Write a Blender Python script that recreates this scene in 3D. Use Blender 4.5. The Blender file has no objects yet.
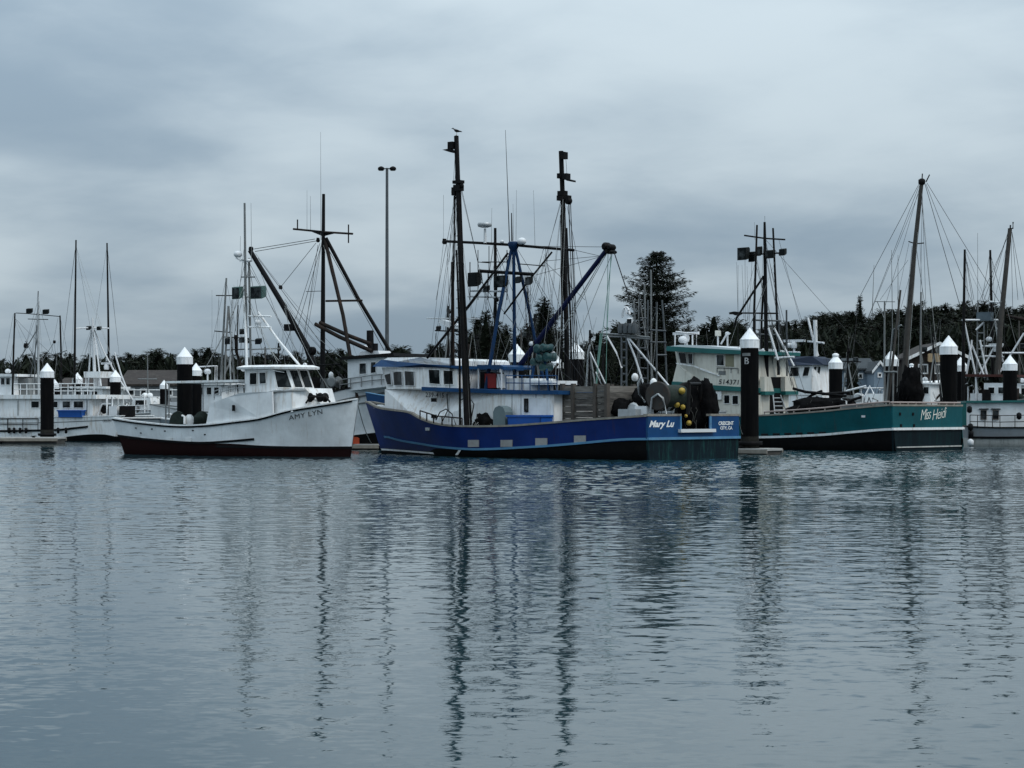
import bpy, math, random
from mathutils import Vector, Matrix, noise as mnoise
R = math.radians
SC = bpy.context.scene
COL = SC.collection

# ------------------------------------------------------------------ camera
FPX, EYE, HOR = 2000.0, 1.9, 412.0          # focal length in pixels, eye height (m), image row of the horizon
cam_data = bpy.data.cameras.new('camera')
cam_data.sensor_width = 36.0
cam_data.lens = 36.0 * FPX / 1024.0
cam_data.shift_y = (HOR - 384.0) / 1024.0
cam_data.clip_start = 0.5
cam_data.clip_end = 20000.0
cam = bpy.data.objects.new('camera', cam_data)
COL.objects.link(cam)
cam.location = (0, 0, EYE)
cam.rotation_euler = (R(90), 0, 0)
SC.camera = cam

# ------------------------------------------------------------------ exposure
SC.view_settings.view_transform = 'Standard'
SC.view_settings.look = 'None'
SC.view_settings.exposure = 0.0
SC.view_settings.gamma = 1.0
SC.view_settings.use_curve_mapping = False
SC.cycles.max_bounces = 6
SC.cycles.diffuse_bounces = 2
SC.cycles.glossy_bounces = 4
SC.cycles.transparent_max_bounces = 4
SC.cycles.caustics_reflective = False
SC.cycles.caustics_refractive = False

# ------------------------------------------------------------------ sky: Nishita seen through an overcast layer of stratus
SUN_EL, SUN_AZ = R(52), R(125)              # azimuth clockwise from +Y (the view direction)
world = bpy.data.worlds.new('World')
SC.world = world
world.use_nodes = True
nt = world.node_tree
nt.nodes.clear()
def N(tree, kind, **kw):
    n = tree.nodes.new(kind)
    for k, v in kw.items():
        if k.startswith('i_'):
            n.inputs[k[2:].replace('_', ' ')].default_value = v
        else:
            setattr(n, k, v)
    return n
def M2(tree, op, a, b=None, c=None):
    n = tree.nodes.new('ShaderNodeMath'); n.operation = op
    for i, v in enumerate((a, b, c)):
        if v is None: continue
        if isinstance(v, (int, float)): n.inputs[i].default_value = v
        else: tree.links.new(v, n.inputs[i])
    return n.outputs[0]
sky = N(nt, 'ShaderNodeTexSky', sky_type='NISHITA', sun_disc=False, sun_elevation=SUN_EL, sun_rotation=SUN_AZ)
tc = N(nt, 'ShaderNodeTexCoord')
sep = N(nt, 'ShaderNodeSeparateXYZ'); nt.links.new(tc.outputs['Generated'], sep.inputs[0])
zz = M2(nt, 'MAXIMUM', sep.outputs[2], 0.0)
den = M2(nt, 'ADD', zz, 0.19)
cmb = N(nt, 'ShaderNodeCombineXYZ')
nt.links.new(M2(nt, 'DIVIDE', sep.outputs[0], den), cmb.inputs[0])
nt.links.new(M2(nt, 'DIVIDE', sep.outputs[1], den), cmb.inputs[1])
mp = N(nt, 'ShaderNodeMapping'); mp.inputs['Location'].default_value = (25.914254558, 28.766358191, 0); mp.inputs['Rotation'].default_value = (0, 0, R(40))
nt.links.new(cmb.outputs[0], mp.inputs[0])
def nz(scale, detail, rough, dist=0.0, src=None):
    n = N(nt, 'ShaderNodeTexNoise')
    n.inputs['Scale'].default_value = scale; n.inputs['Detail'].default_value = detail
    n.inputs['Roughness'].default_value = rough; n.inputs['Distortion'].default_value = dist
    nt.links.new(src or mp.outputs[0], n.inputs['Vector'])
    return n.outputs[0]
big = nz(0.95, 3.0, 0.5, 0.25)
fine = nz(3.4, 5.0, 0.55, 0.2)
cl = M2(nt, 'ADD', M2(nt, 'MULTIPLY', big, 0.76), M2(nt, 'MULTIPLY', fine, 0.24))
ramp = N(nt, 'ShaderNodeValToRGB')
ramp.color_ramp.interpolation = 'EASE'
ramp.color_ramp.elements[0].position = 0.34; ramp.color_ramp.elements[0].color = (0.58, 0.645, 0.705, 1)
ramp.color_ramp.elements[1].position = 0.64; ramp.color_ramp.elements[1].color = (1.14, 1.12, 1.085, 1)
nt.links.new(cl, ramp.inputs[0])
# overcast skies are brighter overhead than at the horizon
lum = M2(nt, 'MULTIPLY', M2(nt, 'ADD', M2(nt, 'MULTIPLY', zz, 2.7), 1.0), 1.0)
tint = N(nt, 'ShaderNodeMix', data_type='RGBA', blend_type='MULTIPLY'); tint.inputs[0].default_value = 1.0
nt.links.new(ramp.outputs[0], tint.inputs[6])
tint.inputs[7].default_value = (3.78, 4.52, 5.12, 1)
vm = N(nt, 'ShaderNodeVectorMath', operation='SCALE')
nt.links.new(tint.outputs[2], vm.inputs[0]); nt.links.new(lum, vm.inputs[3])
mix = N(nt, 'ShaderNodeMix', data_type='RGBA'); mix.inputs[0].default_value = 0.96
nt.links.new(sky.outputs[0], mix.inputs[6]); nt.links.new(vm.outputs[0], mix.inputs[7])
bg = N(nt, 'ShaderNodeBackground'); bg.inputs[1].default_value = 0.1
nt.links.new(mix.outputs[2], bg.inputs[0])
wo = N(nt, 'ShaderNodeOutputWorld'); nt.links.new(bg.outputs[0], wo.inputs[0])

sun_d = bpy.data.lights.new('sun', 'SUN')
sun_d.energy = 1.35; sun_d.angle = R(25); sun_d.color = (1.0, 0.96, 0.9)
sun = bpy.data.objects.new('sun', sun_d); COL.objects.link(sun)
sun.rotation_euler = Vector((-math.sin(SUN_AZ) * math.cos(SUN_EL), -math.cos(SUN_AZ) * math.cos(SUN_EL), -math.sin(SUN_EL))).to_track_quat('-Z', 'Y').to_euler()

# ------------------------------------------------------------------ materials
MATS = {}
def paint(name, col, rough=0.55, var=0.18, dirt=None, dirt_amt=0.0, streak=False, scale=1.2, metal=0.0, spec=0.35, bump=0.0):
    """A weathered coat: base colour, patchy tone, and dirt or rust in runs or blotches."""
    if name in MATS: return MATS[name]
    m = bpy.data.materials.new(name); m.use_nodes = True
    t = m.node_tree; b = t.nodes['Principled BSDF']
    b.inputs['Roughness'].default_value = rough; b.inputs['Metallic'].default_value = metal
    b.inputs['Specular IOR Level'].default_value = spec
    tc = N(t, 'ShaderNodeTexCoord')
    n1 = N(t, 'ShaderNodeTexNoise'); n1.inputs['Scale'].default_value = scale; n1.inputs['Detail'].default_value = 6
    n1.inputs['Roughness'].default_value = 0.65
    t.links.new(tc.outputs['Object'], n1.inputs['Vector'])
    r1 = N(t, 'ShaderNodeValToRGB')
    r1.color_ramp.elements[0].position = 0.3; r1.color_ramp.elements[1].position = 0.7
    lo = tuple(c * (1 - var) for c in col); hi = tuple(min(1, c * (1 + var * 0.6)) for c in col)
    r1.color_ramp.elements[0].color = (*lo, 1); r1.color_ramp.elements[1].color = (*hi, 1)
    t.links.new(n1.outputs[0], r1.inputs[0])
    out = r1.outputs[0]
    if dirt is not None and dirt_amt > 0:
        mp = N(t, 'ShaderNodeMapping')
        mp.inputs['Scale'].default_value = (3.2, 3.2, 0.35) if streak else (1.6, 1.6, 1.6)
        t.links.new(tc.outputs['Object'], mp.inputs[0])
        n2 = N(t, 'ShaderNodeTexNoise'); n2.inputs['Scale'].default_value = 1.6; n2.inputs['Detail'].default_value = 7
        n2.inputs['Roughness'].default_value = 0.7
        t.links.new(mp.outputs[0], n2.inputs['Vector'])
        r2 = N(t, 'ShaderNodeValToRGB')
        r2.color_ramp.elements[0].position = 0.50 if streak else 0.52; r2.color_ramp.elements[0].color = (0, 0, 0, 1)
        r2.color_ramp.elements[1].position = 0.66 if streak else 0.74; r2.color_ramp.elements[1].color = (dirt_amt,) * 3 + (1,)
        t.links.new(n2.outputs[0], r2.inputs[0])
        mx = N(t, 'ShaderNodeMix', data_type='RGBA')
        t.links.new(r2.outputs[0], mx.inputs[0]); t.links.new(out, mx.inputs[6]); mx.inputs[7].default_value = (*dirt, 1)
        out = mx.outputs[2]
    t.links.new(out, b.inputs['Base Color'])
    if bump > 0:
        bp = N(t, 'ShaderNodeBump'); bp.inputs['Strength'].default_value = bump; bp.inputs['Distance'].default_value = 0.03
        t.links.new(n1.outputs[0], bp.inputs['Height']); t.links.new(bp.outputs[0], b.inputs['Normal'])
    MATS[name] = m
    return m
def hull_paint(name, col, rough=0.45, spec=.15, run=(0.12, 0.05, 0.02), run_amt=.55, scrape=(0.25, 0.25, 0.24), scrape_amt=.35, slime=(0.02, 0.03, 0.015)):
    """Topside paint of a working boat: rust runs, sideways scrapes, plate-to-plate tone and weed above the water."""
    m = bpy.data.materials.new(name); m.use_nodes = True
    t = m.node_tree; b = t.nodes['Principled BSDF']; b.inputs['Roughness'].default_value = rough; b.inputs['Specular IOR Level'].default_value = spec
    tc = N(t, 'ShaderNodeTexCoord')
    def noi(sc, scale, det, ro=.65):
        mp = N(t, 'ShaderNodeMapping'); mp.inputs['Scale'].default_value = sc; t.links.new(tc.outputs['Object'], mp.inputs[0])
        n = N(t, 'ShaderNodeTexNoise'); n.inputs['Scale'].default_value = scale; n.inputs['Detail'].default_value = det; n.inputs['Roughness'].default_value = ro
        t.links.new(mp.outputs[0], n.inputs['Vector']); return n.outputs[0]
    def rng_(src, a, c, lo=0.0, hi=1.0):
        r = N(t, 'ShaderNodeMapRange'); r.inputs[1].default_value = a; r.inputs[2].default_value = c; r.inputs[3].default_value = lo; r.inputs[4].default_value = hi
        t.links.new(src, r.inputs[0]); return r.outputs[0]
    def mixc(fac, a, c):
        x = N(t, 'ShaderNodeMix', data_type='RGBA')
        t.links.new(fac, x.inputs[0])
        for k, v in ((6, a), (7, c)):
            if isinstance(v, tuple): x.inputs[k].default_value = (*v, 1)
            else: t.links.new(v, x.inputs[k])
        return x.outputs[2]
    base = mixc(rng_(noi((1, 1, 1), .8, 5), .3, .7), tuple(c * .75 for c in col), tuple(min(1, c * 1.15) for c in col))
    plate = mixc(rng_(noi((.5, .5, .02), 1.3, 0), .42, .58, 0, .22), base, tuple(c * .6 for c in col))
    runs = mixc(M2(t, 'MULTIPLY', rng_(noi((4.5, 4.5, .22), 1.6, 6, .7), .56, .76), run_amt), plate, run)
    scr = mixc(M2(t, 'MULTIPLY', rng_(noi((.5, .5, 7.0), 1.9, 7, .72), .62, .74), scrape_amt), runs, scrape)
    sp = N(t, 'ShaderNodeSeparateXYZ'); t.links.new(tc.outputs['Object'], sp.inputs[0])
    wl = M2(t, 'ADD', sp.outputs[2], M2(t, 'MULTIPLY', noi((3, 3, 1), 2, 5), .35))
    fin = mixc(rng_(wl, .25, .62, .8, 0.0), scr, slime)
    t.links.new(fin, b.inputs['Base Color'])
    bp = N(t, 'ShaderNodeBump'); bp.inputs['Strength'].default_value = .35; bp.inputs['Distance'].default_value = .04
    t.links.new(noi((.9, .9, .9), 1.1, 3), bp.inputs['Height']); t.links.new(bp.outputs[0], b.inputs['Normal'])
    MATS[name] = m; return m
RUST = (0.10, 0.045, 0.02)
GRIME = (0.16, 0.15, 0.13)
white = paint('white_paint', (0.80, 0.81, 0.81), 0.42, 0.10, (0.40, 0.31, 0.22), 0.6, True)
white_hull = hull_paint('white_hull_paint', (0.76, 0.78, 0.79), .42, .3, (0.33, 0.24, 0.16), .38, (0.40, 0.40, 0.38), .35, (0.16, 0.17, 0.13))
cap_white = paint('white_cap', (0.85, 0.86, 0.87), 0.5, 0.06, (0.40, 0.39, 0.35), 0.55, True)
cream = paint('cream_paint', (0.62, 0.60, 0.53), 0.5, 0.10, (0.30, 0.24, 0.17), 0.45, True)
blue_hull = hull_paint('blue_hull_paint', (0.005, 0.023, 0.130), .45, .15, (0.05, 0.022, 0.016), .5, (0.06, 0.09, 0.16), .35, (0.010, 0.014, 0.014))
blue_trim = paint('blue_trim_paint', (0.010, 0.055, 0.15), 0.5, 0.2, (0.03, 0.05, 0.07), 0.4, True, spec=.15)
blue_light = paint('light_blue_stripe', (0.09, 0.24, 0.40), 0.5, 0.2, RUST, 0.4)
blue_transom = paint('blue_transom_paint', (0.006, 0.055, 0.165), 0.45, 0.2, (0.02, 0.035, 0.045), 0.4, True, spec=.15)
teal_hull = hull_paint('teal_hull_paint', (0.004, 0.078, 0.092), .45, .15, (0.05, 0.03, 0.02), .45, (0.05, 0.16, 0.16), .3, (0.010, 0.014, 0.012))
teal_trim = paint('teal_trim_paint', (0.012, 0.11, 0.105), 0.5, 0.2)
teal_stain = paint('weedy_bottom_paint', (0.004, 0.012, 0.018), 0.65, 0.4, (0.014, 0.075, 0.068), 0.7, True, 1.0, spec=.1)
navy_bottom = paint('navy_bottom_paint', (0.004, 0.006, 0.012), 0.6, 0.3, spec=.1)
black_bottom = paint('black_bottom_paint', (0.004, 0.004, 0.0045), 0.65, 0.4, (0.012, 0.011, 0.008), 0.5, spec=.08)
red_bottom = paint('red_bottom_paint', (0.012, 0.0022, 0.0022), 0.65, 0.3, (0.008, 0.005, 0.005), 0.6, spec=.1)
grey_bottom = paint('grey_bottom_paint', (0.46, 0.46, 0.44), 0.6, 0.2, (0.10, 0.10, 0.08), 0.6, True)
black = paint('black_paint', (0.006, 0.006, 0.007), 0.6, 0.3, spec=.12)
dark_steel = paint('dark_steel', (0.0065, 0.0065, 0.007), 0.6, 0.4, RUST, 0.12, False, 3.0, spec=.10)
rust_steel = paint('rusty_steel', (0.022, 0.017, 0.015), 0.75, 0.4, RUST, 0.45, False, 2.5, spec=.12)
grey_steel = paint('grey_steel', (0.17, 0.18, 0.18), 0.5, 0.25, RUST, 0.4, False, 2.0)
alu = paint('aluminium', (0.42, 0.44, 0.45), 0.42, 0.2, GRIME, 0.5, False, 2.0, metal=0.35)
mast_blue = paint('mast_blue_paint', (0.006, 0.030, 0.085), 0.5, 0.25, (0.02, 0.025, 0.03), 0.5, False, 2.0, spec=.15)
galv = paint('galvanised_steel', (0.085, 0.095, 0.102), 0.5, 0.2, GRIME, 0.3, False, 2.0, metal=0.3)
wood_pole = paint('weathered_pole', (0.060, 0.054, 0.048), 0.8, 0.35, (0.04, 0.035, 0.03), 0.6, True, 3.0)
wire = paint('rigging_wire', (0.025, 0.026, 0.028), 0.6, 0.2, spec=.15)
rope_pale = paint('pale_rope', (0.30, 0.31, 0.30), 0.9, 0.2)
rope_green = paint('green_rope', (0.10, 0.20, 0.17), 0.9, 0.2)
net_mat = paint('black_net', (0.005, 0.005, 0.0055), 0.95, 0.6, (0.014, 0.012, 0.012), 0.6, False, 4.0, bump=0.8, spec=.05)
net_green = paint('dark_green_net', (0.020, 0.030, 0.024), 0.95, 0.5, (0.04, 0.04, 0.035), 0.6, False, 4.0, bump=0.8)
yellow = paint('yellow_float', (0.46, 0.31, 0.045), 0.5, 0.2, (0.18, 0.12, 0.05), 0.5)
tote_blue = paint('blue_plastic', (0.010, 0.085, 0.36), 0.45, 0.15, (0.05, 0.08, 0.14), 0.4)
tarp_grey = paint('blue_grey_tarp', (0.10, 0.13, 0.15), 0.6, 0.2)
red_paint = paint('red_paint', (0.24, 0.012, 0.012), 0.5, 0.2)
orange = paint('orange_plastic', (0.42, 0.06, 0.02), 0.5, 0.15)
teal_gear = paint('teal_machinery', (0.012, 0.055, 0.058), 0.5, 0.3, GRIME, 0.4)
navy_roof = paint('navy_canvas', (0.018, 0.028, 0.05), 0.8, 0.2)
rail_wood = paint('weathered_caprail', (0.26, 0.235, 0.20), 0.8, 0.3, (0.10, 0.09, 0.08), 0.6, False, 3.0)
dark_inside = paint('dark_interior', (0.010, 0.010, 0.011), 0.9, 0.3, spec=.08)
deck_grey = paint('deck_grey', (0.13, 0.14, 0.14), 0.8, 0.3, GRIME, 0.5)
pile_steel = paint('pile_steel', (0.0035, 0.0035, 0.004), 0.8, 0.4, (0.010, 0.009, 0.008), 0.5, True, 1.5, spec=.06)
barnacle = paint('barnacle_crust', (0.022, 0.021, 0.018), 0.9, 0.5, (0.04, 0.04, 0.034), 0.5, False, 6.0, bump=0.6, spec=.1)
dock_top = paint('dock_concrete', (0.36, 0.355, 0.34), 0.85, 0.2, GRIME, 0.5)
dock_side = paint('dock_float_side', (0.055, 0.05, 0.045), 0.85, 0.4, (0.02, 0.025, 0.02), 0.6)
letter_white = paint('white_lettering', (0.78, 0.79, 0.78), 0.6, 0.06)
letter_black = paint('black_lettering', (0.02, 0.02, 0.022), 0.6, 0.2)
letter_cream = paint('cream_lettering', (0.80, 0.78, 0.70), 0.6, 0.1)
lamp_shade = paint('lamp_housing', (0.010, 0.012, 0.012), 0.55, 0.3, spec=.15)
lamp_green = paint('green_lamp_housing', (0.05, 0.10, 0.09), 0.45, 0.25)
vinyl = paint('radome_plastic', (0.66, 0.67, 0.68), 0.4, 0.06)

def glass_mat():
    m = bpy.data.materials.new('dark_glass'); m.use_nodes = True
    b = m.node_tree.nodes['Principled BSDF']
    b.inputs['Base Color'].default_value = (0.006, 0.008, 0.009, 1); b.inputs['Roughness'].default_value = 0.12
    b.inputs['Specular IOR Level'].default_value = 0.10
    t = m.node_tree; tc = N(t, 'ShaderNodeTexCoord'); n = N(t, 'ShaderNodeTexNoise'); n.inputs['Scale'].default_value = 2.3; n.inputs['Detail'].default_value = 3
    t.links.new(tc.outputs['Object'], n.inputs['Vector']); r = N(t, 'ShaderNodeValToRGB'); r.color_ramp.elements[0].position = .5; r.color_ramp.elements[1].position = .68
    r.color_ramp.elements[0].color = (0.005, 0.007, 0.008, 1); r.color_ramp.elements[1].color = (0.06, 0.068, 0.07, 1)  # grey patches painted into the pane stand for reflections and the interior
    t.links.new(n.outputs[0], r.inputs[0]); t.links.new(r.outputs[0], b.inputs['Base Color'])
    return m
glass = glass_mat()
lens_mat = glass_mat(); lens_mat.name = 'lamp_lens'
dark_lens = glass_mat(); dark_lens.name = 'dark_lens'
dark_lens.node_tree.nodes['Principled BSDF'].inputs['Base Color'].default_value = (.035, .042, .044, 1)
lens_mat.node_tree.links.remove(lens_mat.node_tree.nodes['Principled BSDF'].inputs['Base Color'].links[0]); lens_mat.node_tree.nodes['Principled BSDF'].inputs['Base Color'].default_value = (0.16, 0.18, 0.18, 1)

def plank_mat():
    m = bpy.data.materials.new('grey_planks'); m.use_nodes = True
    t = m.node_tree; b = t.nodes['Principled BSDF']; b.inputs['Roughness'].default_value = 0.9
    tc = N(t, 'ShaderNodeTexCoord')
    mp = N(t, 'ShaderNodeMapping'); mp.inputs['Scale'].default_value = (0.8, 0.8, 9.0); t.links.new(tc.outputs['Object'], mp.inputs[0])
    n = N(t, 'ShaderNodeTexNoise'); n.inputs['Scale'].default_value = 2.2; n.inputs['Detail'].default_value = 8; n.inputs['Roughness'].default_value = 0.7
    t.links.new(mp.outputs[0], n.inputs['Vector'])
    r = N(t, 'ShaderNodeValToRGB'); r.color_ramp.elements[0].position = 0.3; r.color_ramp.elements[1].position = 0.72
    r.color_ramp.elements[0].color = (0.025, 0.022, 0.02, 1); r.color_ramp.elements[1].color = (0.19, 0.175, 0.155, 1)
    gi = N(t, 'ShaderNodeNewGeometry'); t.links.new(M2(t, 'ADD', n.outputs[0], M2(t, 'MULTIPLY', M2(t, 'SUBTRACT', gi.outputs['Random Per Island'], .5), .34)), r.inputs[0]); t.links.new(r.outputs[0], b.inputs['Base Color'])
    return m
planks = plank_mat()

def leaf_mat(name, a, bcol):
    m = bpy.data.materials.new(name); m.use_nodes = True
    t = m.node_tree; b = t.nodes['Principled BSDF']; b.inputs['Roughness'].default_value = 0.75
    b.inputs['Specular IOR Level'].default_value = 0.15
    g = N(t, 'ShaderNodeNewGeometry')
    oi = N(t, 'ShaderNodeObjectInfo')
    ad = M2(t, 'FRACT', M2(t, 'ADD', g.outputs['Random Per Island'], oi.outputs['Random']))
    r = N(t, 'ShaderNodeValToRGB'); r.color_ramp.elements[0].color = (*a, 1); r.color_ramp.elements[1].color = (*bcol, 1)
    t.links.new(ad, r.inputs[0]); t.links.new(r.outputs[0], b.inputs['Base Color'])
    return m
needles = leaf_mat('spruce_needles', (0.005, 0.008, 0.005), (0.015, 0.021, 0.012))
needles2 = leaf_mat('pine_needles', (0.006, 0.009, 0.005), (0.020, 0.026, 0.013))
light_block_mat = paint('light_block_core', (0.006, 0.008, 0.005), 0.95, 0.5, None, 0, False, 2.0, spec=.05)
bark = paint('bark', (0.05, 0.042, 0.036), 0.9, 0.4, None, 0, False, 4.0)

# ------------------------------------------------------------------ mesh builder
class MB:
    def __init__(self): self.v = []; self.f = []; self.mi = []; self.sm = []
    def add(self, verts, faces, mi=0, smooth=False):
        o = len(self.v); self.v.extend([tuple(p) for p in verts])
        for f in faces:
            self.f.append([i + o for i in f]); self.mi.append(mi); self.sm.append(smooth)
    def box(self, c, s, rz=0.0, mi=0):
        hx, hy, hz = s[0] / 2, s[1] / 2, s[2] / 2
        cs, sn = math.cos(rz), math.sin(rz)
        vs = []
        for z in (-hz, hz):
            for x, y in ((-hx, -hy), (hx, -hy), (hx, hy), (-hx, hy)):
                vs.append((c[0] + x * cs - y * sn, c[1] + x * sn + y * cs, c[2] + z))
        self.add(vs, [(0, 3, 2, 1), (4, 5, 6, 7), (0, 1, 5, 4), (1, 2, 6, 5), (2, 3, 7, 6), (3, 0, 4, 7)], mi)
    def tube(self, pts, r0, r1=None, n=6, mi=0, caps=True):
        pts = [Vector(p) for p in pts]
        if r1 is None: r1 = r0
        rings = []; L = len(pts)
        for i, p in enumerate(pts):
            d = (pts[min(i + 1, L - 1)] - pts[max(i - 1, 0)])
            if d.length < 1e-7: d = Vector((0, 0, 1))
            d.normalize()
            up = Vector((0, 0, 1)) if abs(d.z) < 0.9 else Vector((1, 0, 0))
            a = d.cross(up).normalized(); b = d.cross(a).normalized()
            r = r0 + (r1 - r0) * i / max(1, L - 1)
            rings.append([p + (a * math.cos(2 * math.pi * k / n) + b * math.sin(2 * math.pi * k / n)) * r for k in range(n)])
        vs = [q for rg in rings for q in rg]; fs = []
        for i in range(L - 1):
            for k in range(n):
                k2 = (k + 1) % n
                fs.append((i * n + k, i * n + k2, (i + 1) * n + k2, (i + 1) * n + k))
        self.add(vs, fs, mi, n > 4)
        if caps:
            self.add(rings[0], [tuple(range(n))], mi); self.add(rings[-1], [tuple(reversed(range(n)))], mi)
    def lathe(self, prof, c=(0, 0, 0), n=16, mi=0, axis='z', smooth=True):
        """prof: (radius, height) pairs, from bottom to top."""
        vs = []
        for r, h in prof:
            for k in range(n):
                a = 2 * math.pi * k / n
                p = (r * math.cos(a), r * math.sin(a), h)
                if axis == 'x': p = (p[2], p[0], p[1])
                elif axis == 'y': p = (p[0], p[2], p[1])
                vs.append((p[0] + c[0], p[1] + c[1], p[2] + c[2]))
        fs = []
        for i in range(len(prof) - 1):
            for k in range(n):
                k2 = (k + 1) % n
                fs.append((i * n + k, i * n + k2, (i + 1) * n + k2, (i + 1) * n + k))
        self.add(vs, fs, mi, smooth)
        self.add(vs[:n], [tuple(reversed(range(n)))], mi); self.add(vs[-n:], [tuple(range(n))], mi)
    def slab(self, pts, nrm, t0, t1, mi=0):
        """A polygon with thickness, from pts + nrm*t0 to pts + nrm*t1."""
        nrm = Vector(nrm); pts = [Vector(p) for p in pts]; n = len(pts)
        vs = [p + nrm * t0 for p in pts] + [p + nrm * t1 for p in pts]
        fs = [tuple(reversed(range(n))), tuple(range(n, 2 * n))]
        for k in range(n):
            k2 = (k + 1) % n; fs.append((k, k2, n + k2, n + k))
        self.add(vs, fs, mi)
    def ring(self, outer, inner, nrm, t0, t1, mi=0):
        nrm = Vector(nrm); n = len(outer)
        for k in range(n):
            k2 = (k + 1) % n
            self.slab([outer[k], outer[k2], inner[k2], inner[k]], nrm, t0, t1, mi)
    def build(self, name, mats, parent=None, loc=None):
        me = bpy.data.meshes.new(name)
        me.from_pydata(self.v, [], self.f)
        if not isinstance(mats, (list, tuple)): mats = [mats]
        for m in mats: me.materials.append(m)
        me.polygons.foreach_set('material_index', self.mi)
        me.polygons.foreach_set('use_smooth', self.sm)
        me.update()
        o = bpy.data.objects.new(name, me); COL.objects.link(o)
        if parent: o.parent = parent
        if loc: o.location = loc
        return o

def tag(o, label=None, cat=None, group=None, kind=None):
    if label: o['label'] = label
    if cat: o['category'] = cat
    if group: o['group'] = group
    if kind: o['kind'] = kind
    return o
def empty(name, loc, rz=0.0, label=None, cat=None, group=None):
    o = bpy.data.objects.new(name, None); COL.objects.link(o)
    o.empty_display_size = 0.3; o.location = loc; o.rotation_euler = (0, 0, rz)
    return tag(o, label, cat, group)
def copy_tree(o, parent=None):
    c = o.copy(); COL.objects.link(c)
    if parent: c.parent = parent
    for ch in list(o.children): copy_tree(ch, c)
    return c
def pxw(px, py, D):
    """The world point at depth D that the photograph shows at (px, py)."""
    return Vector(((px - 512.0) * D / FPX, D, EYE + (HOR - py) * D / FPX))

def text_verts(s, shear=0.0, bold=0.0, spacing=1.0):
    """A word as flat outline faces, scaled to the unit square."""
    cu = bpy.data.curves.new('lettering', 'FONT'); cu.body = s; cu.shear = shear; cu.offset = bold
    cu.space_character = spacing; cu.align_x = 'CENTER'; cu.resolution_u = 3
    ob = bpy.data.objects.new('lettering', cu); COL.objects.link(ob)
    dg = bpy.context.evaluated_depsgraph_get(); dg.update()
    me = bpy.data.meshes.new_from_object(ob.evaluated_get(dg))
    vs = [v.co.copy() for v in me.vertices]; fs = [tuple(p.vertices) for p in me.polygons]
    bpy.data.objects.remove(ob); bpy.data.curves.remove(cu); bpy.data.meshes.remove(me)
    x0 = min(v.x for v in vs); x1 = max(v.x for v in vs); y0 = min(v.y for v in vs); y1 = max(v.y for v in vs)
    return [((v.x - x0) / (x1 - x0), (v.y - y0) / (y1 - y0)) for v in vs], fs

def interp(pts, x):
    if x <= pts[0][0]: return pts[0][1]
    for (a, fa), (b, fb) in zip(pts, pts[1:]):
        if x <= b: return fa + (fb - fa) * (x - a) / max(1e-9, b - a)
    return pts[-1][1]
def smooth_pts(pts, n=40):
    """Resample a polyline (x, y) with Catmull-Rom so that curves are fair."""
    P = [pts[0]] + list(pts) + [pts[-1]]; out = []
    for i in range(1, len(P) - 2):
        p0, p1, p2, p3 = P[i - 1], P[i], P[i + 1], P[i + 2]
        for k in range(n):
            t = k / n
            out.append(tuple(0.5 * ((2 * b) + (c - a) * t + (2 * a - 5 * b + 4 * c - d) * t * t + (-a + 3 * b - 3 * c + d) * t ** 3) for a, b, c, d in zip(p0, p1, p2, p3)))
    out.append(tuple(pts[-1]))
    return out

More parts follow.
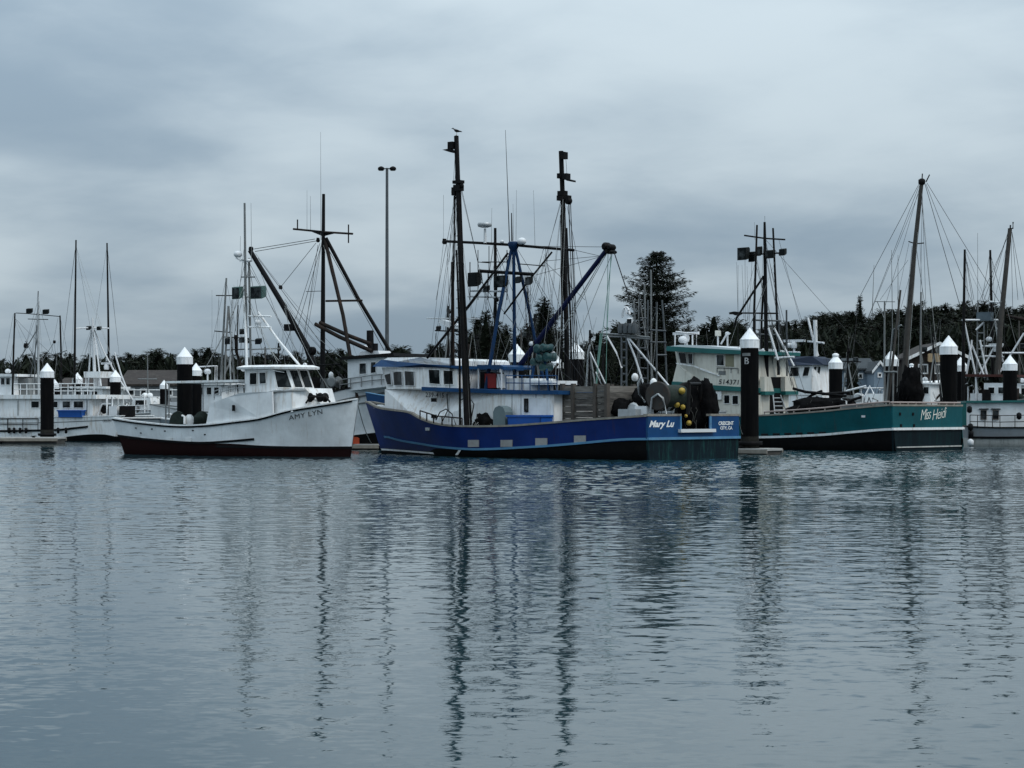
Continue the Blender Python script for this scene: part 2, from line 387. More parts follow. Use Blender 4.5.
# ------------------------------------------------------------------ a boat's own frame: x to the bow, z up from the waterline
class Boat:
    def __init__(s, name, label, pxc, D, head, near, cat='fishing boat', group=None):
        s.O = Vector(((pxc - 512.0) * D / FPX, D, 0.0)); s.ang = head; s.near = near
        s.ex = Vector((math.cos(head), math.sin(head), 0)); s.ey = Vector((-math.sin(head), math.cos(head), 0))
        s.root = empty(name, s.O, head, label, cat, group)
    def w2l(s, p):
        q = p - s.O; return Vector((q.dot(s.ex), q.dot(s.ey), q.z))
    def l2w(s, p): return s.O + s.ex * p[0] + s.ey * p[1] + Vector((0, 0, p[2]))
    def plane(s, px, py, p0, n):
        o = s.w2l(Vector((0, 0, EYE))); d = Vector(((px - 512.0) / FPX, 1.0, (HOR - py) / FPX))
        dl = Vector((d.dot(s.ex), d.dot(s.ey), d.z)); n = Vector(n)
        t = (Vector(p0) - o).dot(n) / dl.dot(n)
        return o + dl * t
    def at(s, px, py, y=0.0): return s.plane(px, py, (0, y, 0), (0, 1, 0))
    def atx(s, px, py, x): return s.plane(px, py, (x, 0, 0), (1, 0, 0))
    def scale(s, p): return s.l2w(p).y / FPX           # metres per photograph pixel there
    # pieces
    def tube(s, name, pts, r, mat, r1=None, n=6, parent=None):
        m = MB(); m.tube([s.at(*p) for p in pts], r, r1, n); return m.build(name, mat, parent or s.root)
    def tubes(s, name, lists, r, mat, n=5, parent=None):
        m = MB()
        for pts in lists: m.tube([s.at(*p) for p in pts], r, None, n)
        return m.build(name, mat, parent or s.root)
    def prism(s, name, pts, y0, y1, mat, parent=None):
        """Side outline in photograph pixels on the plane y=y0, carried across to y1."""
        P = [s.at(a, b, y0) for a, b in pts]; m = MB(); m.slab(P, (0, 1, 0), 0.0, y1 - y0)
        return m.build(name, mat, parent or s.root)
    def sym(s, name, pts, mat, parent=None):
        """Side outline (px, py, half-breadth) joined to its mirror image across the centreline."""
        P = [s.at(a, b, y * s.near) for a, b, y in pts]; n = len(P); m = MB()
        vs = P + [Vector((p.x, -p.y, p.z)) for p in P]
        m.add(vs, [tuple(range(n)), tuple(reversed(range(n, 2 * n)))] + [(k, (k + 1) % n, n + (k + 1) % n, n + k) for k in range(n)])
        return m.build(name, mat, parent or s.root)
    def win_plane(s, quad, a, b, fw=0.03, frame=None, name='window'):
        """A window on the upright wall through the plan points a and b."""
        d = Vector((b[0] - a[0], b[1] - a[1], 0)); n = Vector((-d.y, d.x, 0)).normalized()
        if n.y * s.near < 0: n = -n
        return s.window([s.plane(x, y, (a[0], a[1], 0), n) for x, y in quad], n, fw, frame, name)
    def face(s, name, P, nrm, t0, t1, mat, parent=None):
        m = MB(); m.slab(P, nrm, t0, t1); return m.build(name, mat, parent or s.root)
    def window(s, P, nrm, fw=0.05, frame=None, name='window', pane=None):
        """Frame standing proud of the wall, the pane a sub-part set back in it."""
        P = [Vector(p) for p in P]; nrm = Vector(nrm).normalized(); c = sum(P, Vector()) / len(P)
        inner = []
        for p in P:
            d = c - p; inner.append(p + d * min(0.4, fw * 1.3 / max(d.length, 1e-6)))
        m = MB(); m.ring(P, inner, nrm, 0.004, 0.045); f = m.build(name, frame or white, s.root)
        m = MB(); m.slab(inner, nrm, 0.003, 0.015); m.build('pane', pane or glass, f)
        return f
    def win_side(s, quad, y, fw=0.05, frame=None, name='window'):
        return s.window([s.at(a, b, y) for a, b in quad], (0, s.near, 0), fw, frame, name)
    def win_x(s, quad, x, nx, fw=0.05, frame=None, name='window'):
        return s.window([s.atx(a, b, x) for a, b in quad], (nx, 0, 0), fw, frame, name)
    def dome(s, px, py, y, rpx, mat=None, name='radome', flat=0.75):
        c = s.at(px, py, y); r = rpx * s.scale(c); m = MB()
        m.lathe([(r * .55, -r * flat), (r * .95, -r * .55 * flat), (r, 0), (r * .85, r * .5 * flat), (r * .45, r * .88 * flat), (r * .02, r * flat)], c, 14)
        return m.build(name, mat or vinyl, s.root)
    def radar_bar(s, px, py, y, wpx, mat=None):
        c = s.at(px, py, y); k = s.scale(c); m = MB(); w = wpx * k
        m.box(c, (w / math.cos(s.ang), .16, .15)); m.lathe([(.16, -.45), (.2, -.25), (.14, -.06)], c, 10)
        return m.build('radar_scanner', mat or vinyl, s.root)
    def lamp(s, px, py, y, wpx, hpx, mat=None, dx=1):
        """A floodlight: flared housing and a lens, facing along the boat."""
        c = s.at(px, py, y); k = s.scale(c); w = wpx * k; h = hpx * k; m = MB()
        # a squared housing, wider at its mouth, looking out over the near side
        a, b2 = w * .5, h * .5; d = min(w, h) * .42; g = s.near
        bk = [(-a * .62, -b2 * .66), (a * .62, -b2 * .66), (a * .62, b2 * .66), (-a * .62, b2 * .66)]; mdl = [(x / .62 * .92, z / .66 * .92) for x, z in bk]; fr = [(x / .62, z / .66) for x, z in bk]
        vs = [(c[0] + x, c[1] + y, c[2] + z - dz) for ring, y, dz in ((bk, -d * g, -.02), (mdl, -d * .2 * g, 0), (fr, d * g, .06)) for x, z in ring]
        m.add(vs, [(0, 1, 2, 3), (8, 9, 10, 11)] + [(r * 4 + k, r * 4 + (k + 1) % 4, r * 4 + 4 + (k + 1) % 4, r * 4 + 4 + k) for r in (0, 1) for k in range(4)])
        o = m.build('floodlight', mat or lamp_shade, s.root)
        m = MB(); L = [(c[0] + x * .86, c[1] + d * g, c[2] + z * .84 - .06) for x, z in fr]; m.slab(L, (0, g, 0), .003, .02); m.build('lens', dark_lens, o)
        return o
    def blockx(s, px, py, y, wpx, hpx, mat=None, name='rigging_block', parent=None):
        c = s.at(px, py, y); k = s.scale(c); m = MB(); w = wpx * k; h = hpx * k
        m.lathe([(w * .28, -w * .35), (w * .5, -w * .2), (w * .42, 0), (w * .5, w * .2), (w * .28, w * .35)], c, 10, 0, 'y')
        m.box((c[0], c[1], c[2] + h * .25), (w * .4, w * .75, h * .6)); return m.build(name, mat or dark_steel, parent or s.root)
    def stay(s, a, b, r=0.011, mat=None, sag=0.0, name='stay', parent=None):
        p, q = s.at(*a), s.at(*b); pts = []
        n = 8 if sag else 1
        for i in range(n + 1):
            t = i / n; v = p.lerp(q, t); v.z -= sag * 4 * t * (1 - t); pts.append(v)
        m = MB(); m.tube(pts, r, None, 4, 0, False); return m.build(name, mat or wire, parent or s.root)
    def words(s, txt, bl, br, tl, mapper, mat, shear=0.0, bold=0.0, spacing=1.0, name='lettering'):
        """Painted letters; corners in photograph pixels, mapper turns a pixel into a point on the surface."""
        uv, fs = text_verts(txt, shear, bold, spacing); m = MB()
        vs = [mapper(bl[0] + (br[0] - bl[0]) * u + (tl[0] - bl[0]) * v, bl[1] + (br[1] - bl[1]) * u + (tl[1] - bl[1]) * v) for u, v in uv]
        m.add(vs, fs); o = m.build(name, mat, s.root); return o
    def rail_posts(s, name, pts, y, n, h, mat, r=0.022, bars=2):
        """A pipe rail along a pixel polyline."""
        m = MB(); P = [s.at(a, b, y) for a, b in pts]
        for j in range(bars):
            m.tube([p + Vector((0, 0, h * (j + 1) / bars)) for p in P], r, None, 5)
        L = len(P) - 1
        for i in range(n + 1):
            t = i / n * L; k = min(int(t), L - 1); q = P[k].lerp(P[k + 1], t - k)
            m.tube([q, q + Vector((0, 0, h))], r, None, 5)
        return m.build(name, mat, s.root)

class Hull:
    """Near-side outline read off in photograph pixels, turned into a hull of real breadth in the boat's frame."""
    def __init__(s, B, hb, stem_rail, stem_wl, stern_rail, stern_wl, sheer, plan=(.86, .38, 2.4), fwl=(.93, .96, .30), stern_in=0.0):
        s.B = B; s.hb = hb; s.pl = plan; s.fw = fwl
        s.xbr = B.at(*stem_rail, 0).x; s.xbw = B.at(*stem_wl, 0).x
        y0 = B.near * hb * plan[0]
        s.xsr = B.at(*stern_rail, y0).x; s.xsw = B.at(*stern_wl, y0).x
        s.sheer = [(0, 1.5), (1, 2.0)]; 
        for _ in range(3):
            s.sheer = s.curve(sheer, rail=True)
    def half(s, t):
        a, tm, p = s.pl
        if t < tm:
            u = t / tm; return s.hb * (a + (1 - a) * math.sin(u * math.pi / 2))
        u = (t - tm) / (1 - tm); return s.hb * (max(0.0, 1 - u ** p)) + 0.03
    def flare(s, t):
        a, m, b = s.fw
        return a + (m - a) * t / .5 if t < .5 else m + (b - m) * ((t - .5) / .5) ** 1.6
    def zr(s, t): return interp(s.sheer, t)
    def pt(s, t, z, side, inset=0.0):
        v = z / max(.3, s.zr(t))
        vv = max(-0.5, min(1.3, v))
        x0 = s.xsw + (s.xsr - s.xsw) * vv; x1 = s.xbw + (s.xbr - s.xbw) * vv
        f = s.flare(t)
        if vv >= 0: k = f + (1 - f) * vv ** 1.25
        else: k = f * (1 + vv * 0.55)
        y = max(0.0, s.half(t) * k - inset)
        return Vector((x0 + (x1 - x0) * t, y * side, z))
    def solve(s, px, py, rail=False, off=0.0):
        B = s.B; y = s.hb * B.near; t = .5; p = None
        for _ in range(60):
            p = B.at(px, py, y); z = p.z; v = 1.0 if rail else max(-.5, min(1.3, z / max(.3, s.zr(t))))
            x0 = s.xsw + (s.xsr - s.xsw) * v; x1 = s.xbw + (s.xbr - s.xbw) * v
            t = max(0.0, min(1.0, (p.x - x0) / (x1 - x0))); f = s.flare(t)
            k = f + (1 - f) * v ** 1.25 if v >= 0 else f * (1 + v * .55)
            y = y * .5 + .5 * (s.half(t) * k + off) * B.near
        return t, p.z, p
    def curve(s, pts, rail=False):
        out = [s.solve(a, b, rail)[:2] for a, b in pts]
        out.sort(); res = [out[0]]
        for q in out[1:]:
            if q[0] > res[-1][0] + 1e-4: res.append(q)
        if len(res) > 2: res = [(a, b) for a, b in smooth_pts(res, 6)]
        return res
    def strip(s, name, curve, h, out, mat, t0=0.0, t1=1.0, both=True, n=40, parent=None, zoff=0.0):
        """A rubbing strake: a bar that follows the hull."""
        m = MB()
        for side in ((s.B.near, -s.B.near) if both else (s.B.near,)):
            rows = []
            for i in range(n + 1):
                t = t0 + (t1 - t0) * i / n; z = interp(curve, t) + zoff
                a = s.pt(t, z - h / 2, side, -out); b = s.pt(t, z + h / 2, side, -out)
                c = s.pt(t, z + h / 2, side, .03); d = s.pt(t, z - h / 2, side, .03)
                rows.append((a, b, c, d))
            vs = [q for r in rows for q in r]; fs = []
            for i in range(n):
                for k in range(4):
                    k2 = (k + 1) % 4; fs.append((i * 4 + k, i * 4 + k2, i * 4 + 4 + k2, i * 4 + 4 + k))
            fs += [(0, 1, 2, 3), (n * 4 + 3, n * 4 + 2, n * 4 + 1, n * 4)]
            m.add(vs, fs)
        return m.build(name, mat, parent or s.B.root)
    def build(s, bands, mats, rail_mat, inner_mat, deck_drop=0.9, transom=True, nt=56, cap=(.16, .07), deck_mat=None, far_raise=0.0):
        """bands: curves (t, z) between colours, from the bottom up; mats: one more than bands."""
        B = s.B; m = MB()
        lv = [lambda t: -0.8] + [(lambda t, c=c: interp(c, t)) for c in bands] + [lambda t: s.zr(t)]
        for side in (1, -1):
            for j in range(len(lv) - 1):
                K = 4; rows = []
                for i in range(nt + 1):
                    t = 1 - (1 - i / nt) ** 1.25
                    za = lv[j](t); zb = max(za + .004, min(lv[j + 1](t), s.zr(t)))
                    rows.append([s.pt(t, za + (zb - za) * k / K, side) for k in range(K + 1)])
                vs = [q for r in rows for q in r]; fs = []
                for i in range(nt):
                    for k in range(K):
                        a = i * (K + 1) + k; f = (a, a + K + 1, a + K + 2, a + 1)
                        fs.append(f if side < 0 else f[::-1])
                m.add(vs, fs, j, True)
                if transom:
                    va = [s.pt(0, lv[j](0) + (max(lv[j](0) + .004, min(lv[j + 1](0), s.zr(0))) - lv[j](0)) * k / K, side) for k in range(K + 1)]
                    vb = [Vector((p.x, 0, p.z)) for p in va]
                    for k in range(K):
                        m.add([va[k], va[k + 1], vb[k + 1], vb[k]], [(0, 1, 2, 3)], j)
        hull = m.build('hull', mats, B.root)
        # inside of the bulwark, and the deck
        m = MB(); dk = MB(); n = 40; rows = {}
        for side in (1, -1):
            rr = []
            for i in range(n + 1):
                t = .004 + .97 * i / n; zr = s.zr(t)
                rr.append((s.pt(t, zr - .01, side, .11), s.pt(t, zr - deck_drop, side, .11)))
            rows[side] = rr; vs = [q for r in rr for q in r]
            fs = [(2 * i, 2 * i + 1, 2 * i + 3, 2 * i + 2) for i in range(n)]
            m.add(vs, fs)
        if transom:
            a, b = rows[1][0], rows[-1][0]; m.add([a[0], a[1], b[1], b[0]], [(0, 1, 2, 3)])
        m.build('bulwark', inner_mat, B.root)
        vs = []; fs = []
        for i in range(n + 1): vs += [rows[1][i][1] + Vector((0, 0, .02)), rows[-1][i][1] + Vector((0, 0, .02))]
        for i in range(n): fs.append((2 * i, 2 * i + 1, 2 * i + 3, 2 * i + 2))
        dk.add(vs, fs); dk.build('deck', deck_mat or deck_grey, B.root)
        if cap:
            m = MB(); w, h = cap
            for side in (1, -1):
                vs = []; fs = []; nn = 56
                for i in range(nn + 1):
                    t = i / nn; zr = s.zr(t)
                    vs += [s.pt(t, zr, side, -.035) + Vector((0, 0, -.01)), s.pt(t, zr, side, -.035) + Vector((0, 0, h)),
                           s.pt(t, zr, side, w) + Vector((0, 0, h)), s.pt(t, zr, side, w) + Vector((0, 0, -.01))]
                for i in range(nn):
                    for k in range(4):
                        k2 = (k + 1) % 4; fs.append((i * 4 + k, i * 4 + k2, i * 4 + 4 + k2, i * 4 + 4 + k))
                m.add(vs, fs)
            if transom:
                a = s.pt(0, s.zr(0), 1, -.035); b = s.pt(0, s.zr(0), -1, -.035)
                m.box(((a.x + .05), 0, a.z + h / 2 + .003), (.18, abs(a.y - b.y), h))
            m.build('cap_rail', rail_mat, B.root)
        return hull
# ================================================================== SETTING
def water_mat():
    m = bpy.data.materials.new('harbour_water'); m.use_nodes = True
    t = m.node_tree; b = t.nodes['Principled BSDF']
    b.inputs['Base Color'].default_value = (0.010, 0.032, 0.040, 1)
    b.inputs['Roughness'].default_value = 0.035; b.inputs['IOR'].default_value = 1.333
    b.inputs['Specular IOR Level'].default_value = 0.5
    g = N(t, 'ShaderNodeNewGeometry')
    def wave(sc, rot, scale, det, rough, dist=0.0):
        mp = N(t, 'ShaderNodeMapping'); mp.inputs['Scale'].default_value = sc; mp.inputs['Rotation'].default_value = (0, 0, R(rot))
        t.links.new(g.outputs['Position'], mp.inputs[0])
        n = N(t, 'ShaderNodeTexNoise'); n.inputs['Scale'].default_value = scale; n.inputs['Detail'].default_value = det
        n.inputs['Roughness'].default_value = rough; n.inputs['Distortion'].default_value = dist
        t.links.new(mp.outputs[0], n.inputs['Vector']); return n.outputs[0]
    # slopes of the surface at three scales of ripple, straight from vector noise
    def slope(sc, rot, scale, det, ax, ay, mul=None):
        mp = N(t, 'ShaderNodeMapping'); mp.inputs['Scale'].default_value = sc; mp.inputs['Rotation'].default_value = (0, 0, R(rot))
        t.links.new(g.outputs['Position'], mp.inputs[0])
        n = N(t, 'ShaderNodeTexNoise'); n.inputs['Scale'].default_value = scale; n.inputs['Detail'].default_value = det; n.inputs['Roughness'].default_value = .5
        t.links.new(mp.outputs[0], n.inputs['Vector'])
        sp = N(t, 'ShaderNodeSeparateColor'); t.links.new(n.outputs['Color'], sp.inputs[0])
        x = M2(t, 'MULTIPLY', M2(t, 'SUBTRACT', sp.outputs[0], .5), ax); y = M2(t, 'MULTIPLY', M2(t, 'SUBTRACT', sp.outputs[1], .5), ay)
        if mul is not None: x = M2(t, 'MULTIPLY', x, mul); y = M2(t, 'MULTIPLY', y, mul)
        return x, y
    gust = wave((0.22, 1.0, 1), 4, 0.11, 3, 0.55)
    gr = N(t, 'ShaderNodeMapRange'); gr.inputs[1].default_value = 0.35; gr.inputs[2].default_value = 0.65
    gr.inputs[3].default_value = 0.55; gr.inputs[4].default_value = 1.15
    t.links.new(gust, gr.inputs[0])
    # the breeze dies out towards the near shore
    sx = N(t, 'ShaderNodeSeparateXYZ'); t.links.new(g.outputs['Position'], sx.inputs[0])
    fd = N(t, 'ShaderNodeMapRange'); fd.inputs[1].default_value = 8.0; fd.inputs[2].default_value = 60.0; fd.inputs[3].default_value = 0.7; fd.inputs[4].default_value = 0.9
    t.links.new(sx.outputs[1], fd.inputs[0])
    amp = M2(t, 'MULTIPLY', gr.outputs[0], fd.outputs[0])
    parts = [slope((.55, 1, 1), -8, 5.0, 1, .04, .075, amp), slope((.6, 1, 1), 10, 13.0, 1.5, .08, .15, amp)]
    X = parts[0][0]; Y = parts[0][1]
    for a_, b_ in parts[1:]: X = M2(t, 'ADD', X, a_); Y = M2(t, 'ADD', Y, b_)
    cn = N(t, 'ShaderNodeCombineXYZ'); t.links.new(X, cn.inputs[0]); t.links.new(Y, cn.inputs[1]); cn.inputs[2].default_value = 0.0
    ad = N(t, 'ShaderNodeVectorMath', operation='ADD'); t.links.new(g.outputs['Normal'], ad.inputs[0]); t.links.new(cn.outputs[0], ad.inputs[1])
    nn = N(t, 'ShaderNodeVectorMath', operation='NORMALIZE'); t.links.new(ad.outputs[0], nn.inputs[0])
    t.links.new(nn.outputs[0], b.inputs['Normal'])
    return m
def water_sheet():
    """One sheet of real ripples: finely cut near the quay, coarser out by the boats, flat beyond."""
    import numpy as np
    rs = np.random.RandomState(4); ys = [5.0]
    while ys[-1] < 112: ys.append(ys[-1] + min(.026 + .00135 * ys[-1], .085))
    ys = np.array(ys); nu = 680; u = np.linspace(-1, 1, nu)
    X = u[None, :] * (ys[:, None] * .33 + 1.0) + 9.0 * np.sign(u[None, :]) * np.abs(u[None, :]) ** 7; Y = np.repeat(ys[:, None], nu, 1); Z = np.zeros_like(X)
    sp = np.maximum(np.minimum(.026 + .00135 * ys, .085)[:, None], np.gradient(X, axis=1))
    gust = np.zeros_like(X)
    for k in range(7):
        a = rs.uniform(0, 6.28); L = rs.uniform(9, 30); gust += np.sin(2 * np.pi * (X * np.cos(a) * .35 + Y * np.sin(a)) / L + rs.uniform(0, 6.28))
    gust = 1 + .16 * gust
    calm = np.clip((Y - 9) / 50, 0, 1) ; calm = .36 + 2.7 * calm ** 1.35
    for k in range(64):
        L = .16 * (2.4 / .16) ** ((k + .5) / 64); a = rs.normal(math.pi / 2, .85); kx, ky = math.cos(a) * 2 * math.pi / L, math.sin(a) * 2 * math.pi / L
        slope_ = .0058 * (1.0 if L < .42 else (.42 / L) ** 1.15)
        amp = slope_ * L / (2 * math.pi) * math.sqrt(2)
        fade = np.clip((L / sp - 3.0) / 2.5, 0, 1)
        warp = .35 * L * np.sin(2 * np.pi * (X * .31 + Y * .17) / (L * 5.3) + k)
        Z += amp * fade * (gust * calm) * np.sin(kx * (X + warp) + ky * (Y + warp) + rs.uniform(0, 6.28))
    edge = np.clip((1 - np.abs(u)) / .05, 0, 1)[None, :] * np.clip((112 - Y) / 6, 0, 1) * np.clip((Y - 5) / .6, 0, 1)
    Z = Z * edge
    # carried on, flat, out to every side
    X = np.hstack([np.full((len(ys), 1), -900.0), X, np.full((len(ys), 1), 900.0)]); Z = np.pad(Z, ((0, 0), (1, 1))); Y = np.pad(Y, ((0, 0), (1, 1)), 'edge')
    X = np.vstack([X[:1], X, X[-1:]]); Z = np.pad(Z, ((1, 1), (0, 0))); Y = np.vstack([np.full_like(Y[:1], -60.0), Y, np.full_like(Y[:1], 260.0)])
    nr, nu = X.shape; co = np.stack([X, Y, Z], -1).reshape(-1, 3).astype(np.float32)
    idx = np.arange(nr * nu).reshape(nr, nu); q = np.stack([idx[:-1, :-1], idx[:-1, 1:], idx[1:, 1:], idx[1:, :-1]], -1).reshape(-1, 4).astype(np.int32)
    me = bpy.data.meshes.new('water'); me.vertices.add(len(co)); me.vertices.foreach_set('co', co.ravel())
    me.loops.add(q.size); me.loops.foreach_set('vertex_index', q.ravel()); me.polygons.add(len(q))
    me.polygons.foreach_set('loop_start', np.arange(0, q.size, 4, dtype=np.int32)); me.polygons.foreach_set('use_smooth', np.ones(len(q), bool))
    me.update(calc_edges=True); me.materials.append(water_mat())
    o = bpy.data.objects.new('water', me); COL.objects.link(o); tag(o, kind='structure')
water_sheet()

def ground_mat():
    m = bpy.data.materials.new('shore_ground'); m.use_nodes = True
    t = m.node_tree; b = t.nodes['Principled BSDF']; b.inputs['Roughness'].default_value = 0.95
    g = N(t, 'ShaderNodeNewGeometry')
    n = N(t, 'ShaderNodeTexNoise'); n.inputs['Scale'].default_value = 0.9; n.inputs['Detail'].default_value = 8
    t.links.new(g.outputs['Position'], n.inputs['Vector'])
    r = N(t, 'ShaderNodeValToRGB'); r.color_ramp.elements[0].color = (0.012, 0.012, 0.010, 1); r.color_ramp.elements[1].color = (0.055, 0.055, 0.048, 1)
    t.links.new(n.outputs[0], r.inputs[0]); t.links.new(r.outputs[0], b.inputs['Base Color'])
    return m
# one sheet: harbour bed, rock bank, level lot, rising to a wooded ridge on the right, out to the horizon
def ground_z(x, y):
    if y < 168: return -3.0
    bank = min(1.0, (y - 168) / 7.0)
    z = -3.0 + 5.6 * bank * bank * (3 - 2 * bank)
    rise = max(0.0, min(1.0, (y - 200) / 120.0)); right = max(0.0, min(1.0, (x + 5) / 35.0))
    z += rise * rise * (3 - 2 * rise) * (0.4 + 5.5 * right)
    return z
m = MB(); xs = [-9000, -2500, -700, -250] + [-150 + 5 * i for i in range(61)] + [250, 700, 2500, 9000]
ys = [-200, 60, 120, 160] + [168 + i for i in range(10)] + [180, 190, 200, 215, 230, 250, 275, 300, 330, 400, 700, 2000, 6000, 12000]
vs = []
for y in ys:
    for x in xs:
        z = ground_z(x, y)
        if 168 < y < 178: z += 0.35 * mnoise.noise((x * .35, y * .6, 0))
        vs.append((x, y, z))
nx = len(xs); fs = [(j * nx + i, j * nx + i + 1, (j + 1) * nx + i + 1, (j + 1) * nx + i) for j in range(len(ys) - 1) for i in range(nx - 1)]
m.add(vs, fs, 0, True)
tag(m.build('ground', ground_mat()), kind='structure')

# ------------------------------------------------------------------ trees
rng = random.Random(11)
def leaf_clump(m, c, d, size, n, rg):
    """A tuft: narrow needle-spray faces round the twig direction d."""
    for _ in range(n):
        a = Vector((rg.uniform(-1, 1), rg.uniform(-1, 1), rg.uniform(-.7, .7)))
        dirv = (d * 1.1 + a * 0.8).normalized(); sd = dirv.cross(Vector((rg.uniform(-1, 1), rg.uniform(-1, 1), 1))).normalized()
        L = size * rg.uniform(.7, 1.4); w = L * rg.uniform(.22, .4); o = c + a * size * .4
        m.add([o - sd * w * .5, o + sd * w * .5, o + dirv * L + sd * w * .15, o + dirv * L - sd * w * .2], [(0, 1, 2, 3)])
def conifer(h, w, seed, nb=70, tufts=6, size=.45, base=.12, lean=0.0, up=-.12, round_=.8, core=True, gap=0.0):
    """Meshes of one conifer standing at the origin: (crown, trunk, core)."""
    rg = random.Random(seed); cr = MB(); tr = MB(); ck = MB()
    tr.tube([(lean * h * k * k, 0, h * k * .98) for k in (0, .25, .5, .75, 1)], max(.12, h * .018), .03, 8)
    for b in range(nb):
        q = base + (1 - base) * ((b + rg.random()) / nb) ** .9
        if q > .985: continue
        if rg.random() < gap: continue
        prof = ((1 - q) ** round_) * (min(1.0, (q - base + .10) / .22))
        L = w * prof * rg.uniform(.55, 1.15) + .25
        az = rg.uniform(0, 2 * math.pi); z0 = h * q
        d = Vector((math.cos(az), math.sin(az), up + rg.uniform(-.12, .16) + .35 * q)).normalized()
        o = Vector((lean * h * q * q, 0, z0)); pts = [o]
        for k in range(1, 5):
            u = k / 4; pts.append(o + d * L * u + Vector((0, 0, .10 * L * u * u)))
        tr.tube(pts, max(.02, L * .018), .008, 4, 0, False)
        nt_ = max(2, int(tufts * L / max(.6, w) * 1.6) + 1)
        for k in range(nt_):
            u = .22 + .8 * (k + rg.random()) / nt_; u = min(u, 1.0)
            p = o + d * L * u + Vector((0, 0, .10 * L * u * u))
            side = d.cross(Vector((0, 0, 1))).normalized()
            spread = .34 * L * (1 - abs(u - .55)) * rg.uniform(-1, 1)
            p = p + side * spread + Vector((0, 0, rg.uniform(-.12, .06) * size))
            leaf_clump(cr, p, (d + side * (.5 if spread > 0 else -.5)).normalized(), size * rg.uniform(.7, 1.2), 4, rg)
    if core:  # added dark solid inside the crown, there to block light coming through
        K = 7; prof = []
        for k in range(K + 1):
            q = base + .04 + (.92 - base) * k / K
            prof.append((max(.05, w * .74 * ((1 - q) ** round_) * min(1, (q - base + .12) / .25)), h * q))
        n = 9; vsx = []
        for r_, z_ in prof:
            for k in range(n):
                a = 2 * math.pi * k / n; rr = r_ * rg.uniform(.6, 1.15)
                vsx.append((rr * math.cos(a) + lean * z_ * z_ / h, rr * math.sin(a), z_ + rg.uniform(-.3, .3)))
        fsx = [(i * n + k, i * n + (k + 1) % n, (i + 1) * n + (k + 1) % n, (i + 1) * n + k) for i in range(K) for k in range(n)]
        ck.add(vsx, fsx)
    return cr, tr, ck
def plant_proto(name, args, mat, label, group):
    cr, tr, ck = conifer(**args)
    t = empty(name, (0, 0, 0)); tag(t, label, 'tree', group)
    tr.build('trunk', bark, t); c = cr.build('crown', mat, t)
    if ck.v: ck.build('crown_light_block', light_block_mat, c)
    return t
LBL_L = 'small dark evergreen in the low treeline behind the docks on the left'
GRP_L = 'low treeline on the left shore'
LBL_R = 'dark evergreen on the wooded rise behind the teal boat and right docks'
GRP_R = 'wooded rise on the right shore'
LBL_C = 'dark evergreen on the shore behind the rigging of the blue boat'
GRP_C = 'trees behind the blue boat'
specs = [dict(h=7.0, w=2.5, seed=1, nb=110, tufts=9, size=.24, round_=.75, base=.08), dict(h=7.0, w=3.0, seed=2, nb=115, tufts=9, size=.25, round_=.62, base=.10, lean=.04),
         dict(h=7.0, w=1.9, seed=3, nb=110, tufts=9, size=.22, round_=.95, base=.06), dict(h=7.0, w=3.4, seed=4, nb=110, tufts=9, size=.26, round_=.5, base=.16, lean=-.05, gap=.12),
         dict(h=7.0, w=2.7, seed=5, nb=95, tufts=9, size=.24, round_=.8, base=.2, gap=.14)]
protos = [plant_proto('evergreen_tree', sp, (needles, needles2)[i % 2], LBL_L, GRP_L) for i, sp in enumerate(specs)]
used_proto = [False] * len(protos)
def put_tree(px, top, D, label, group, kind=None, wide=1.0):
    """A tree whose tip the photograph shows at (px, top)."""
    k = rng.randrange(len(protos)) if kind is None else kind
    if used_proto[k]: t = copy_tree(protos[k])
    else: t = protos[k]; used_proto[k] = True
    p = pxw(px, top, D); gz = ground_z(p.x, p.y) - .2
    s = (p.z - gz) / 7.0
    t.location = (p.x, p.y, gz); t.rotation_euler = (0, 0, rng.uniform(0, 6.28)); w = s * rng.uniform(.9, 1.25) * wide
    t.scale = (w, w, s); tag(t, label, 'tree', group); return t
left_line = [(-30, 352), (0, 360), (20, 354), (47, 351), (70, 352), (100, 354), (129, 353), (150, 346), (175, 349), (200, 347), (225, 350), (255, 350), (280, 351), (305, 349), (332, 344), (350, 349), (375, 352), (402, 346), (430, 350)]
for row, (D, n, dy) in enumerate(((232, 34, 3), (218, 30, 9))):
    for i in range(n):
        px = -30 + 460 * (i + rng.uniform(.15, .85)) / n
        put_tree(px, interp(left_line, px) + dy + rng.uniform(-4, 6), D + rng.uniform(-6, 6), LBL_L, GRP_L, wide=1.3)
mid_line = [(425, 348), (455, 336), (470, 322), (485, 314), (500, 322), (520, 326), (545, 300), (556, 322), (575, 338), (590, 336), (612, 322), (650, 326), (700, 316), (735, 318)]
for row, (D, n, dy) in enumerate(((236, 22, 2), (214, 18, 12))):
    for i in range(n):
        px = 425 + 310 * (i + rng.uniform(.15, .85)) / n
        put_tree(px, interp(mid_line, px) + dy + rng.uniform(-3, 9), D + rng.uniform(-7, 7), LBL_C, GRP_C, wide=1.0)
put_tree(486, 311, 205, 'spire-topped dark tree seen through the rigging left of the blue mast', None, 2, .95)
put_tree(544, 298, 205, 'spire-topped dark tree between the blue mast and the right-hand trawl pole', None, 2, .9)
right_line = [(725, 322), (760, 328), (780, 324), (806, 318), (830, 316), (860, 312), (885, 312), (912, 309), (935, 306), (960, 305), (985, 303), (1010, 303), (1040, 305), (1070, 308)]
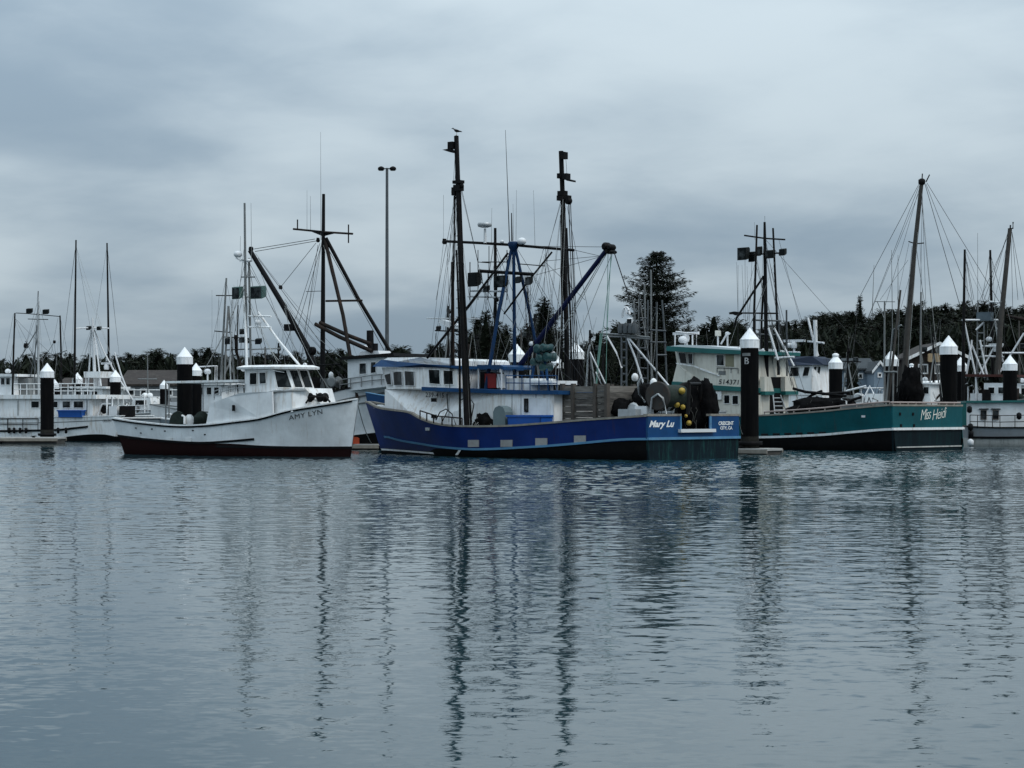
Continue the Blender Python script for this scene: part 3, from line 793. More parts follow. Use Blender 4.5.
for row, (D, n, dy) in enumerate(((300, 52, 0), (268, 44, 8), (240, 34, 20))):
    for i in range(n):
        px = 725 + 345 * (i + rng.uniform(.15, .85)) / n
        put_tree(px, interp(right_line, px) + dy + rng.uniform(-3, 6), D + rng.uniform(-9, 9), LBL_R, GRP_R, wide=1.25 if row else 1.15)
put_tree(860, 296, 290, 'slim spruce rising above the wooded ridge beside the leaning pole', None, 2, .6)
put_tree(914, 303, 282, 'flat-topped windblown tree on the ridge by the leaning pole', None, 3, .7)
put_tree(852, 361, 178, 'small dark tree standing in front of the blue-grey house', None, 3, .55)
put_tree(894, 366, 178, 'low dark tree between the pale cottage and the brown building', None, 4, .7)
put_tree(908, 352, 196, 'dark tree crown behind the left eave of the brown building', None, 1, .9)
for k, u in enumerate(used_proto):
    if not u: put_tree(300, 352, 225, LBL_L, GRP_L, k)

# the big Sitka spruce on the shore: tiers of separate upswept boughs with sky between them
def big_spruce():
    D = 188.0; top = pxw(657, 251, D); gz = ground_z(top.x, top.y) - .2; h = top.z - gz; k = D / FPX
    t = empty('spruce_tree', (top.x, top.y, gz), 0, 'tall broad spruce with tiered boughs standing above the treeline', 'tree')
    rg = random.Random(5); cr = MB(); tr = MB()
    tr.tube([(0, 0, 0), (.1, 0, h * .4), (-.05, 0, h * .8), (0, 0, h)], .30, .04, 9)
    # half-widths in photograph pixels, by image row
    wl = [(251, 4), (258, 16), (266, 24), (274, 30), (284, 34), (292, 37), (300, 41), (310, 43), (318, 40), (328, 44), (345, 46), (365, 40)]
    row = 252.5; tier = 0
    while row < 372:
        nb_ = 9 if row < 275 else 12; a0 = rg.uniform(0, 6.28); thin = rg.uniform(.75, 1.0)
        for side in range(nb_):
            az = a0 + 2 * math.pi * side / nb_ + rg.uniform(-.3, .3)
            if rg.random() < .14: continue
            L = max(.35, interp(wl, row) * k * rg.uniform(.55, 1.24) * thin)
            z0 = EYE + (HOR - row - rg.uniform(-1.2, 1.2)) * k - gz - L * .14; o = Vector((0, 0, z0))
            d = Vector((math.cos(az), math.sin(az), .16 + rg.uniform(-.10, .12))).normalized(); sd = d.cross(Vector((0, 0, 1))).normalized()
            bend = lambda u: o + d * L * u + Vector((0, 0, L * (.20 * u * u - .20 * u)))
            tr.tube([bend(u) for u in (0, .25, .5, .75, 1)], max(.03, L * .018), .012, 5, 0, False)
            nt_ = int(12 + L * 11)
            for q in range(nt_):
                u = min(1.0, .10 + .92 * (q + rg.random()) / nt_); wsp = L * .20 * math.sin(min(1, .12 + u * .86) * math.pi) + .06; s_ = rg.uniform(-1, 1)
                p = bend(u) + sd * wsp * s_ - Vector((0, 0, abs(rg.gauss(0, .17)) + .03))
                leaf_clump(cr, p, (d * .9 + sd * s_ * .9 - Vector((0, 0, .28))).normalized(), rg.uniform(.16, .28), 4, rg)
        row += rg.uniform(3.6, 6.4) if row > 270 else rg.uniform(3.2, 4.6); tier += 1
    tr.build('trunk', bark, t); cr.build('crown', needles, t)
big_spruce()

# undergrowth closing the foot of the wood
def thicket(name, x0, x1, D, z, seed, label_mat):
    rg = random.Random(seed); m = MB()
    n = int((x1 - x0) / 1.0)
    for i in range(n * 9):
        x = rg.uniform(x0, x1); y = D + rg.uniform(-4, 4); g = ground_z(x, y); hh = z * rg.uniform(.2, 1.0)
        c = Vector((x, y, g + hh)); leaf_clump(m, c, Vector((0, 0, 1)), rg.uniform(.6, 1.1), 4, rg)
    return tag(m.build(name, label_mat), kind='stuff', label='dark brush and scrub filling the foot of the wood', cat='brush')
th = thicket('undergrowth', -62, 70, 212, 4.2, 3, needles)
thicket('undergrowth', 22, 80, 232, 7.5, 4, needles)

# ------------------------------------------------------------------ houses on the shore
def house(name, label, px0, px1, D, eave, ridge, base_z, depth, wall, roofm, gable_front=False, over=.35, wins=(), win_frame=None, rz=0.0):
    a = pxw(px0, eave, D); b = pxw(px1, eave, D); rd = pxw(px0, ridge, D).z
    cx = (a.x + b.x) / 2; w = b.x - a.x; ze = a.z - base_z; zr = rd - base_z
    t = empty(name, (cx, D, base_z), rz, label, 'building')
    m = MB(); h = w / 2
    if gable_front:
        for y in (0, depth): pass
        m.slab([(-h, 0, -.5), (h, 0, -.5), (h, 0, ze), (0, 0, zr), (-h, 0, ze)], (0, 1, 0), 0, depth)
    else:
        m.slab([(-h, 0, -.5), (-h, depth, -.5), (-h, depth, ze), (-h, depth / 2, zr), (-h, 0, ze)], (1, 0, 0), 0, w)
    m.build('wall', wall, t)
    m = MB(); th_ = .16
    if gable_front:
        sl = (zr - ze) / h
        for s in (-1, 1):
            m.slab([(s * (h + over), -over, ze - sl * over + .02), (0, -over, zr + .02), (0, depth + over, zr + .02), (s * (h + over), depth + over, ze - sl * over + .02)], (0, 0, 1), 0, th_)
    else:
        sl = (zr - ze) / (depth / 2)
        for s in (0, 1):
            y0 = -over if s == 0 else depth + over
            m.slab([(-h - over, y0, ze - sl * over + .02), (h + over, y0, ze - sl * over + .02), (h + over, depth / 2, zr + .02), (-h - over, depth / 2, zr + .02)], (0, 0, 1), 0, th_)
    r = m.build('roof', roofm, t)
    if gable_front:
        m = MB()
        for s in (-1, 1):
            sl = (zr - ze) / h
            m.slab([(s * (h + over), -over - .05, ze - sl * over - .1), (0, -over - .05, zr - .1), (0, -over - .05, zr + .2), (s * (h + over), -over - .05, ze - sl * over + .2)], (0, 1, 0), 0, .045)
        m.build('bargeboard', white, r)
    for (x0, y0, x1, y1) in wins:
        p = pxw(x0, y1, D); q = pxw(x1, y0, D); m = MB()
        X0, X1, Z0, Z1 = p.x - cx, q.x - cx, p.z - base_z, q.z - base_z
        O = [(X0, 0, Z0), (X1, 0, Z0), (X1, 0, Z1), (X0, 0, Z1)]; f = .11
        I = [(X0 + f, 0, Z0 + f), (X1 - f, 0, Z0 + f), (X1 - f, 0, Z1 - f), (X0 + f, 0, Z1 - f)]
        m.ring([Vector(v) for v in O], [Vector(v) for v in I], (0, -1, 0), .003, .07); w_ = m.build('window', win_frame or white, t)
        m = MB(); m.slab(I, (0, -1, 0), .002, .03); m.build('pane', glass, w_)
    return t
shingle = paint('brown_roof_shingle', (0.030, 0.023, 0.020), 0.9, 0.3, GRIME, 0.3)
slate = paint('blue_grey_roof', (0.026, 0.034, 0.040), 0.8, 0.3, GRIME, 0.2)
siding = paint('blue_grey_siding', (0.19, 0.25, 0.31), 0.7, 0.12)
brown_wall = paint('dark_brown_shingle_wall', (0.030, 0.022, 0.017), 0.9, 0.35)
grey_wall = paint('pale_grey_wall', (0.22, 0.235, 0.245), 0.7, 0.15)
tan = paint('tan_signboard', (0.36, 0.26, 0.15), 0.7, 0.2)
GZ = 2.45
house('low_shed', 'low dark shed with brown pitched roof behind the docks, left of the paired piles', 122, 180, 184, 385, 371, GZ, 9, grey_wall, shingle, wins=[(128, 388, 135, 396), (140, 388, 147, 396), (166, 388, 173, 396)])
house('house', 'blue-grey house with a long slate roof beyond the teal boat bow', 838, 874, 186, 369.5, 359, GZ, 8, siding, slate, wins=[(844, 373, 849, 379), (858, 373, 863, 379)])
house('house', 'small pale gabled cottage beside the blue-grey house', 874, 886, 182, 370, 362.5, GZ, 6, siding, slate, True, .2, wins=[(877.5, 372.5, 882, 377.5)])
bh = house('gabled_building', 'dark brown gabled building with white-trimmed windows and a tan sign', 912, 966, 184, 357, 344, GZ, 9, brown_wall, shingle, True, .4, wins=[(918, 364, 928, 374), (934, 364, 944, 374), (950, 364, 959, 374)])
def sign_board():
    D = 183.4; a = pxw(928, 362, D); b = pxw(941, 353.5, D)
    t = empty('signboard', ((a.x + b.x) / 2, D, a.z), 0, 'tan notched signboard on the gable of the brown building', 'sign')
    w = (b.x - a.x); h = b.z - a.z; m = MB()
    m.slab([(-w / 2, 0, h * .12), (-w / 2 + .12, 0, 0), (w / 2 - .12, 0, 0), (w / 2, 0, h * .12), (w / 2, 0, h * .88), (w / 2 - .12, 0, h), (-w / 2 + .12, 0, h), (-w / 2, 0, h * .88)], (0, 1, 0), -.05, .28)
    m.build('board', tan, t)
sign_board()
house('low_shed', 'long pale shed low on the shore behind the white boats at the far left', 60, 118, 188, 387, 379, GZ, 7, grey_wall, shingle)

# railings along the lot
def railing(label, px0, px1, D, zt, mat, step=2.0):
    a = pxw(px0, zt, D); b = pxw(px1, zt, D); t = empty('railing', (a.x, D, GZ), 0, label, 'railing'); h = a.z - GZ
    n = max(2, int((b.x - a.x) / step)); m = MB()
    for k in (1.0, .55): m.tube([(0, 0, h * k), (b.x - a.x, 0, h * k)], .05, None, 6)
    m.build('rail', mat, t)
    for i in range(n + 1):
        m = MB(); m.tube([((b.x - a.x) * i / n, 0, -.3), ((b.x - a.x) * i / n, 0, h)], .05, None, 6); m.build('post', mat, t)
railing('white pipe railing along the shore before the blue-grey house', 838, 884, 178, 388, white)
railing('white pipe railing along the shore before the brown-roofed shed', 118, 180, 178, 390, white)

# ------------------------------------------------------------------ the tall light pole
def light_pole():
    D = 176.0; p = pxw(387, 168, D); b = Vector((p.x, D, GZ)); k = D / FPX; h = p.z - GZ
    t = empty('light_pole', b, 0, 'tall thin grey light pole with twin lamp heads', 'street lamp'); m = MB()
    m.tube([(0, 0, -.3), (0, 0, h)], .20, .12, 10); m.build('pole', galv, t)
    m = MB(); m.tube([(-.62, 0, h - .05), (.62, 0, h - .05)], .05, None, 6); m.build('arm', galv, t)
    for s in (-1, 1):
        m = MB(); m.lathe([(.16, -.18), (.30, -.12), (.27, .06), (.10, .16)], (s * .52, 0, h - .02), 12); hd = m.build('lamp_head', dark_steel, t)
        m = MB(); m.lathe([(.2, -.22), (.26, -.185)], (s * .52, 0, h - .02), 12); m.build('lens', lens_mat, hd)
light_pole()

# ------------------------------------------------------------------ docks and guide piles
def dock(label, px, D, ln, wd, head, top=.38, back=0.0):
    o = Vector(((px - 512) * D / FPX, D, 0)); t = empty('floating_dock', o, head, label, 'dock'); m = MB()
    m.box((ln / 2 - back, 0, top - .05), (ln, wd, .1)); m.build('deck', dock_top, t)
    m = MB()
    n = max(1, int(ln / 3.2))
    for i in range(n): m.box((ln * (i + .5) / n - back, 0, (top - .1) / 2 - .2), (ln / n - .12, wd - .12, top - .1 + .4))
    m.build('float', dock_side, t)
    m = MB()
    for s in (-1, 1): m.box((ln / 2 - back, s * (wd / 2 + .04), top - .14), (ln, .07, .16))
    m.build('fender_board', rail_wood, t)
    m = MB()
    for i in range(max(1, int(ln / 4))):
        x = 1.5 + 4 * i - back; s = -1 if i % 2 else 1
        m.tube([(x - .18, s * (wd / 2 - .2), top + .08), (x + .18, s * (wd / 2 - .2), top + .08)], .03, None, 6); m.box((x, s * (wd / 2 - .2), top + .03), (.16, .08, .1))
    m.build('cleat', dark_steel, t)
    return t
TH = R(146)     # the slips run away to the left
AX = Vector((math.cos(TH), math.sin(TH), 0))
dock('pale concrete-topped float below the left front pile', 62, 122, 24, 2.4, R(180), .36)
dock('short finger float round the front pile lettered B', 775, 89.5, 30, 1.5, TH, .27)
dock('finger float seen between the white boat bow and the blue boat bow', 381, 101, 8, 1.6, R(176), .30)
dock('long walkway float lying behind the moored boats', 1040, 136, 78, 2.6, R(178), .45)

def guide_pile(label, px, D, apex, capw, letter=None, knob=False, skirt=.42, cone=.62):
    k = D / FPX; p = pxw(px, apex, D); r = capw * k / 2
    t = empty('guide_pile', (p.x, D, 0), 0, label, 'pile'); h = p.z
    zc = h - 2 * r * (skirt + cone) ; zs = h - 2 * r * cone
    m = MB(); m.lathe([(r * .92, -4.5), (r * .92, zc + .15)], (0, 0, 0), 24); m.build('pipe', pile_steel, t)
    m = MB(); m.lathe([(r * .935, -.4), (r * .97, .1), (r * .96, .5), (r * .93, .8)], (0, 0, 0), 24); m.build('growth', barnacle, t)
    m = MB()
    m.lathe([(r, zc), (r, zs), (r * .03, h)], (0, 0, 0), 14, 0, 'z', False)
    c = m.build('cap', cap_white, t)
    m = MB(); m.lathe([(r * 1.012, zs - .03), (r * 1.012, zs + .02)], (0, 0, 0), 14, 0, 'z', False); m.build('rim', cap_white, c)
    if knob:
        m = MB(); m.lathe([(r * .3, h - r * .5), (r * .46, h - r * .3), (r * .46, h - r * .05), (r * .2, h + r * .1)], (0, 0, 0), 12); m.build('knob', cap_white, t)
    m = MB(); n = 16
    m.lathe([(r * .99, .42), (r * 1.3, .42), (r * 1.3, .58), (r * .99, .58)], (0, 0, 0), n); m.build('collar', dark_steel, t)
    return t
PB = guide_pile('front guide pile with a white cone cap, lettered B, before the teal boat', 749.7, 90.2, 327.7, 19.6)
def pile_letter():
    D = 90.2; r = 19.6 * D / FPX / 2 * .92; cx = PB.location.x
    def put(txt, x0, x1, ytop, ybot, nm, mat):
        uv, fs = text_verts(txt, 0, .01); m = MB(); vs = []
        for u, v in uv:
            px = x0 + (x1 - x0) * u; py = ybot + (ytop - ybot) * v; X = (px - 512) * D / FPX - cx
            X = max(-r * .99, min(r * .99, X)); vs.append((X, -math.sqrt(r * r - X * X) - .008, EYE + (HOR - py) * D / FPX))
        m.add(vs, fs); m.build(nm, mat, PB)
    put('B', 743.8, 747.8, 357.8, 364.2, 'letter', paint('worn_white_lettering', (.42, .42, .41), .7, .2))
    # the small white plate above the letter
    m = MB(); vs = []; n = 5
    for zpx in (356.2, 353.2):
        for i in range(n):
            X = (741.8 + 7.5 * i / (n - 1) - 512) * D / FPX - cx; X = max(-r * .99, X)
            vs.append((X, -math.sqrt(max(0, r * r - X * X)) - .012, EYE + (HOR - zpx) * D / FPX))
    m.add(vs, [(i, i + 1, n + i + 1, n + i) for i in range(n - 1)]); m.build('plate', grey_steel, PB)
pile_letter()
guide_pile('white-capped black pile standing in the pale dock at the left front', 47.2, 124, 363, 14.2)
guide_pile('broad white-capped pile rising behind the stern of the white boat', 184.7, 106, 347, 16.6)
guide_pile('white-capped pile half hidden behind the broad pile at the white boat stern', 196, 128, 363, 12.4)
guide_pile('short white-capped pile left of the broad pile behind the white boat', 164, 150, 380, 8.6)
guide_pile('white-capped pile beside the white troller bow, right of its railings', 115.5, 140, 370, 11.6)
guide_pile('small white-capped pile above the white flybridge railing', 77.5, 158, 372.5, 10.6)
guide_pile('white-capped pile mostly hidden behind the left front pile', 54.5, 150, 379, 9.6)
guide_pile('white-capped pile behind the blue boat mast legs', 517, 100, 344, 17.6)
guide_pile('white-capped pile left of the trawl pole foot, lower than its neighbour', 557, 132, 355, 12.8)
guide_pile('broad white-capped pile over the grey timber bin of the blue boat', 576, 104, 342, 16.6)
guide_pile('knob-topped white-capped pile in front of the white boat with the navy roof', 835.6, 118, 354, 14.4, None, True)
guide_pile('white-capped pile left of the leaning wooden pole', 891, 112, 350, 15.6)
guide_pile('small white-capped pile behind the foot of the leaning wooden pole', 911.5, 150, 364, 10.2, None, True)
guide_pile('broad white-capped pile standing over the teal boat stern', 948.6, 108, 335.5, 18.4)
guide_pile('white-capped pile half hidden to the right of the teal stern pile', 960.5, 132, 357, 14)
guide_pile('white-capped pile among the rigging near the right edge', 1010, 122, 355, 15)
# ================================================================== BOATS IN FRONT
# ------------------------------------------------------------------ white boat AMY LYN, bow to the right and towards us
A = Boat('fishing_boat', 'white fishing boat with red bottom and the black name AMY LYN on its bow', 235, 88.0, TH - math.pi, -1)
AH = Hull(A, 1.85, (358.5, 399), (350.5, 456), (112.5, 418), (122, 453),
          [(112.5, 418.5), (136, 422), (173, 425.5), (204, 425), (237, 421.3), (260, 418.2), (289, 410.5), (329, 404), (357, 399.2)], plan=(.82, .42, 2.6), fwl=(.90, .95, .42))
a_boot = AH.curve([(113, 436), (133, 438.5), (155, 440.3), (198, 443), (233, 443.8), (260, 445.5), (300, 446.5), (350, 446.8)])
AH.build([a_boot], [red_bottom, white_hull], white, tarp_grey, 0.75, cap=(.12, .05))
AH.strip('sheer_strake', AH.sheer, .07, .045, black, 0, .985, zoff=-.05)
AH.strip('rub_rail', AH.curve([(113, 435.6), (155, 440), (198, 442.8), (233, 441), (273, 437.3)]), .09, .05, black, 0, .66)
AH.strip('boot_stripe', AH.curve([(233, 446.5), (300, 447.6), (350, 447.6)]), .10, .012, black, .5, 1.0)
A.words('AMY LYN', (289, 420.3), (322.5, 413.8), (288.5, 415.6), lambda x, y: AH.solve(x, y, off=.012)[2], letter_black, 0, .0, 1.08, name='boat_name')
ay = -1.78
# raised side wing and trunk cabin
def a_side(x, y): return AH.solve(x, y, True, -.03)[2]
wing = [(206, 424.5), (209.5, 406), (213, 402.5), (227, 397.3), (240, 393), (272, 391.5), (273, 414.5), (260, 418.2), (237, 421.2)]
m = MB(); P = [AH.solve(x, y, True, -.02)[2] for x, y in wing]; m.slab(P, (0, 1, 0), 0, .08)
P2 = [Vector((p.x, -p.y, p.z)) for p in P]; m.slab(P2, (0, -1, 0), 0, .08); m.build('bulwark_wing', white_hull, A.root)
A.sym('trunk_cabin', [(262, 420, 1.3), (262, 393, 1.3), (274, 390.4, 1.3), (292, 388.8, 1.22), (305, 388.2, .9), (316, 388.8, .3), (320.5, 404, .35), (309, 408, .95), (292, 412, 1.3)], white)
A.sym('cabin_trim', [(262, 394.2, 1.32), (274, 391.6, 1.32), (292, 390, 1.24), (304.6, 389.5, .92), (315, 390, .33), (315.3, 391.2, .35), (304.8, 390.7, .94), (292, 391.2, 1.26), (274, 392.8, 1.34), (262, 395.4, 1.34)], grey_steel)
# freeing ports and scuppers
for q in ([(128, 436.2), (134, 437), (133.6, 438.6), (128.4, 438)], [(141, 437.4), (147.5, 438.3), (147, 440), (141.5, 439.3)], [(166.5, 437.2), (172.5, 437.8), (172.5, 441.4), (166.5, 441)], [(185.5, 437.4), (191.5, 437.6), (191.5, 441.8), (185.5, 441.6)]):
    P = [AH.solve(x, y)[2] for x, y in q]; A.face('freeing_port', P, (0, -1, 0), .0, .03, white)
m = MB()
for x, y in ((136, 428), (152, 429), (193, 430.5), (205, 434.5), (141, 433), (165, 431)):
    p = AH.solve(x, y)[2]; m.box(p, (.09, .05, .05))
m.build('scupper', black, A.root)
m = MB(); p = A.at(233.5, 408, ay - .06); m.box(p, (.12, .06, .26)); m.build('vent', black, A.root)
# wheelhouse
wx0, wx1 = A.at(246, 380, -1.15).x, A.at(300, 392, -1.15).x
side = [(244.8, 392), (244.8, 371.5), (272, 369), (276, 389.6)]
zt, zb_ = A.at(272, 368.5, -1.15).z, A.at(290, 391.5, -1.15).z
xc_b, xc_t = A.at(276.5, 388, -1.15).x, A.at(272.0, 369, -1.15).x
xa = A.at(244.8, 380, -1.15).x
# plan: flat sides, a raked front
fr_b, fr_t = xc_b + 0.62, xc_t + 0.42
def whpoly(x_c, x_f, z): return [Vector((xa, -1.15, z)), Vector((x_c, -1.15, z)), Vector((x_f, -.66, z)), Vector((x_f, .66, z)), Vector((x_c, 1.15, z)), Vector((xa, 1.15, z))]
m = MB(); b_ = whpoly(xc_b, fr_b, zb_ - .05); t_ = whpoly(xc_t, fr_t, zt)
m.add(b_ + t_, [(0, 1, 7, 6), (1, 2, 8, 7), (2, 3, 9, 8), (3, 4, 10, 9), (4, 5, 11, 10), (5, 0, 6, 11), (6, 7, 8, 9, 10, 11)]); m.build('wheelhouse', white, A.root)
for q in ([(250, 372.8), (257.4, 372.6), (257.4, 384.6), (250, 384.8)], [(259.6, 372.4), (266.3, 372.2), (266.8, 383.6), (259.8, 384.2)]): A.win_side(q, -1.15, .018)
def facewin(i, j, u0, u1, v0, v1):
    bl, br, tl, tr_ = b_[i], b_[j], t_[i], t_[j]
    def q(u, v): return (bl.lerp(br, u)).lerp(tl.lerp(tr_, u), v)
    P = [q(u0, v0), q(u1, v0), q(u1, v1), q(u0, v1)]
    nrm = (P[1] - P[0]).cross(P[3] - P[0]).normalized(); A.window(P, nrm, .022)
facewin(1, 2, .10, .92, .19, .95); facewin(2, 3, .04, .47, .19, .95); facewin(2, 3, .53, .96, .19, .95); facewin(3, 4, .08, .9, .19, .95)
m = MB()
def roofp(d, z): return [Vector((xa - .3, -1.32 - d, z)), Vector((xc_t + .12, -1.32 - d, z)), Vector((fr_t + .58 + d, -.8, z)), Vector((fr_t + .58 + d, .8, z)), Vector((xc_t + .12, 1.32 + d, z)), Vector((xa - .3, 1.32 + d, z))]
r0, r1, r2 = roofp(0, zt - .02), roofp(.03, zt + .07), [Vector((p.x * .86 + (xa + fr_t) / 2 * .14, p.y * .8, zt + .16)) for p in roofp(0, 0)]
m.add(r0 + r1 + r2, [(5, 4, 3, 2, 1, 0)] + [(i, (i + 1) % 6, 6 + (i + 1) % 6, 6 + i) for i in range(6)] + [(6 + i, 6 + (i + 1) % 6, 12 + (i + 1) % 6, 12 + i) for i in range(6)] + [(12, 13, 14, 15, 16, 17)])
m.build('roof', white, A.root)
A.tube('grab_rail', [(284, 372.4, -1.36), (272, 370.5, -1.36), (250, 371.5, -1.36)], .014, alu)
# anchor winch
for x in (312.5, 322.5):
    m = MB(); c = A.at(x, 397.5, -.55); m.lathe([(.10, -.2), (.20, -.19), (.20, -.15), (.13, -.12), (.13, .12), (.20, .15), (.20, .19), (.10, .2)], c, 14, 0, 'y'); w_ = m.build('anchor_winch', dark_steel, A.root)
A.tube('winch_frame', [(306, 403, -.85), (310, 397, -.85), (326, 397, -.85), (330, 402, -.85)], .04, dark_steel)
# aft shelter: thin roof on posts
A.prism('shelter_roof', [(165, 383.2), (165, 381.2), (238, 379.6), (238, 382)], -1.2, 1.2, white)
A.tube('shelter_post', [(165.8, 383, -1.1), (165.8, 424, -1.1)], .035, grey_steel)
A.tube('shelter_post', [(169, 382, 1.1), (169, 418, 1.1)], .035, grey_steel)
A.tube('shelter_post', [(203, 382, 1.1), (203, 418, 1.1)], .03, alu)
A.rail_posts('hand_rail', [(214, 398.2), (230, 392.5), (245, 390.5)], -1.2, 5, .30, alu, .018, 2)
# gear on the after deck
m = MB(); c = A.at(190, 423, .2); m.lathe([(.50, -.8), (.52, -.76), (.30, -.72), (.32, 0), (.30, .72), (.52, .76), (.50, .8)], (c.x, c.y, c.z + .02), 18, 0, 'y'); m.build('net_drum', net_green, A.root)
m = MB(); m.box((c.x - .9, .2, c.z - .25), (1.0, 1.4, .4)); m.build('hatch', deck_grey, A.root)
m = MB(); q = A.at(189.5, 419, -.9); m.lathe([(.12, -.5), (.19, -.1), (.19, .08), (.08, .2)], q, 12); m.build('vent_cowl', white, A.root)
A.tube('davit', [(184.5, 424, -1.3), (184.5, 416.5, -1.3), (182, 415.5, -1.3)], .05, white)
A.tube('davit', [(166, 415.5, 1.2), (168.5, 413.6, 1.2), (171.5, 415, 1.2)], .05, white)
# mast with its gear
A.tube('mast', [(246.5, 391, 0), (245.6, 300, 0), (244.6, 203, 0)], .075, grey_steel, .045, 8)
A.tube('mast_leg', [(247.5, 391.5, -.5), (246, 340, -.35), (243.8, 296, -.05)], .065, white, .05, 8)
A.tube('ladder_pole', [(251, 388, .5), (250, 320, .35), (249, 258, .1)], .05, grey_steel, None, 6)
A.tube('mast_stay_leg', [(258, 312, .2), (279, 341, .15), (301, 367, .1)], .05, white, None, 6)
A.tubes('cross_arm', [[(248, 316, 0), (271, 316.4, 0)], [(248, 327, 0), (271, 327.2, 0)]], .045, white)
A.tubes('spreader', [[(241, 260, 0), (252, 261, 0)], [(241, 277, 0), (255, 277, 0)], [(240, 297, 0), (256, 297, 0)], [(238, 340, 0), (262, 341, 0)], [(250, 349.5, 0), (280, 348.5, 0)]], .03, grey_steel)
A.dome(238, 254, 0, 4.4); A.dome(248.6, 260.5, 0, 2.4, None, 'radome'); A.dome(258, 322, 0, 3.6); A.dome(244, 369, -.2, 3.2); A.dome(305, 364.5, .2, 2.2)
A.tube('radome_bracket', [(236, 258, 0), (244, 262, 0)], .03, white)
A.lamp(238.5, 292, -.1, 10, 12, lamp_green); A.lamp(259.5, 291.5, -.1, 15, 12.5, lamp_green)
A.tube('antenna', [(251.5, 260, 0), (251, 203, 0)], .012, grey_steel, .006)
A.tube('antenna', [(240, 262, .3), (240.5, 236, .3)], .010, grey_steel, .006)
A.lamp(243, 339, -.3, 7, 5); A.lamp(259, 340.5, -.3, 7, 5)
for a, b in (((246, 262, 0), (305, 365, -1.0)), ((245, 262, 0), (214, 400, -1.2)), ((249, 262, .1), (283, 330, .1)), ((249, 300, 0), (266, 366, .8)), ((245, 240, 0), (228, 395, 1.0))):
    A.stay(a, b, .010)
A.tube('outrigger_pole', [(231, 392, 1.3), (230, 360, 1.3), (232, 300, 1.3)], .03, alu)

# ------------------------------------------------------------------ blue boat Mary Lu, stern to the right and towards us
M_ = Boat('fishing_boat', 'blue-hulled trawler with white house, tall trawl poles and the name Mary Lu', 560, 84.9, R(140), 1)
MH = Hull(M_, 3.3, (366, 402), (382, 455.5), (647, 416.2), (648, 459.5),
          [(367, 402.5), (378, 408.2), (393, 410.6), (409, 413), (420, 419), (437, 424.6), (462, 426.8), (505, 426.5), (540, 424.2), (582, 420.8), (620, 418.2), (646, 416.4)], plan=(.97, .30, 2.3), fwl=(.97, .97, .34))
m_str = MH.curve([(388, 437), (400, 440.4), (414, 442.8), (443, 447.2), (479, 449.2), (534, 446.7), (575, 443.6), (620, 439.6), (646, 439)])
m_str = [(t, z) for t, z in m_str]
low = [(t, z - .02) for t, z in m_str]
m_low = [(0, low[0][1] - .01), (.45, interp(low, .45) - .03), (.70, interp(low, .70) - .10), (.735, .16), (1.0, .20)]
MH.build([m_low], [black_bottom, blue_hull], rail_wood, blue_trim, 0.85, transom=False, cap=(.17, .07))
MH.strip('rub_rail', m_str, .09, .05, blue_light, 0.0, .955, both=True)
MH.strip('boot_stripe', [(.70, .10), (1.0, .19)], .075, .02, white, .715, .995)
p = [MH.solve(x, y)[2] for x, y in ((455.5, 455), (458.3, 455), (461.2, 450), (459, 450))]; M_.face('boot_stripe_tick', p, (0, 1, 0), .0, .03, white)
p = [MH.solve(x, y)[2] for x, y in ((426, 427.6), (430, 427.6), (430, 430.6), (426, 430.6))]; M_.face('anchor_patch', p, (0, 1, 0), .0, .05, vinyl)
for x0, y0, x1, y1 in ((468.4, 440, 479.2, 447), (501, 440, 512.7, 446.8), (535.8, 438.2, 547.5, 446), (574.5, 435.6, 586, 443.4)):
    P = [MH.solve(x, y)[2] for x, y in ((x0, y1), (x1, y1 - .1), (x1, y0 - .1), (x0, y0))]
    M_.face('freeing_port', P, (0, 1, 0), -.02, .035, paint('grey_port_plate', (0.33, 0.32, 0.31), .8, .2, RUST, .3))
# transom: two panels either side of the stern opening, the stained plate below them
xs_ = MH.xsr - .01
def T(px, py, d=0.0): return M_.atx(px, py, xs_ - d)
yL, yR = MH.hb * .97, -MH.hb * .97
def tz(py): return T(647, py).z
zt_, zst, zsl = tz(416.3), tz(438.8), tz(432.5)
yo0, yo1 = T(680, 425).y, T(710, 425).y
wl_f = .97
def tpanel(name, y0, y1, z0, z1, mat, d0=-.06, d1=.03, r0=1.0, r1=1.0):
    m = MB(); m.slab([(xs_, y0 * r0, z0), (xs_, y1 * r0, z0), (xs_, y1 * r1, z1), (xs_, y0 * r1, z1)], (-1, 0, 0), d0, d1); return m.build(name, mat, M_.root)
tpanel('transom_panel', yL, yo0, zst, zt_, blue_transom); tpanel('transom_panel', yo1, yR, zst, zt_, blue_transom)
tpanel('transom', yo0, yo1, zst, zsl, blue_transom); tpanel('transom_plate', yL, yR, -.6, zst, teal_stain, -.06, .028, .965, .995)
m = MB(); m.box((xs_ - .05, 0, zst), (.10, yL - yR + .04, .10)); m.build('transom_rail', blue_light, M_.root)
m = MB(); m.box((xs_ - .03, (yo0 + yo1) / 2, zsl + .05), (.30, abs(yo1 - yo0) + .35, .13)); m.build('stern_sill', vinyl, M_.root)
for y0, y1 in ((yL, yo0), (yo1, yR)):
    m = MB(); m.box((xs_ + .06, (y0 + y1) / 2, zt_ + .05), (.22, abs(y1 - y0) + .06, .09)); m.build('transom_cap', rail_wood, M_.root)
for y in (yo0, yo1):
    m = MB(); m.tube([(xs_ - .02, y, zsl), (xs_ - .02, y, zt_)], .05, None, 8); m.build('stern_post', blue_light, M_.root)
tm = lambda x, y: M_.atx(x, y, xs_ - .042)
M_.words('Mary Lu', (649.0, 429.2), (674.0, 429.0), (649.6, 420.6), tm, letter_white, .28, .036, 1.0, name='boat_name')
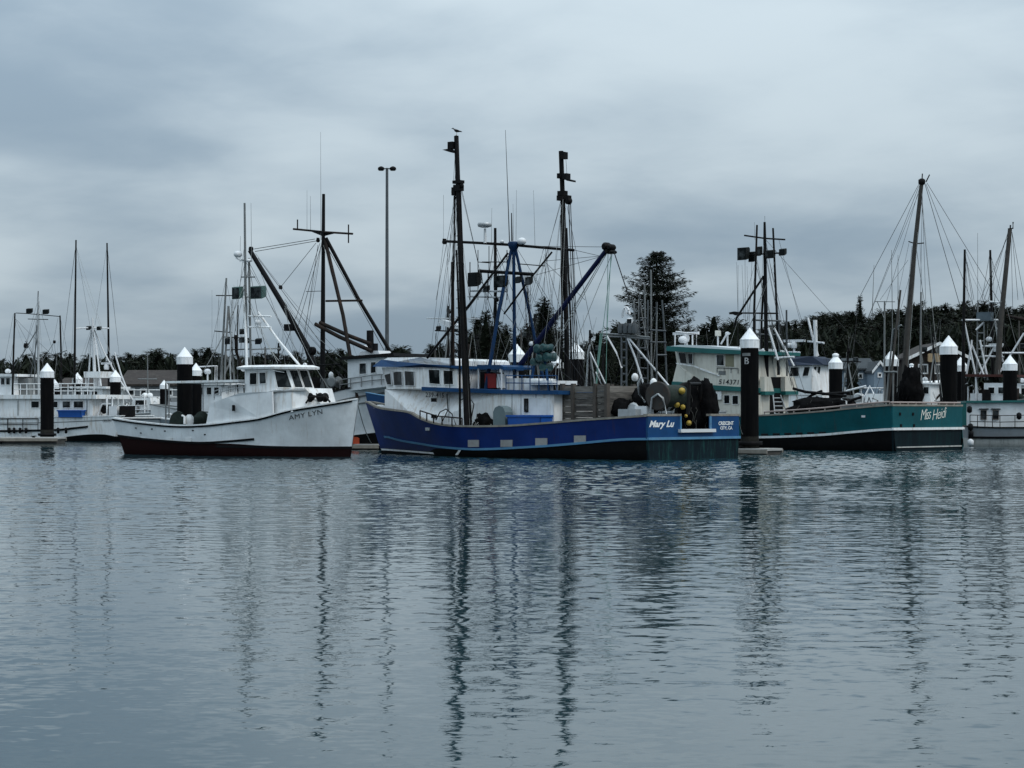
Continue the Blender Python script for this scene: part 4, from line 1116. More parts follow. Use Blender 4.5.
M_.words('CRESCENT', (718.6, 425.2), (733.6, 425.0), (718.6, 421.4), tm, letter_white, 0, .03, .95, name='hailing_port')
M_.words('CITY, CA', (720.2, 430.2), (732.4, 430.0), (720.2, 426.4), tm, letter_white, 0, .03, .95, name='hailing_port')
# raised starboard bow bulwark seen past the stem
M_.prism('bow_bulwark', [(365.5, 392.5), (372, 394), (389, 397), (389, 410), (378, 408), (367, 402)], -1.0, -1.08, blue_trim)
M_.prism('bow_bulwark_cap', [(365, 392), (389.5, 396.4), (389.5, 397.2), (365.2, 392.8)], -.98, -1.12, blue_light)
m = MB(); m.lathe([(.30, -.05), (.27, .05), (.12, .11)], M_.at(380, 407.2, .35), 12); m.build('bow_fender', vinyl, M_.root)
# house
hy = 1.95
M_.sym('deckhouse', [(384.8, 412, .55), (384.8, 389, .55), (422, 388.3, hy), (505, 392, hy), (554, 393, hy), (554, 425.5, hy), (470, 430, hy), (422, 424, hy)], white)
M_.prism('boat_deck', [(421.5, 390.8), (421.5, 386.8), (505, 390), (558.5, 390.6), (558.5, 394.4), (505, 393.8)], hy + .16, -hy - .16, blue_trim)
M_.sym('pilothouse', [(386.6, 389.2, .57), (381.8, 367.5, .57), (423, 367.3, hy - .02), (423, 389.2, hy - .02)], white)
M_.prism('pilothouse_wing', [(423.2, 387.2), (423.2, 367.5), (457.5, 368.5), (457.5, 388.4)], hy + .10, -hy - .10, white)
M_.sym('brow', [(372.4, 366.6, .75), (381, 359.8, .72), (398, 361.6, 1.25), (425, 364.2, hy + .2), (459.5, 366, hy + .2), (459.5, 369, hy + .2), (425, 367.7, hy + .2), (397, 367, 1.3)], blue_trim)
M_.sym('pilothouse_roof', [(383.5, 359.6, .6), (388, 357.6, .7), (420, 357.3, 1.7), (452, 358.6, 1.8), (455.5, 360.5, 1.8), (455.5, 365.5, 1.85), (425, 364, 1.8), (398, 361.5, 1.1)], white)
pa, pb = M_.at(384.2, 378, .57), M_.at(423, 378, hy - .02)
for q in ([(383.4, 370.8), (391, 370.4), (392.3, 385), (387.6, 385)], [(393.6, 371.2), (402.6, 371.4), (403, 385.6), (394.4, 385.4)], [(405, 370.8), (414.8, 371.4), (415.2, 386), (405.6, 385.7)]): M_.win_plane(q, (pa.x, pa.y), (pb.x, pb.y), .02, vinyl)
for q in ([(428.6, 369), (440.6, 369.4), (441, 384.8), (429.4, 384)], [(443.6, 369.8), (453.8, 370.3), (454.2, 384.9), (444, 384.9)]): M_.win_side(q, hy + .10, .03)
for x0, y0, x1, y1 in ((431.7, 398, 436.8, 401.8), (431.8, 414.6, 436.8, 418), (413.8, 413.2, 418, 416), (483, 421, 487, 424)): (M_.win_side([(x0, y1), (x1, y1), (x1, y0), (x0, y0)], hy, .02, dark_steel, 'porthole') if x0 > 425 else None)
M_.words('239-415', (425.6, 397.2), (444, 397.8), (425.6, 392.4), lambda x, y: M_.at(x, y, hy + .012), letter_black, 0, .015, 1.1, name='registration_number')
M_.prism('door', [(527, 424), (527, 397.8), (550, 398.2), (550, 424.5)], hy + .02, hy + .002, white_hull)
M_.win_side([(524.6, 412), (528.5, 412), (528.5, 398.5), (524.6, 398.5)], hy + .02, .03, dark_steel)
m = MB()
for x in (449, 466, 512, 521, 536): m.box(M_.at(x, 408, hy + .004), (.025, .012, 1.2))
m.build('panel_seam', grey_steel, M_.root)
# on the boat deck
m = MB()
c = M_.at(493.6, 380.8, .9); k = M_.scale(c); m.box((c.x, c.y, c.z), (.62, .45, 14.4 * k)); m.build('red_locker', red_paint, M_.root)
m = MB(); c2 = M_.at(501.5, 381, .9); m.box((c2.x, c2.y, c2.z), (.2, .4, 14 * k)); m.build('white_locker', white, M_.root)
M_.prism('awning', [(477, 368.4), (477, 364.8), (500, 364.8), (503.5, 366.8), (503.5, 369)], 1.5, -.6, blue_trim)
for x, y in ((478.5, 1.4), (501.5, 1.4), (480, -.5), (500, -.5)): M_.tube('awning_post', [(x, 368, y), (x, 391, y)], .035, vinyl)
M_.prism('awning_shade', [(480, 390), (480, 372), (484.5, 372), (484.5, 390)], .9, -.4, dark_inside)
M_.rail_posts('deck_rail', [(506, 390.3), (530, 390.6), (557, 390.8)], hy + .05, 6, .62, blue_trim, .022, 2)
m = MB(); c = M_.at(519, 386, .2); m.box(c, (1.5, 1.1, .65)); m.build('deck_locker', white, M_.root)
m = MB(); c = M_.at(536, 385, .2); m.box(c, (1.0, 1.1, .55)); m.build('deck_locker', white_hull, M_.root)
M_.prism('stack_casing', [(458, 389), (458, 372), (476, 372), (476, 390)], .5, -1.0, paint('dull_brown', (0.10, 0.085, 0.07), .8, .3))
M_.tube('exhaust_stack', [(468, 375, -.2), (468, 348, -.2), (467, 345, -.2)], .12, rust_steel, None, 8)
# fore deck rail and gear along the side
M_.rail_posts('side_rail', [(420, 419), (437, 424.5), (462, 426.7)], MH.hb * .92, 5, .36, rust_steel, .03, 1)
# main blue tripod mast
ap = (513.5, 247, 0)
M_.tube('mast', [(514.8, 393, 0), (514.4, 330, 0), (513.6, 243, 0)], .085, mast_blue, .07, 8)
M_.tube('mast_leg', [(485.5, 391, 1.15), (499, 310, .6), (511.5, 249, .05)], .085, mast_blue, .07, 8)
M_.tube('mast_leg', [(545.5, 390.5, -.75), (530, 315, -.4), (515.5, 249, -.05)], .075, mast_blue, .065, 8)
m = MB(); c = M_.at(513.5, 243.5, 0); m.lathe([(.1, -.34), (.2, -.2), (.26, .0), (.2, .08)], c, 10); m.build('mast_head', mast_blue, M_.root)
M_.tube('crosstree', [(443.5, 241.2, .3), (480, 243, .15), (513, 245, 0), (574, 250.2, -.3)], .06, dark_steel, None, 8)
M_.tube('spreader', [(479, 271, .1), (533, 274.3, -.1)], .075, dark_steel, None, 8)
M_.tubes('lamp_bar', [[(470, 291, .3), (507, 291.5, .2)], [(468, 296.5, .3), (500, 297.5, .2)]], .04, alu)
M_.lamp(475.5, 278.5, .25, 12, 14); M_.lamp(502, 280.5, .25, 14, 11.5); M_.lamp(529.5, 280, 0, 7, 7.5)
M_.tube('radar_post', [(485, 243, .2), (485, 228.5, .2)], .07, vinyl, .05)
m = MB(); c = M_.at(484.6, 224.5, .2); r = 7.2 * M_.scale(c); m.lathe([(r * .5, -r * .42), (r * .92, -r * .3), (r, 0), (r * .92, r * .25), (r * .3, r * .33)], c, 16); m.build('radome', alu, M_.root)
M_.tube('lamp_post', [(495.4, 330, -.2), (495.2, 228, -.2)], .075, dark_steel, .06)
M_.dome(521.8, 241, 0, 4.6); M_.dome(502, 241.5, .1, 2.2)
M_.tube('antenna', [(509.5, 242, 0), (507.5, 185, 0), (505.4, 130, 0)], .022, dark_steel, .008)
M_.tube('antenna', [(512, 241, 0), (511.5, 213, 0)], .035, dark_steel, .02)
for a, b in (((513.5, 241), (513, 204)), ((516, 241), (516.5, 190)), ((535, 246), (533.5, 190)), ((491.5, 243), (491.8, 208))): M_.tube('antenna', [(*a, 0), (*b, 0)], .010, grey_steel, .005)
M_.tubes('horn_rack', [[(478, 262, .1), (490, 263, .1)], [(478, 250, .1), (478, 300, .1)], [(489, 246, .1), (489, 271, .1)]], .018, dark_steel)
M_.tube('outrigger_brace', [(508, 253, .2), (470, 304, 1.4), (427, 358, 1.9)], .055, dark_steel, .06)
M_.tube('backstay_bar', [(552, 252, -.25), (530, 279, -.1), (504, 314, .3)], .04, dark_steel)
M_.tubes('light_rack', [[(427, 318.5, .8), (456, 318.5, .8), (480, 319, .8)], [(441, 322, .8), (447, 325, .8)]], .03, alu)
M_.prism('life_raft', [(438, 322), (441, 319.6), (450, 322), (459, 327), (457, 329), (447, 327)], .9, .5, vinyl)
# near trawl pole (outrigger) stowed upright, a pair of pipes with head gear
py_ = MH.hb * .90
M_.tube('outrigger', [(466.8, 427, py_), (463, 330, py_ - .1), (458.5, 200, py_ - .3), (456.3, 136, py_ - .4)], .115, dark_steel, .10, 8)
M_.tube('outrigger_strut', [(471, 425, py_ - .1), (466.5, 330, py_ - .15), (462.8, 262, py_ - .2)], .045, dark_steel, .035)
M_.tube('outrigger_strut', [(468.5, 425, py_ - .2), (466, 330, py_ - .2), (461.5, 243, py_ - .3), (460.5, 205, py_ - .35)], .05, grey_steel, .04)
M_.tube('outrigger_strut', [(460, 425, py_ - .2), (459.5, 330, py_ - .2), (456.5, 250, py_ - .3)], .05, dark_steel, .04)
M_.tube('side_post', [(453, 385, py_ - 1), (452.5, 262, py_ - 1)], .085, rust_steel, .07)
m = MB()
for px_, py2, w, h in ((452.2, 145.5, 6.4, 7), (458.4, 182, 10, 3), (458.6, 188, 8, 6), (455.2, 191.5, 4.2, 8)):
    c = M_.at(px_, py2, py_ - .35); k = M_.scale(c); m.box(c, (w * k, .3, h * k))
m.build('pole_head_gear', dark_steel, M_.root)
m = MB(); m.slab([M_.at(445.3, 150.2, py_ - .35), M_.at(452, 149, py_ - .35), M_.at(456, 151, py_ - .35), M_.at(456, 153.4, py_ - .35), M_.at(452, 152.4, py_ - .35)], (0, 1, 0), 0, .2); m.build('pole_head_bracket', dark_steel, M_.root)
M_.blockx(453.6, 192, py_ - .3, 5, 7); M_.blockx(462, 186, py_ - .3, 4, 6); M_.blockx(444.5, 242, .3, 5, 6)
# far trawl pole
fy = -MH.hb * .92
M_.tube('outrigger', [(567.5, 424, fy), (566.5, 330, fy), (563.5, 220, fy + .1), (561, 151, fy + .2)], .115, dark_steel, .105, 8)
M_.tube('outrigger_strut', [(572.5, 420, fy + .2), (570.5, 320, fy + .2), (566.5, 228, fy + .2)], .045, dark_steel)
M_.tube('outrigger_strut', [(562.5, 420, fy + .2), (561.8, 320, fy + .2), (561, 215, fy + .2)], .035, dark_steel)
m = MB()
for px_, py2, w, h in ((564.4, 155.6, 3.6, 7), (566.3, 176.6, 5.4, 6), (562.5, 193.5, 8, 5), (562, 198, 8.5, 5), (560.5, 176, 4, 5)):
    c = M_.at(px_, py2, fy + .2); k = M_.scale(c); m.box(c, (w * k, .3, h * k))
m.build('pole_head_gear', dark_steel, M_.root)
m = MB(); m.slab([M_.at(569, 179, fy + .2), M_.at(575.8, 180.6, fy + .2), M_.at(575.8, 182.4, fy + .2), M_.at(569, 181, fy + .2)], (0, 1, 0), 0, .2); m.build('pole_head_bracket', dark_steel, M_.root)
M_.blockx(568.6, 201, fy + .2, 7.4, 10)
# boom
M_.tube('boom', [(519.5, 366, 0), (560, 311, -.2), (609.5, 246, -.4)], .125, paint('navy_boom', (.006, .010, .045), .5, .3, spec=.15), .10, 8)
m = MB()
for px_, py2, w, h in ((606.5, 246.5, 8, 6), (611.5, 247.5, 6.5, 7.5), (609, 251.5, 5, 8), (613, 252, 4, 6)):
    c = M_.at(px_, py2, -.4); k = M_.scale(c); m.lathe([(w * k * .3, -.22), (w * k * .52, -.12), (w * k * .52, .12), (w * k * .3, .22)], c, 10, 0, 'y')
m.build('boom_tip_block', dark_steel, M_.root)
m = MB()
for px_, py2, r_ in ((541, 349, 5.0), (547, 348, 4.4), (543, 358, 4.2), (550, 357, 4.8), (537, 362, 4.0), (546, 367, 4.2)):
    c = M_.at(px_, py2, .3 + .15 * math.sin(px_)); k = M_.scale(c); r_ *= k
    m.lathe([(r_ * .6, -.34), (r_, -.28), (r_ * .8, -.1), (r_ * .8, .1), (r_, .28), (r_ * .6, .34)], c, 12, 0, 'y')
m.build('hauling_winch', teal_gear, M_.root)
M_.dome(532, 343.6, 0, 3.2); M_.dome(553, 353, -.3, 2.4)
M_.tubes('winch_frame', [[(530, 391, .4), (534, 366, .3), (539, 352, .3)], [(549, 391, .2), (546, 368, .3), (543, 352, .3)]], .06, blue_trim)
M_.prism('winch_platform', [(524, 384.5), (524, 380.5), (552, 380.5), (552, 384.5)], 1.2, -.5, white)
# timber bin on the after deck
def bin_wall():
    x0, x1 = M_.at(562, 400, 1.3).x, M_.at(607, 400, 1.3).x
    t = M_.root
    posts = (562.6, 573.5, 595.5, 607); z0 = MH.zr(.2) - .6
    m = MB(); m2 = MB()
    for a, b in ((562.4, 572), (574.5, 593.5), (597.5, 606.6)):
        for i in range(6):
            yt = 386.3 + i * 6.3 + (1.2 if a < 570 else 0) - (1.3 if a > 596 else 0); P = [M_.at(a, yt + 5.9, 1.3), M_.at(b, yt + 5.9, 1.3), M_.at(b, yt, 1.3), M_.at(a, yt, 1.3)]
            j = rng.uniform(-.02, .02); m.slab(P, (0, 1, 0), -.04 + j, .03 + j)
            Q = [Vector((p.x, -p.y, p.z)) for p in P]; m2.slab(Q, (0, -1, 0), -.04, .03)
    m.build('bin_boards', planks, t); m2.build('bin_boards', planks, t)
    for a in posts:
        for s in (1.3, -1.3):
            p = M_.at(a, 386, 1.3); k = M_.scale(p); m = MB(); m.box((p.x, s, (p.z + .1 + z0) / 2), (.14, .2, p.z + .1 - z0)); m.build('bin_post', paint('tarred_post', (.07, .06, .052), .85, .3), t)
    m = MB(); xe = min(x0, x1)
    for x in (x0, x1):
        for i in range(6): m.box((x, 0, M_.at(585, 389 + i * 6.3, 1.3).z), (.07, 2.5, .25))
    m.build('bin_end_boards', planks, t)
bin_wall()
# net drum and stern gear
m = MB(); c = M_.at(658, 396, .9); r = 14.5 * M_.scale(c)
drum_grey = paint('drum_grey', (.05, .047, .044), .75, .3, RUST, .5, spec=.15)
for s in (.9, -1.1):
    m = MB(); m.lathe([(r * .9, -.05), (r, -.06), (r, .06), (r * .9, .05)], (c.x, s, c.z), 24, 0, 'y'); m.build('net_drum_flange', drum_grey, M_.root)
m = MB(); m.lathe([(r * .72, -.98), (r * .80, -.3), (r * .76, .3), (r * .72, .82)], (c.x, 0, c.z), 20, 0, 'y'); m.build('wound_net', net_green, M_.root)
M_.tubes('drum_frame', [[(650, 416, 1.05), (652, 398, 1.05), (658, 394, 1.05)], [(667, 416, 1.05), (663, 398, 1.05), (658, 394, 1.05)], [(641, 378, 1.0), (638, 383, 1.0), (639, 394, 1.0), (645, 402, 1.0)]], .045, alu)
M_.tubes('stern_gallows', [[(688, 414, 1.2), (689, 384, 1.0)], [(702, 412, -1.2), (700, 384, -1.0)], [(689, 384, 1.0), (700, 384, -1.0)]], .08, dark_steel)
# grey round-topped hopper on the side deck, rope heap
m = MB(); P = [(494.6, 425), (494.6, 412), (496.5, 407.6), (500.6, 405.6), (504.6, 407.4), (506.6, 412), (506.6, 425)]
m.slab([M_.at(a, b, 2.6) for a, b in P], (0, 1, 0), -.4, .1); m.build('hopper', paint('hopper_grey', (.12, .16, .17), .6, .2), M_.root)
# rigging
for a, b in (((457.5, 186, py_ - .3), (436, 300, 1.6)), ((457, 190, py_ - .3), (434, 352, 1.8)), ((454, 196, py_ - .3), (449, 384, 1.9)), ((461, 186, py_ - .3), (478, 262, .5)), ((461, 190, py_ - .3), (497, 345, .5)),
             ((456, 140, py_ - .4), (452.6, 196, py_ - .4)), ((562, 196, fy), (535, 300, -.5)), ((562, 200, fy), (522, 338, -.5)), ((567, 206, fy), (592, 330, -1.2)), ((566, 160, fy + .2), (567, 176, fy + .2)),
             ((609, 247, -.4), (516, 246, 0)), ((602, 256, -.4), (545, 261, -.2)), ((600, 256, -.4), (574, 250, -.3)), ((603, 256, -.4), (536, 275, -.1)), ((443.5, 243, .3), (431, 350, 1.9)), ((447, 245, .3), (452, 386, 1.9)),
             ((574, 250, -.3), (578, 385, -1.5)), ((513, 250, 0), (452, 330, 1.9)), ((533, 276, 0), (560, 330, -1)), ((497, 250, .2), (470, 386, 1.9)), ((549, 250, -.2), (534, 343, -.2)), ((545, 262, -.2), (585, 300, -1.4)), ((513, 247, 0), (556, 390, -1.8)), ((516, 247, 0), (602, 386, 0))):
    M_.stay(a, b, .010)
for a, b, mt in (((606, 252, -.4), (560, 334, .2), rope_pale), ((607, 253, -.4), (552, 352, .2), rope_pale), ((611, 254, -.4), (607, 330, .6), rope_green), ((612, 254, -.4), (596, 386, 1.2), rope_green), ((614, 252, -.4), (630, 300, .0), wire), ((608, 254, -.4), (606, 386, .4), rope_green), ((604, 256, -.4), (571, 312, -.4), rope_pale), ((611, 256, -.4), (575, 345, .2), rope_pale)):
    M_.stay(a, b, .016 if mt is not wire else .028, mt)
M_.stay((456, 165, py_ - .3), (449, 262, 1.2), .008); M_.stay((443.5, 195, .3), (443.5, 243, .3), .007)
m = MB()
for s in (0, 1):
    for i in range(12):
        y_ = 335 - i * 9; m.tube([M_.at(456.2 + .1 * i * .3, y_, py_ - .25), M_.at(461.6, y_, py_ - .25)], .018, None, 4)
m.build('pole_rung', dark_steel, M_.root)

# ------------------------------------------------------------------ teal boat Miss Heidi
H_ = Boat('fishing_boat', 'long teal-hulled trawler with cream house and the name Miss Heidi on its stern', 800, 104.0, R(136), 1)
HH = Hull(H_, 3.25, (640, 403), (650, 446), (892, 405.5), (894, 450),
          [(642, 402), (680, 412), (720, 416), (760, 416), (818, 412.2), (850, 409), (880, 406.4), (892, 405.6)], plan=(.97, .3, 2.3), fwl=(.96, .97, .34))
h_str = HH.curve([(650, 430), (700, 436), (760, 437.2), (818, 435), (850, 432.3), (880, 429.8), (893, 429.2)])
h_low = [(t, z - .05) for t, z in h_str]
HH.build([h_low], [black_bottom, teal_hull], rail_wood, teal_trim, 0.9, transom=False, cap=(.17, .07))
HH.strip('rub_rail', h_str, .11, .06, white, 0, .98)
hx = HH.xsr - .01
hz = lambda py: H_.atx(893, py, hx).z
hyL, hyR = HH.hb * .97, -HH.hb * .97
def hpanel(name, z0, z1, mat, r0=1.0, r1=1.0, d1=.03):
    m = MB(); m.slab([(hx, hyL * r0, z0), (hx, hyR * r0, z0), (hx, hyR * r1, z1), (hx, hyL * r1, z1)], (-1, 0, 0), -.06, d1); return m.build(name, mat, H_.root)
hpanel('transom', hz(429), hz(405.5), teal_hull); hpanel('transom_plate', -.6, hz(429), paint('dark_teal_bottom', (.0035, .010, .014), .6, .3, (.004, .03, .03), .6, True, spec=.1), .96, .995, .028)
m = MB(); m.box((hx - .06, 0, hz(429)), (.12, hyL - hyR + .12, .12)); m.build('transom_rail', white, H_.root)
m = MB(); m.box((hx - .05, -.1, hz(447.4)), (.05, (hyL - hyR) * .93, .06)); m.build('boot_stripe', grey_bottom, H_.root)
m = MB(); m.box((hx + .06, 0, hz(405.2)), (.22, hyL - hyR + .06, .09)); m.build('transom_cap', rail_wood, H_.root)
m = MB()
for t in range(9):
    y = hyL + (hyR - hyL) * (t + .2) / 9; m.tube([(hx + .1, y, hz(405)), (hx + .1, y, hz(402.2))], .035, None, 5)
m.tube([(hx + .1, hyL, hz(402.4)), (hx + .1, hyR, hz(402.4))], .05, None, 6)
rr = [HH.pt(.01 + .05 * i, HH.zr(.01 + .05 * i), 1, .08) + Vector((0, 0, .2)) for i in range(9)]
m.tube(rr, .045, None, 6)
for p in rr: m.tube([p - Vector((0, 0, .2)), p], .035, None, 5)
m.build('stern_rail', paint('pale_pink_rail', (.34, .28, .26), .8, .2), H_.root)
hm = lambda x, y: H_.atx(x, y, hx - .042)
H_.words('Miss', (920.6, 420.4), (930.6, 418.6), (921.6, 409.8), hm, letter_cream, .12, -.012, .8, name='boat_name')
H_.words('Heidi', (932.4, 420.2), (945.8, 417.2), (933.4, 409.8), hm, letter_cream, .12, -.012, .85, name='boat_name')
m = MB()
for x, y in ((900, 414), (913, 414), (901, 425.6), (914, 425.6)): m.box(hm(x, y), (.05, .14, .14))
m.build('scupper', dark_inside, H_.root)
m = MB()
for i in range(6):
    x = 765 + i * 11.5; a = HH.solve(x - 3.2, 434.6 - i * .35)[2]; b = HH.solve(x + 3.2, 434.5 - i * .35)[2]; m.tube([a, b], .06, None, 6)
m.build('drain_port', black, H_.root)
p = HH.solve(863.5, 416.4)[2]; m = MB(); m.box(p, (.2, .06, .1)); m.build('fairlead', vinyl, H_.root)
# house, the after end facing us
hhy = 1.95
def HS(px, py): return H_.at(px, py, hhy)
xe = H_.at(747.5, 395, hhy).x                                      # after end of the house
H_.prism('lower_house', [(690, 418), (690, 390), (747.5, 389), (747.5, 417)], hhy - .15, -hhy + .15, cream)
H_.sym('upper_house', [(672.2, 383, 1.3), (677, 363.6, 1.3), (675, 350.5, 1.3), (700, 351.5, hhy), (742, 353.5, hhy), (747.5, 391, hhy), (710, 387, hhy), (700, 386, hhy)], cream)
H_.prism('skirt', [(672, 381.4), (695, 384), (742, 387), (747.8, 388), (747.8, 392.6), (742, 391.4), (710, 390), (690, 388), (671.6, 384.6)], hhy + .05, -hhy - .05, teal_trim)
H_.prism('roof', [(665.8, 350.8), (666.6, 346.2), (690, 347.6), (732, 349.8), (750, 351), (750, 354.4), (720, 353.6), (690, 352.4)], hhy + .25, -hhy - .25, teal_trim)
H_.prism('roof_crown', [(670, 346.2), (680, 344.8), (705, 345.4), (730, 347.8), (745, 349.2), (745, 350.8), (700, 348)], hhy - .1, -hhy + .1, vinyl)
hp1, hp2 = H_.at(675, 358, 1.3), H_.at(700, 358, hhy); HP1, HP2 = (hp1.x, hp1.y), (hp2.x, hp2.y)
for q in ([(680.6, 363.4), (679, 352.6), (686.4, 353), (687.6, 363.8)], [(688.8, 364), (688.2, 353.4), (693.4, 353.6), (693.2, 364.2)], [(716.8, 365.8), (716.4, 354.4), (724.6, 354.6), (724.8, 366)]): (H_.win_side(q, hhy, .03) if q[0][0] > 700 else H_.win_plane(q, HP1, HP2, .02))
H_.prism('door', [(725.6, 366.4), (725.6, 354.4), (733.6, 354.6), (733.8, 366.8)], hhy + .02, hhy + .002, paint('khaki_door', (.22, .21, .14), .7, .2))
H_.prism('wash_strake', [(676, 362.8), (694, 365.6), (706, 370.2), (719, 375.2), (719, 376.2), (705, 371.4), (694, 366.6), (676, 364)], hhy + .06, hhy + .002, white)
H_.rail_posts('side_rail', [(717, 372.6), (738, 373.2)], hhy + .03, 3, .26, grey_steel, .02, 1)
H_.words('514371', (718.6, 384.2), (738.6, 384.8), (718.9, 379.2), lambda x, y: H_.at(x, y, hhy + .012), letter_black, .08, .015, 1.08, name='registration_number')
H_.prism('name_plate', [(718.5, 374.6), (718.5, 370.8), (725.5, 371), (725.5, 374.8)], hhy + .02, hhy + .002, grey_steel)
for x0, y0, x1, y1 in ((724.2, 394.8, 730.2, 403.8), (732.4, 395.2, 738.8, 404.6)): H_.win_side([(x0, y1), (x1, y1), (x1, y0), (x0, y0)], hhy - .15, .025)
H_.prism('wall_box', [(715.4, 399.6), (715.4, 391.4), (721, 391.4), (721, 399.6)], hhy - .02, hhy - .148, white)
# after face: two wings either side of the companionway, ladder between
def HX(px, py): return H_.atx(px, py, xe - .02)
def aft(name, pts, mat, t=.06):
    m = MB(); m.slab([HX(a, b) for a, b in pts], (-1, 0, 0), 0, t); return m.build(name, mat, H_.root)
aft('aft_wing', [(760, 391.4), (760, 376.8), (766, 376.8), (769.4, 391.4)], cream, .3); aft('aft_wing', [(780.4, 391.2), (780.4, 376.8), (789.8, 376.8), (793.4, 391.2)], cream, .3)
aft('aft_wing_trim', [(760, 395), (760, 391.4), (769.4, 391.4), (769, 395)], teal_trim, .34); aft('aft_wing_trim', [(780.4, 394.8), (780.4, 391.2), (793.4, 391.2), (793, 394.8)], teal_trim, .34)
aft('aft_wall', [(750, 416), (750, 395), (769, 395), (769, 416)], cream, .04); aft('aft_wall', [(783, 416), (783, 395), (788, 395), (788, 416)], cream, .04)
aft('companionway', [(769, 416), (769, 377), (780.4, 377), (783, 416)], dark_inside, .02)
m = MB(); xl = xe - .5
for a, b in (((773, 395), (775, 416)), ((780.5, 395), (788, 416))): m.tube([H_.atx(*a, xl), H_.atx(*b, xl - .3)], .035, None, 5)
for i in range(5): m.tube([H_.atx(773.5 + i * .4, 398 + i * 4, xl - .05 * i), H_.atx(781.4 + i * 1.5, 398 + i * 4, xl - .05 * i)], .03, None, 5)
m.build('ladder', alu, H_.root)
# roof gear
H_.radar_bar(686, 333.4, 0, 23); H_.tube('radar_post', [(686, 348, 0), (686, 336, 0)], .1, vinyl); H_.dome(683, 339.6, .6, 4.8)
H_.tubes('roof_frame', [[(675, 348, .8), (675, 334, .8)], [(692.5, 348, .8), (692.5, 335, .8)], [(696.6, 349, .3), (696.6, 334, .3), (676, 331.8, .3)]], .045, vinyl)
m = MB(); c = H_.at(718, 333.4, .5); k = H_.scale(c); m.lathe([(3 * k, -2.6 * k), (3 * k, 2.4 * k), (2.4 * k, 2.8 * k)], c, 12); m.build('searchlight', cream, H_.root)
H_.tube('searchlight_post', [(718, 349, .5), (718, 336, .5)], .05, vinyl); H_.tubes('roof_davit', [[(721, 344, .5), (726, 335.4, .5), (730, 333.2, .5)], [(727.5, 350, .2), (727.5, 334, .2)]], .05, vinyl)
H_.dome(727.4, 333.4, .3, 2.4)
# black mast and its lights
mx = 0.0
H_.tube('mast', [(767, 412, 0), (766, 330, 0), (764.8, 240, 0), (764.6, 222, 0)], .13, black, .06, 8)
H_.tube('mast_pole', [(753.5, 375, .9), (754.2, 310, .8), (757, 225, .4)], .075, dark_steel, .05)
H_.tube('mast_pole', [(778.6, 375, -.7), (776.8, 312, -.6), (773, 228, -.3)], .075, dark_steel, .05)
H_.tube('mast_pole', [(761, 375, -.9), (761.6, 320, -.5), (764, 276, -.1)], .06, dark_steel)
H_.tubes('crosstree', [[(744.4, 235.4, 0), (765, 238.4, 0), (785, 239.6, 0)], [(740, 313, 0), (778, 313.4, 0)], [(729.5, 313.6, .2), (742, 313.6, .2)], [(748, 255, 0), (780, 253, 0)]], .045, black)
H_.lamp(744.5, 253, .2, 11, 12.5); H_.lamp(753, 256, -.2, 7, 10); H_.lamp(759.5, 250.5, .2, 6, 9); H_.lamp(771, 253.5, 0, 10, 8); H_.lamp(783.4, 251.4, 0, 7, 6.5)
H_.prism('raft_plate', [(728.5, 312.4), (734, 311.4), (740, 312.6), (735, 315.4)], .4, 0, dark_steel)
H_.tube('derrick', [(763.7, 276, 0), (750, 297, .3), (736.5, 318, .5), (734, 327, .6)], .06, dark_steel)
H_.tubes('mast_ladder', [[(768, 400, -.2), (767, 322, -.2)], [(773, 400, -.6), (772, 322, -.6)]] + [[(767.2, 328 + 7 * i, -.2), (772.4, 328 + 7 * i, -.6)] for i in range(10)], .035, grey_steel)
H_.tubes('gear_rack', [[(752, 320, .6), (781, 321, -.6)], [(752, 334, .6), (781, 335, -.6)], [(755, 310, .6), (755, 375, .6)], [(786.5, 310, -.7), (787, 376, -.7)], [(760, 330, .3), (760, 372, .3)], [(779, 322, -.6), (779.5, 374, -.6)]], .05, galv)
H_.tubes('white_strut', [[(768.5, 328, .4), (778, 360, .4)], [(774, 328, -.2), (794, 366, -.4)], [(775, 358, .2), (794, 357, .2)]], .06, vinyl)
for a, b in (((779, 240, 0), (805, 340, -2)), ((781, 256, 0), (812, 352, -2.2)), ((752, 260, 0), (748, 350, 1)), ((738, 265, .6), (738, 350, 1.2)), ((757, 262, 0), (742, 350, 1.4)), ((766, 240, 0), (904, 395, 0)), ((745, 260, .5), (745.5, 330, .8))): H_.stay(a, b, .010)
for a, b in (((736.5, 262), (738, 312)), ((747, 266), (748, 320)), ((764.8, 222), (764.8, 216)), ((742, 265), (744, 318)), ((754.5, 222), (755, 240))): H_.tube('antenna', [(*b, .3), (*a, .3)], .012, grey_steel, .006)
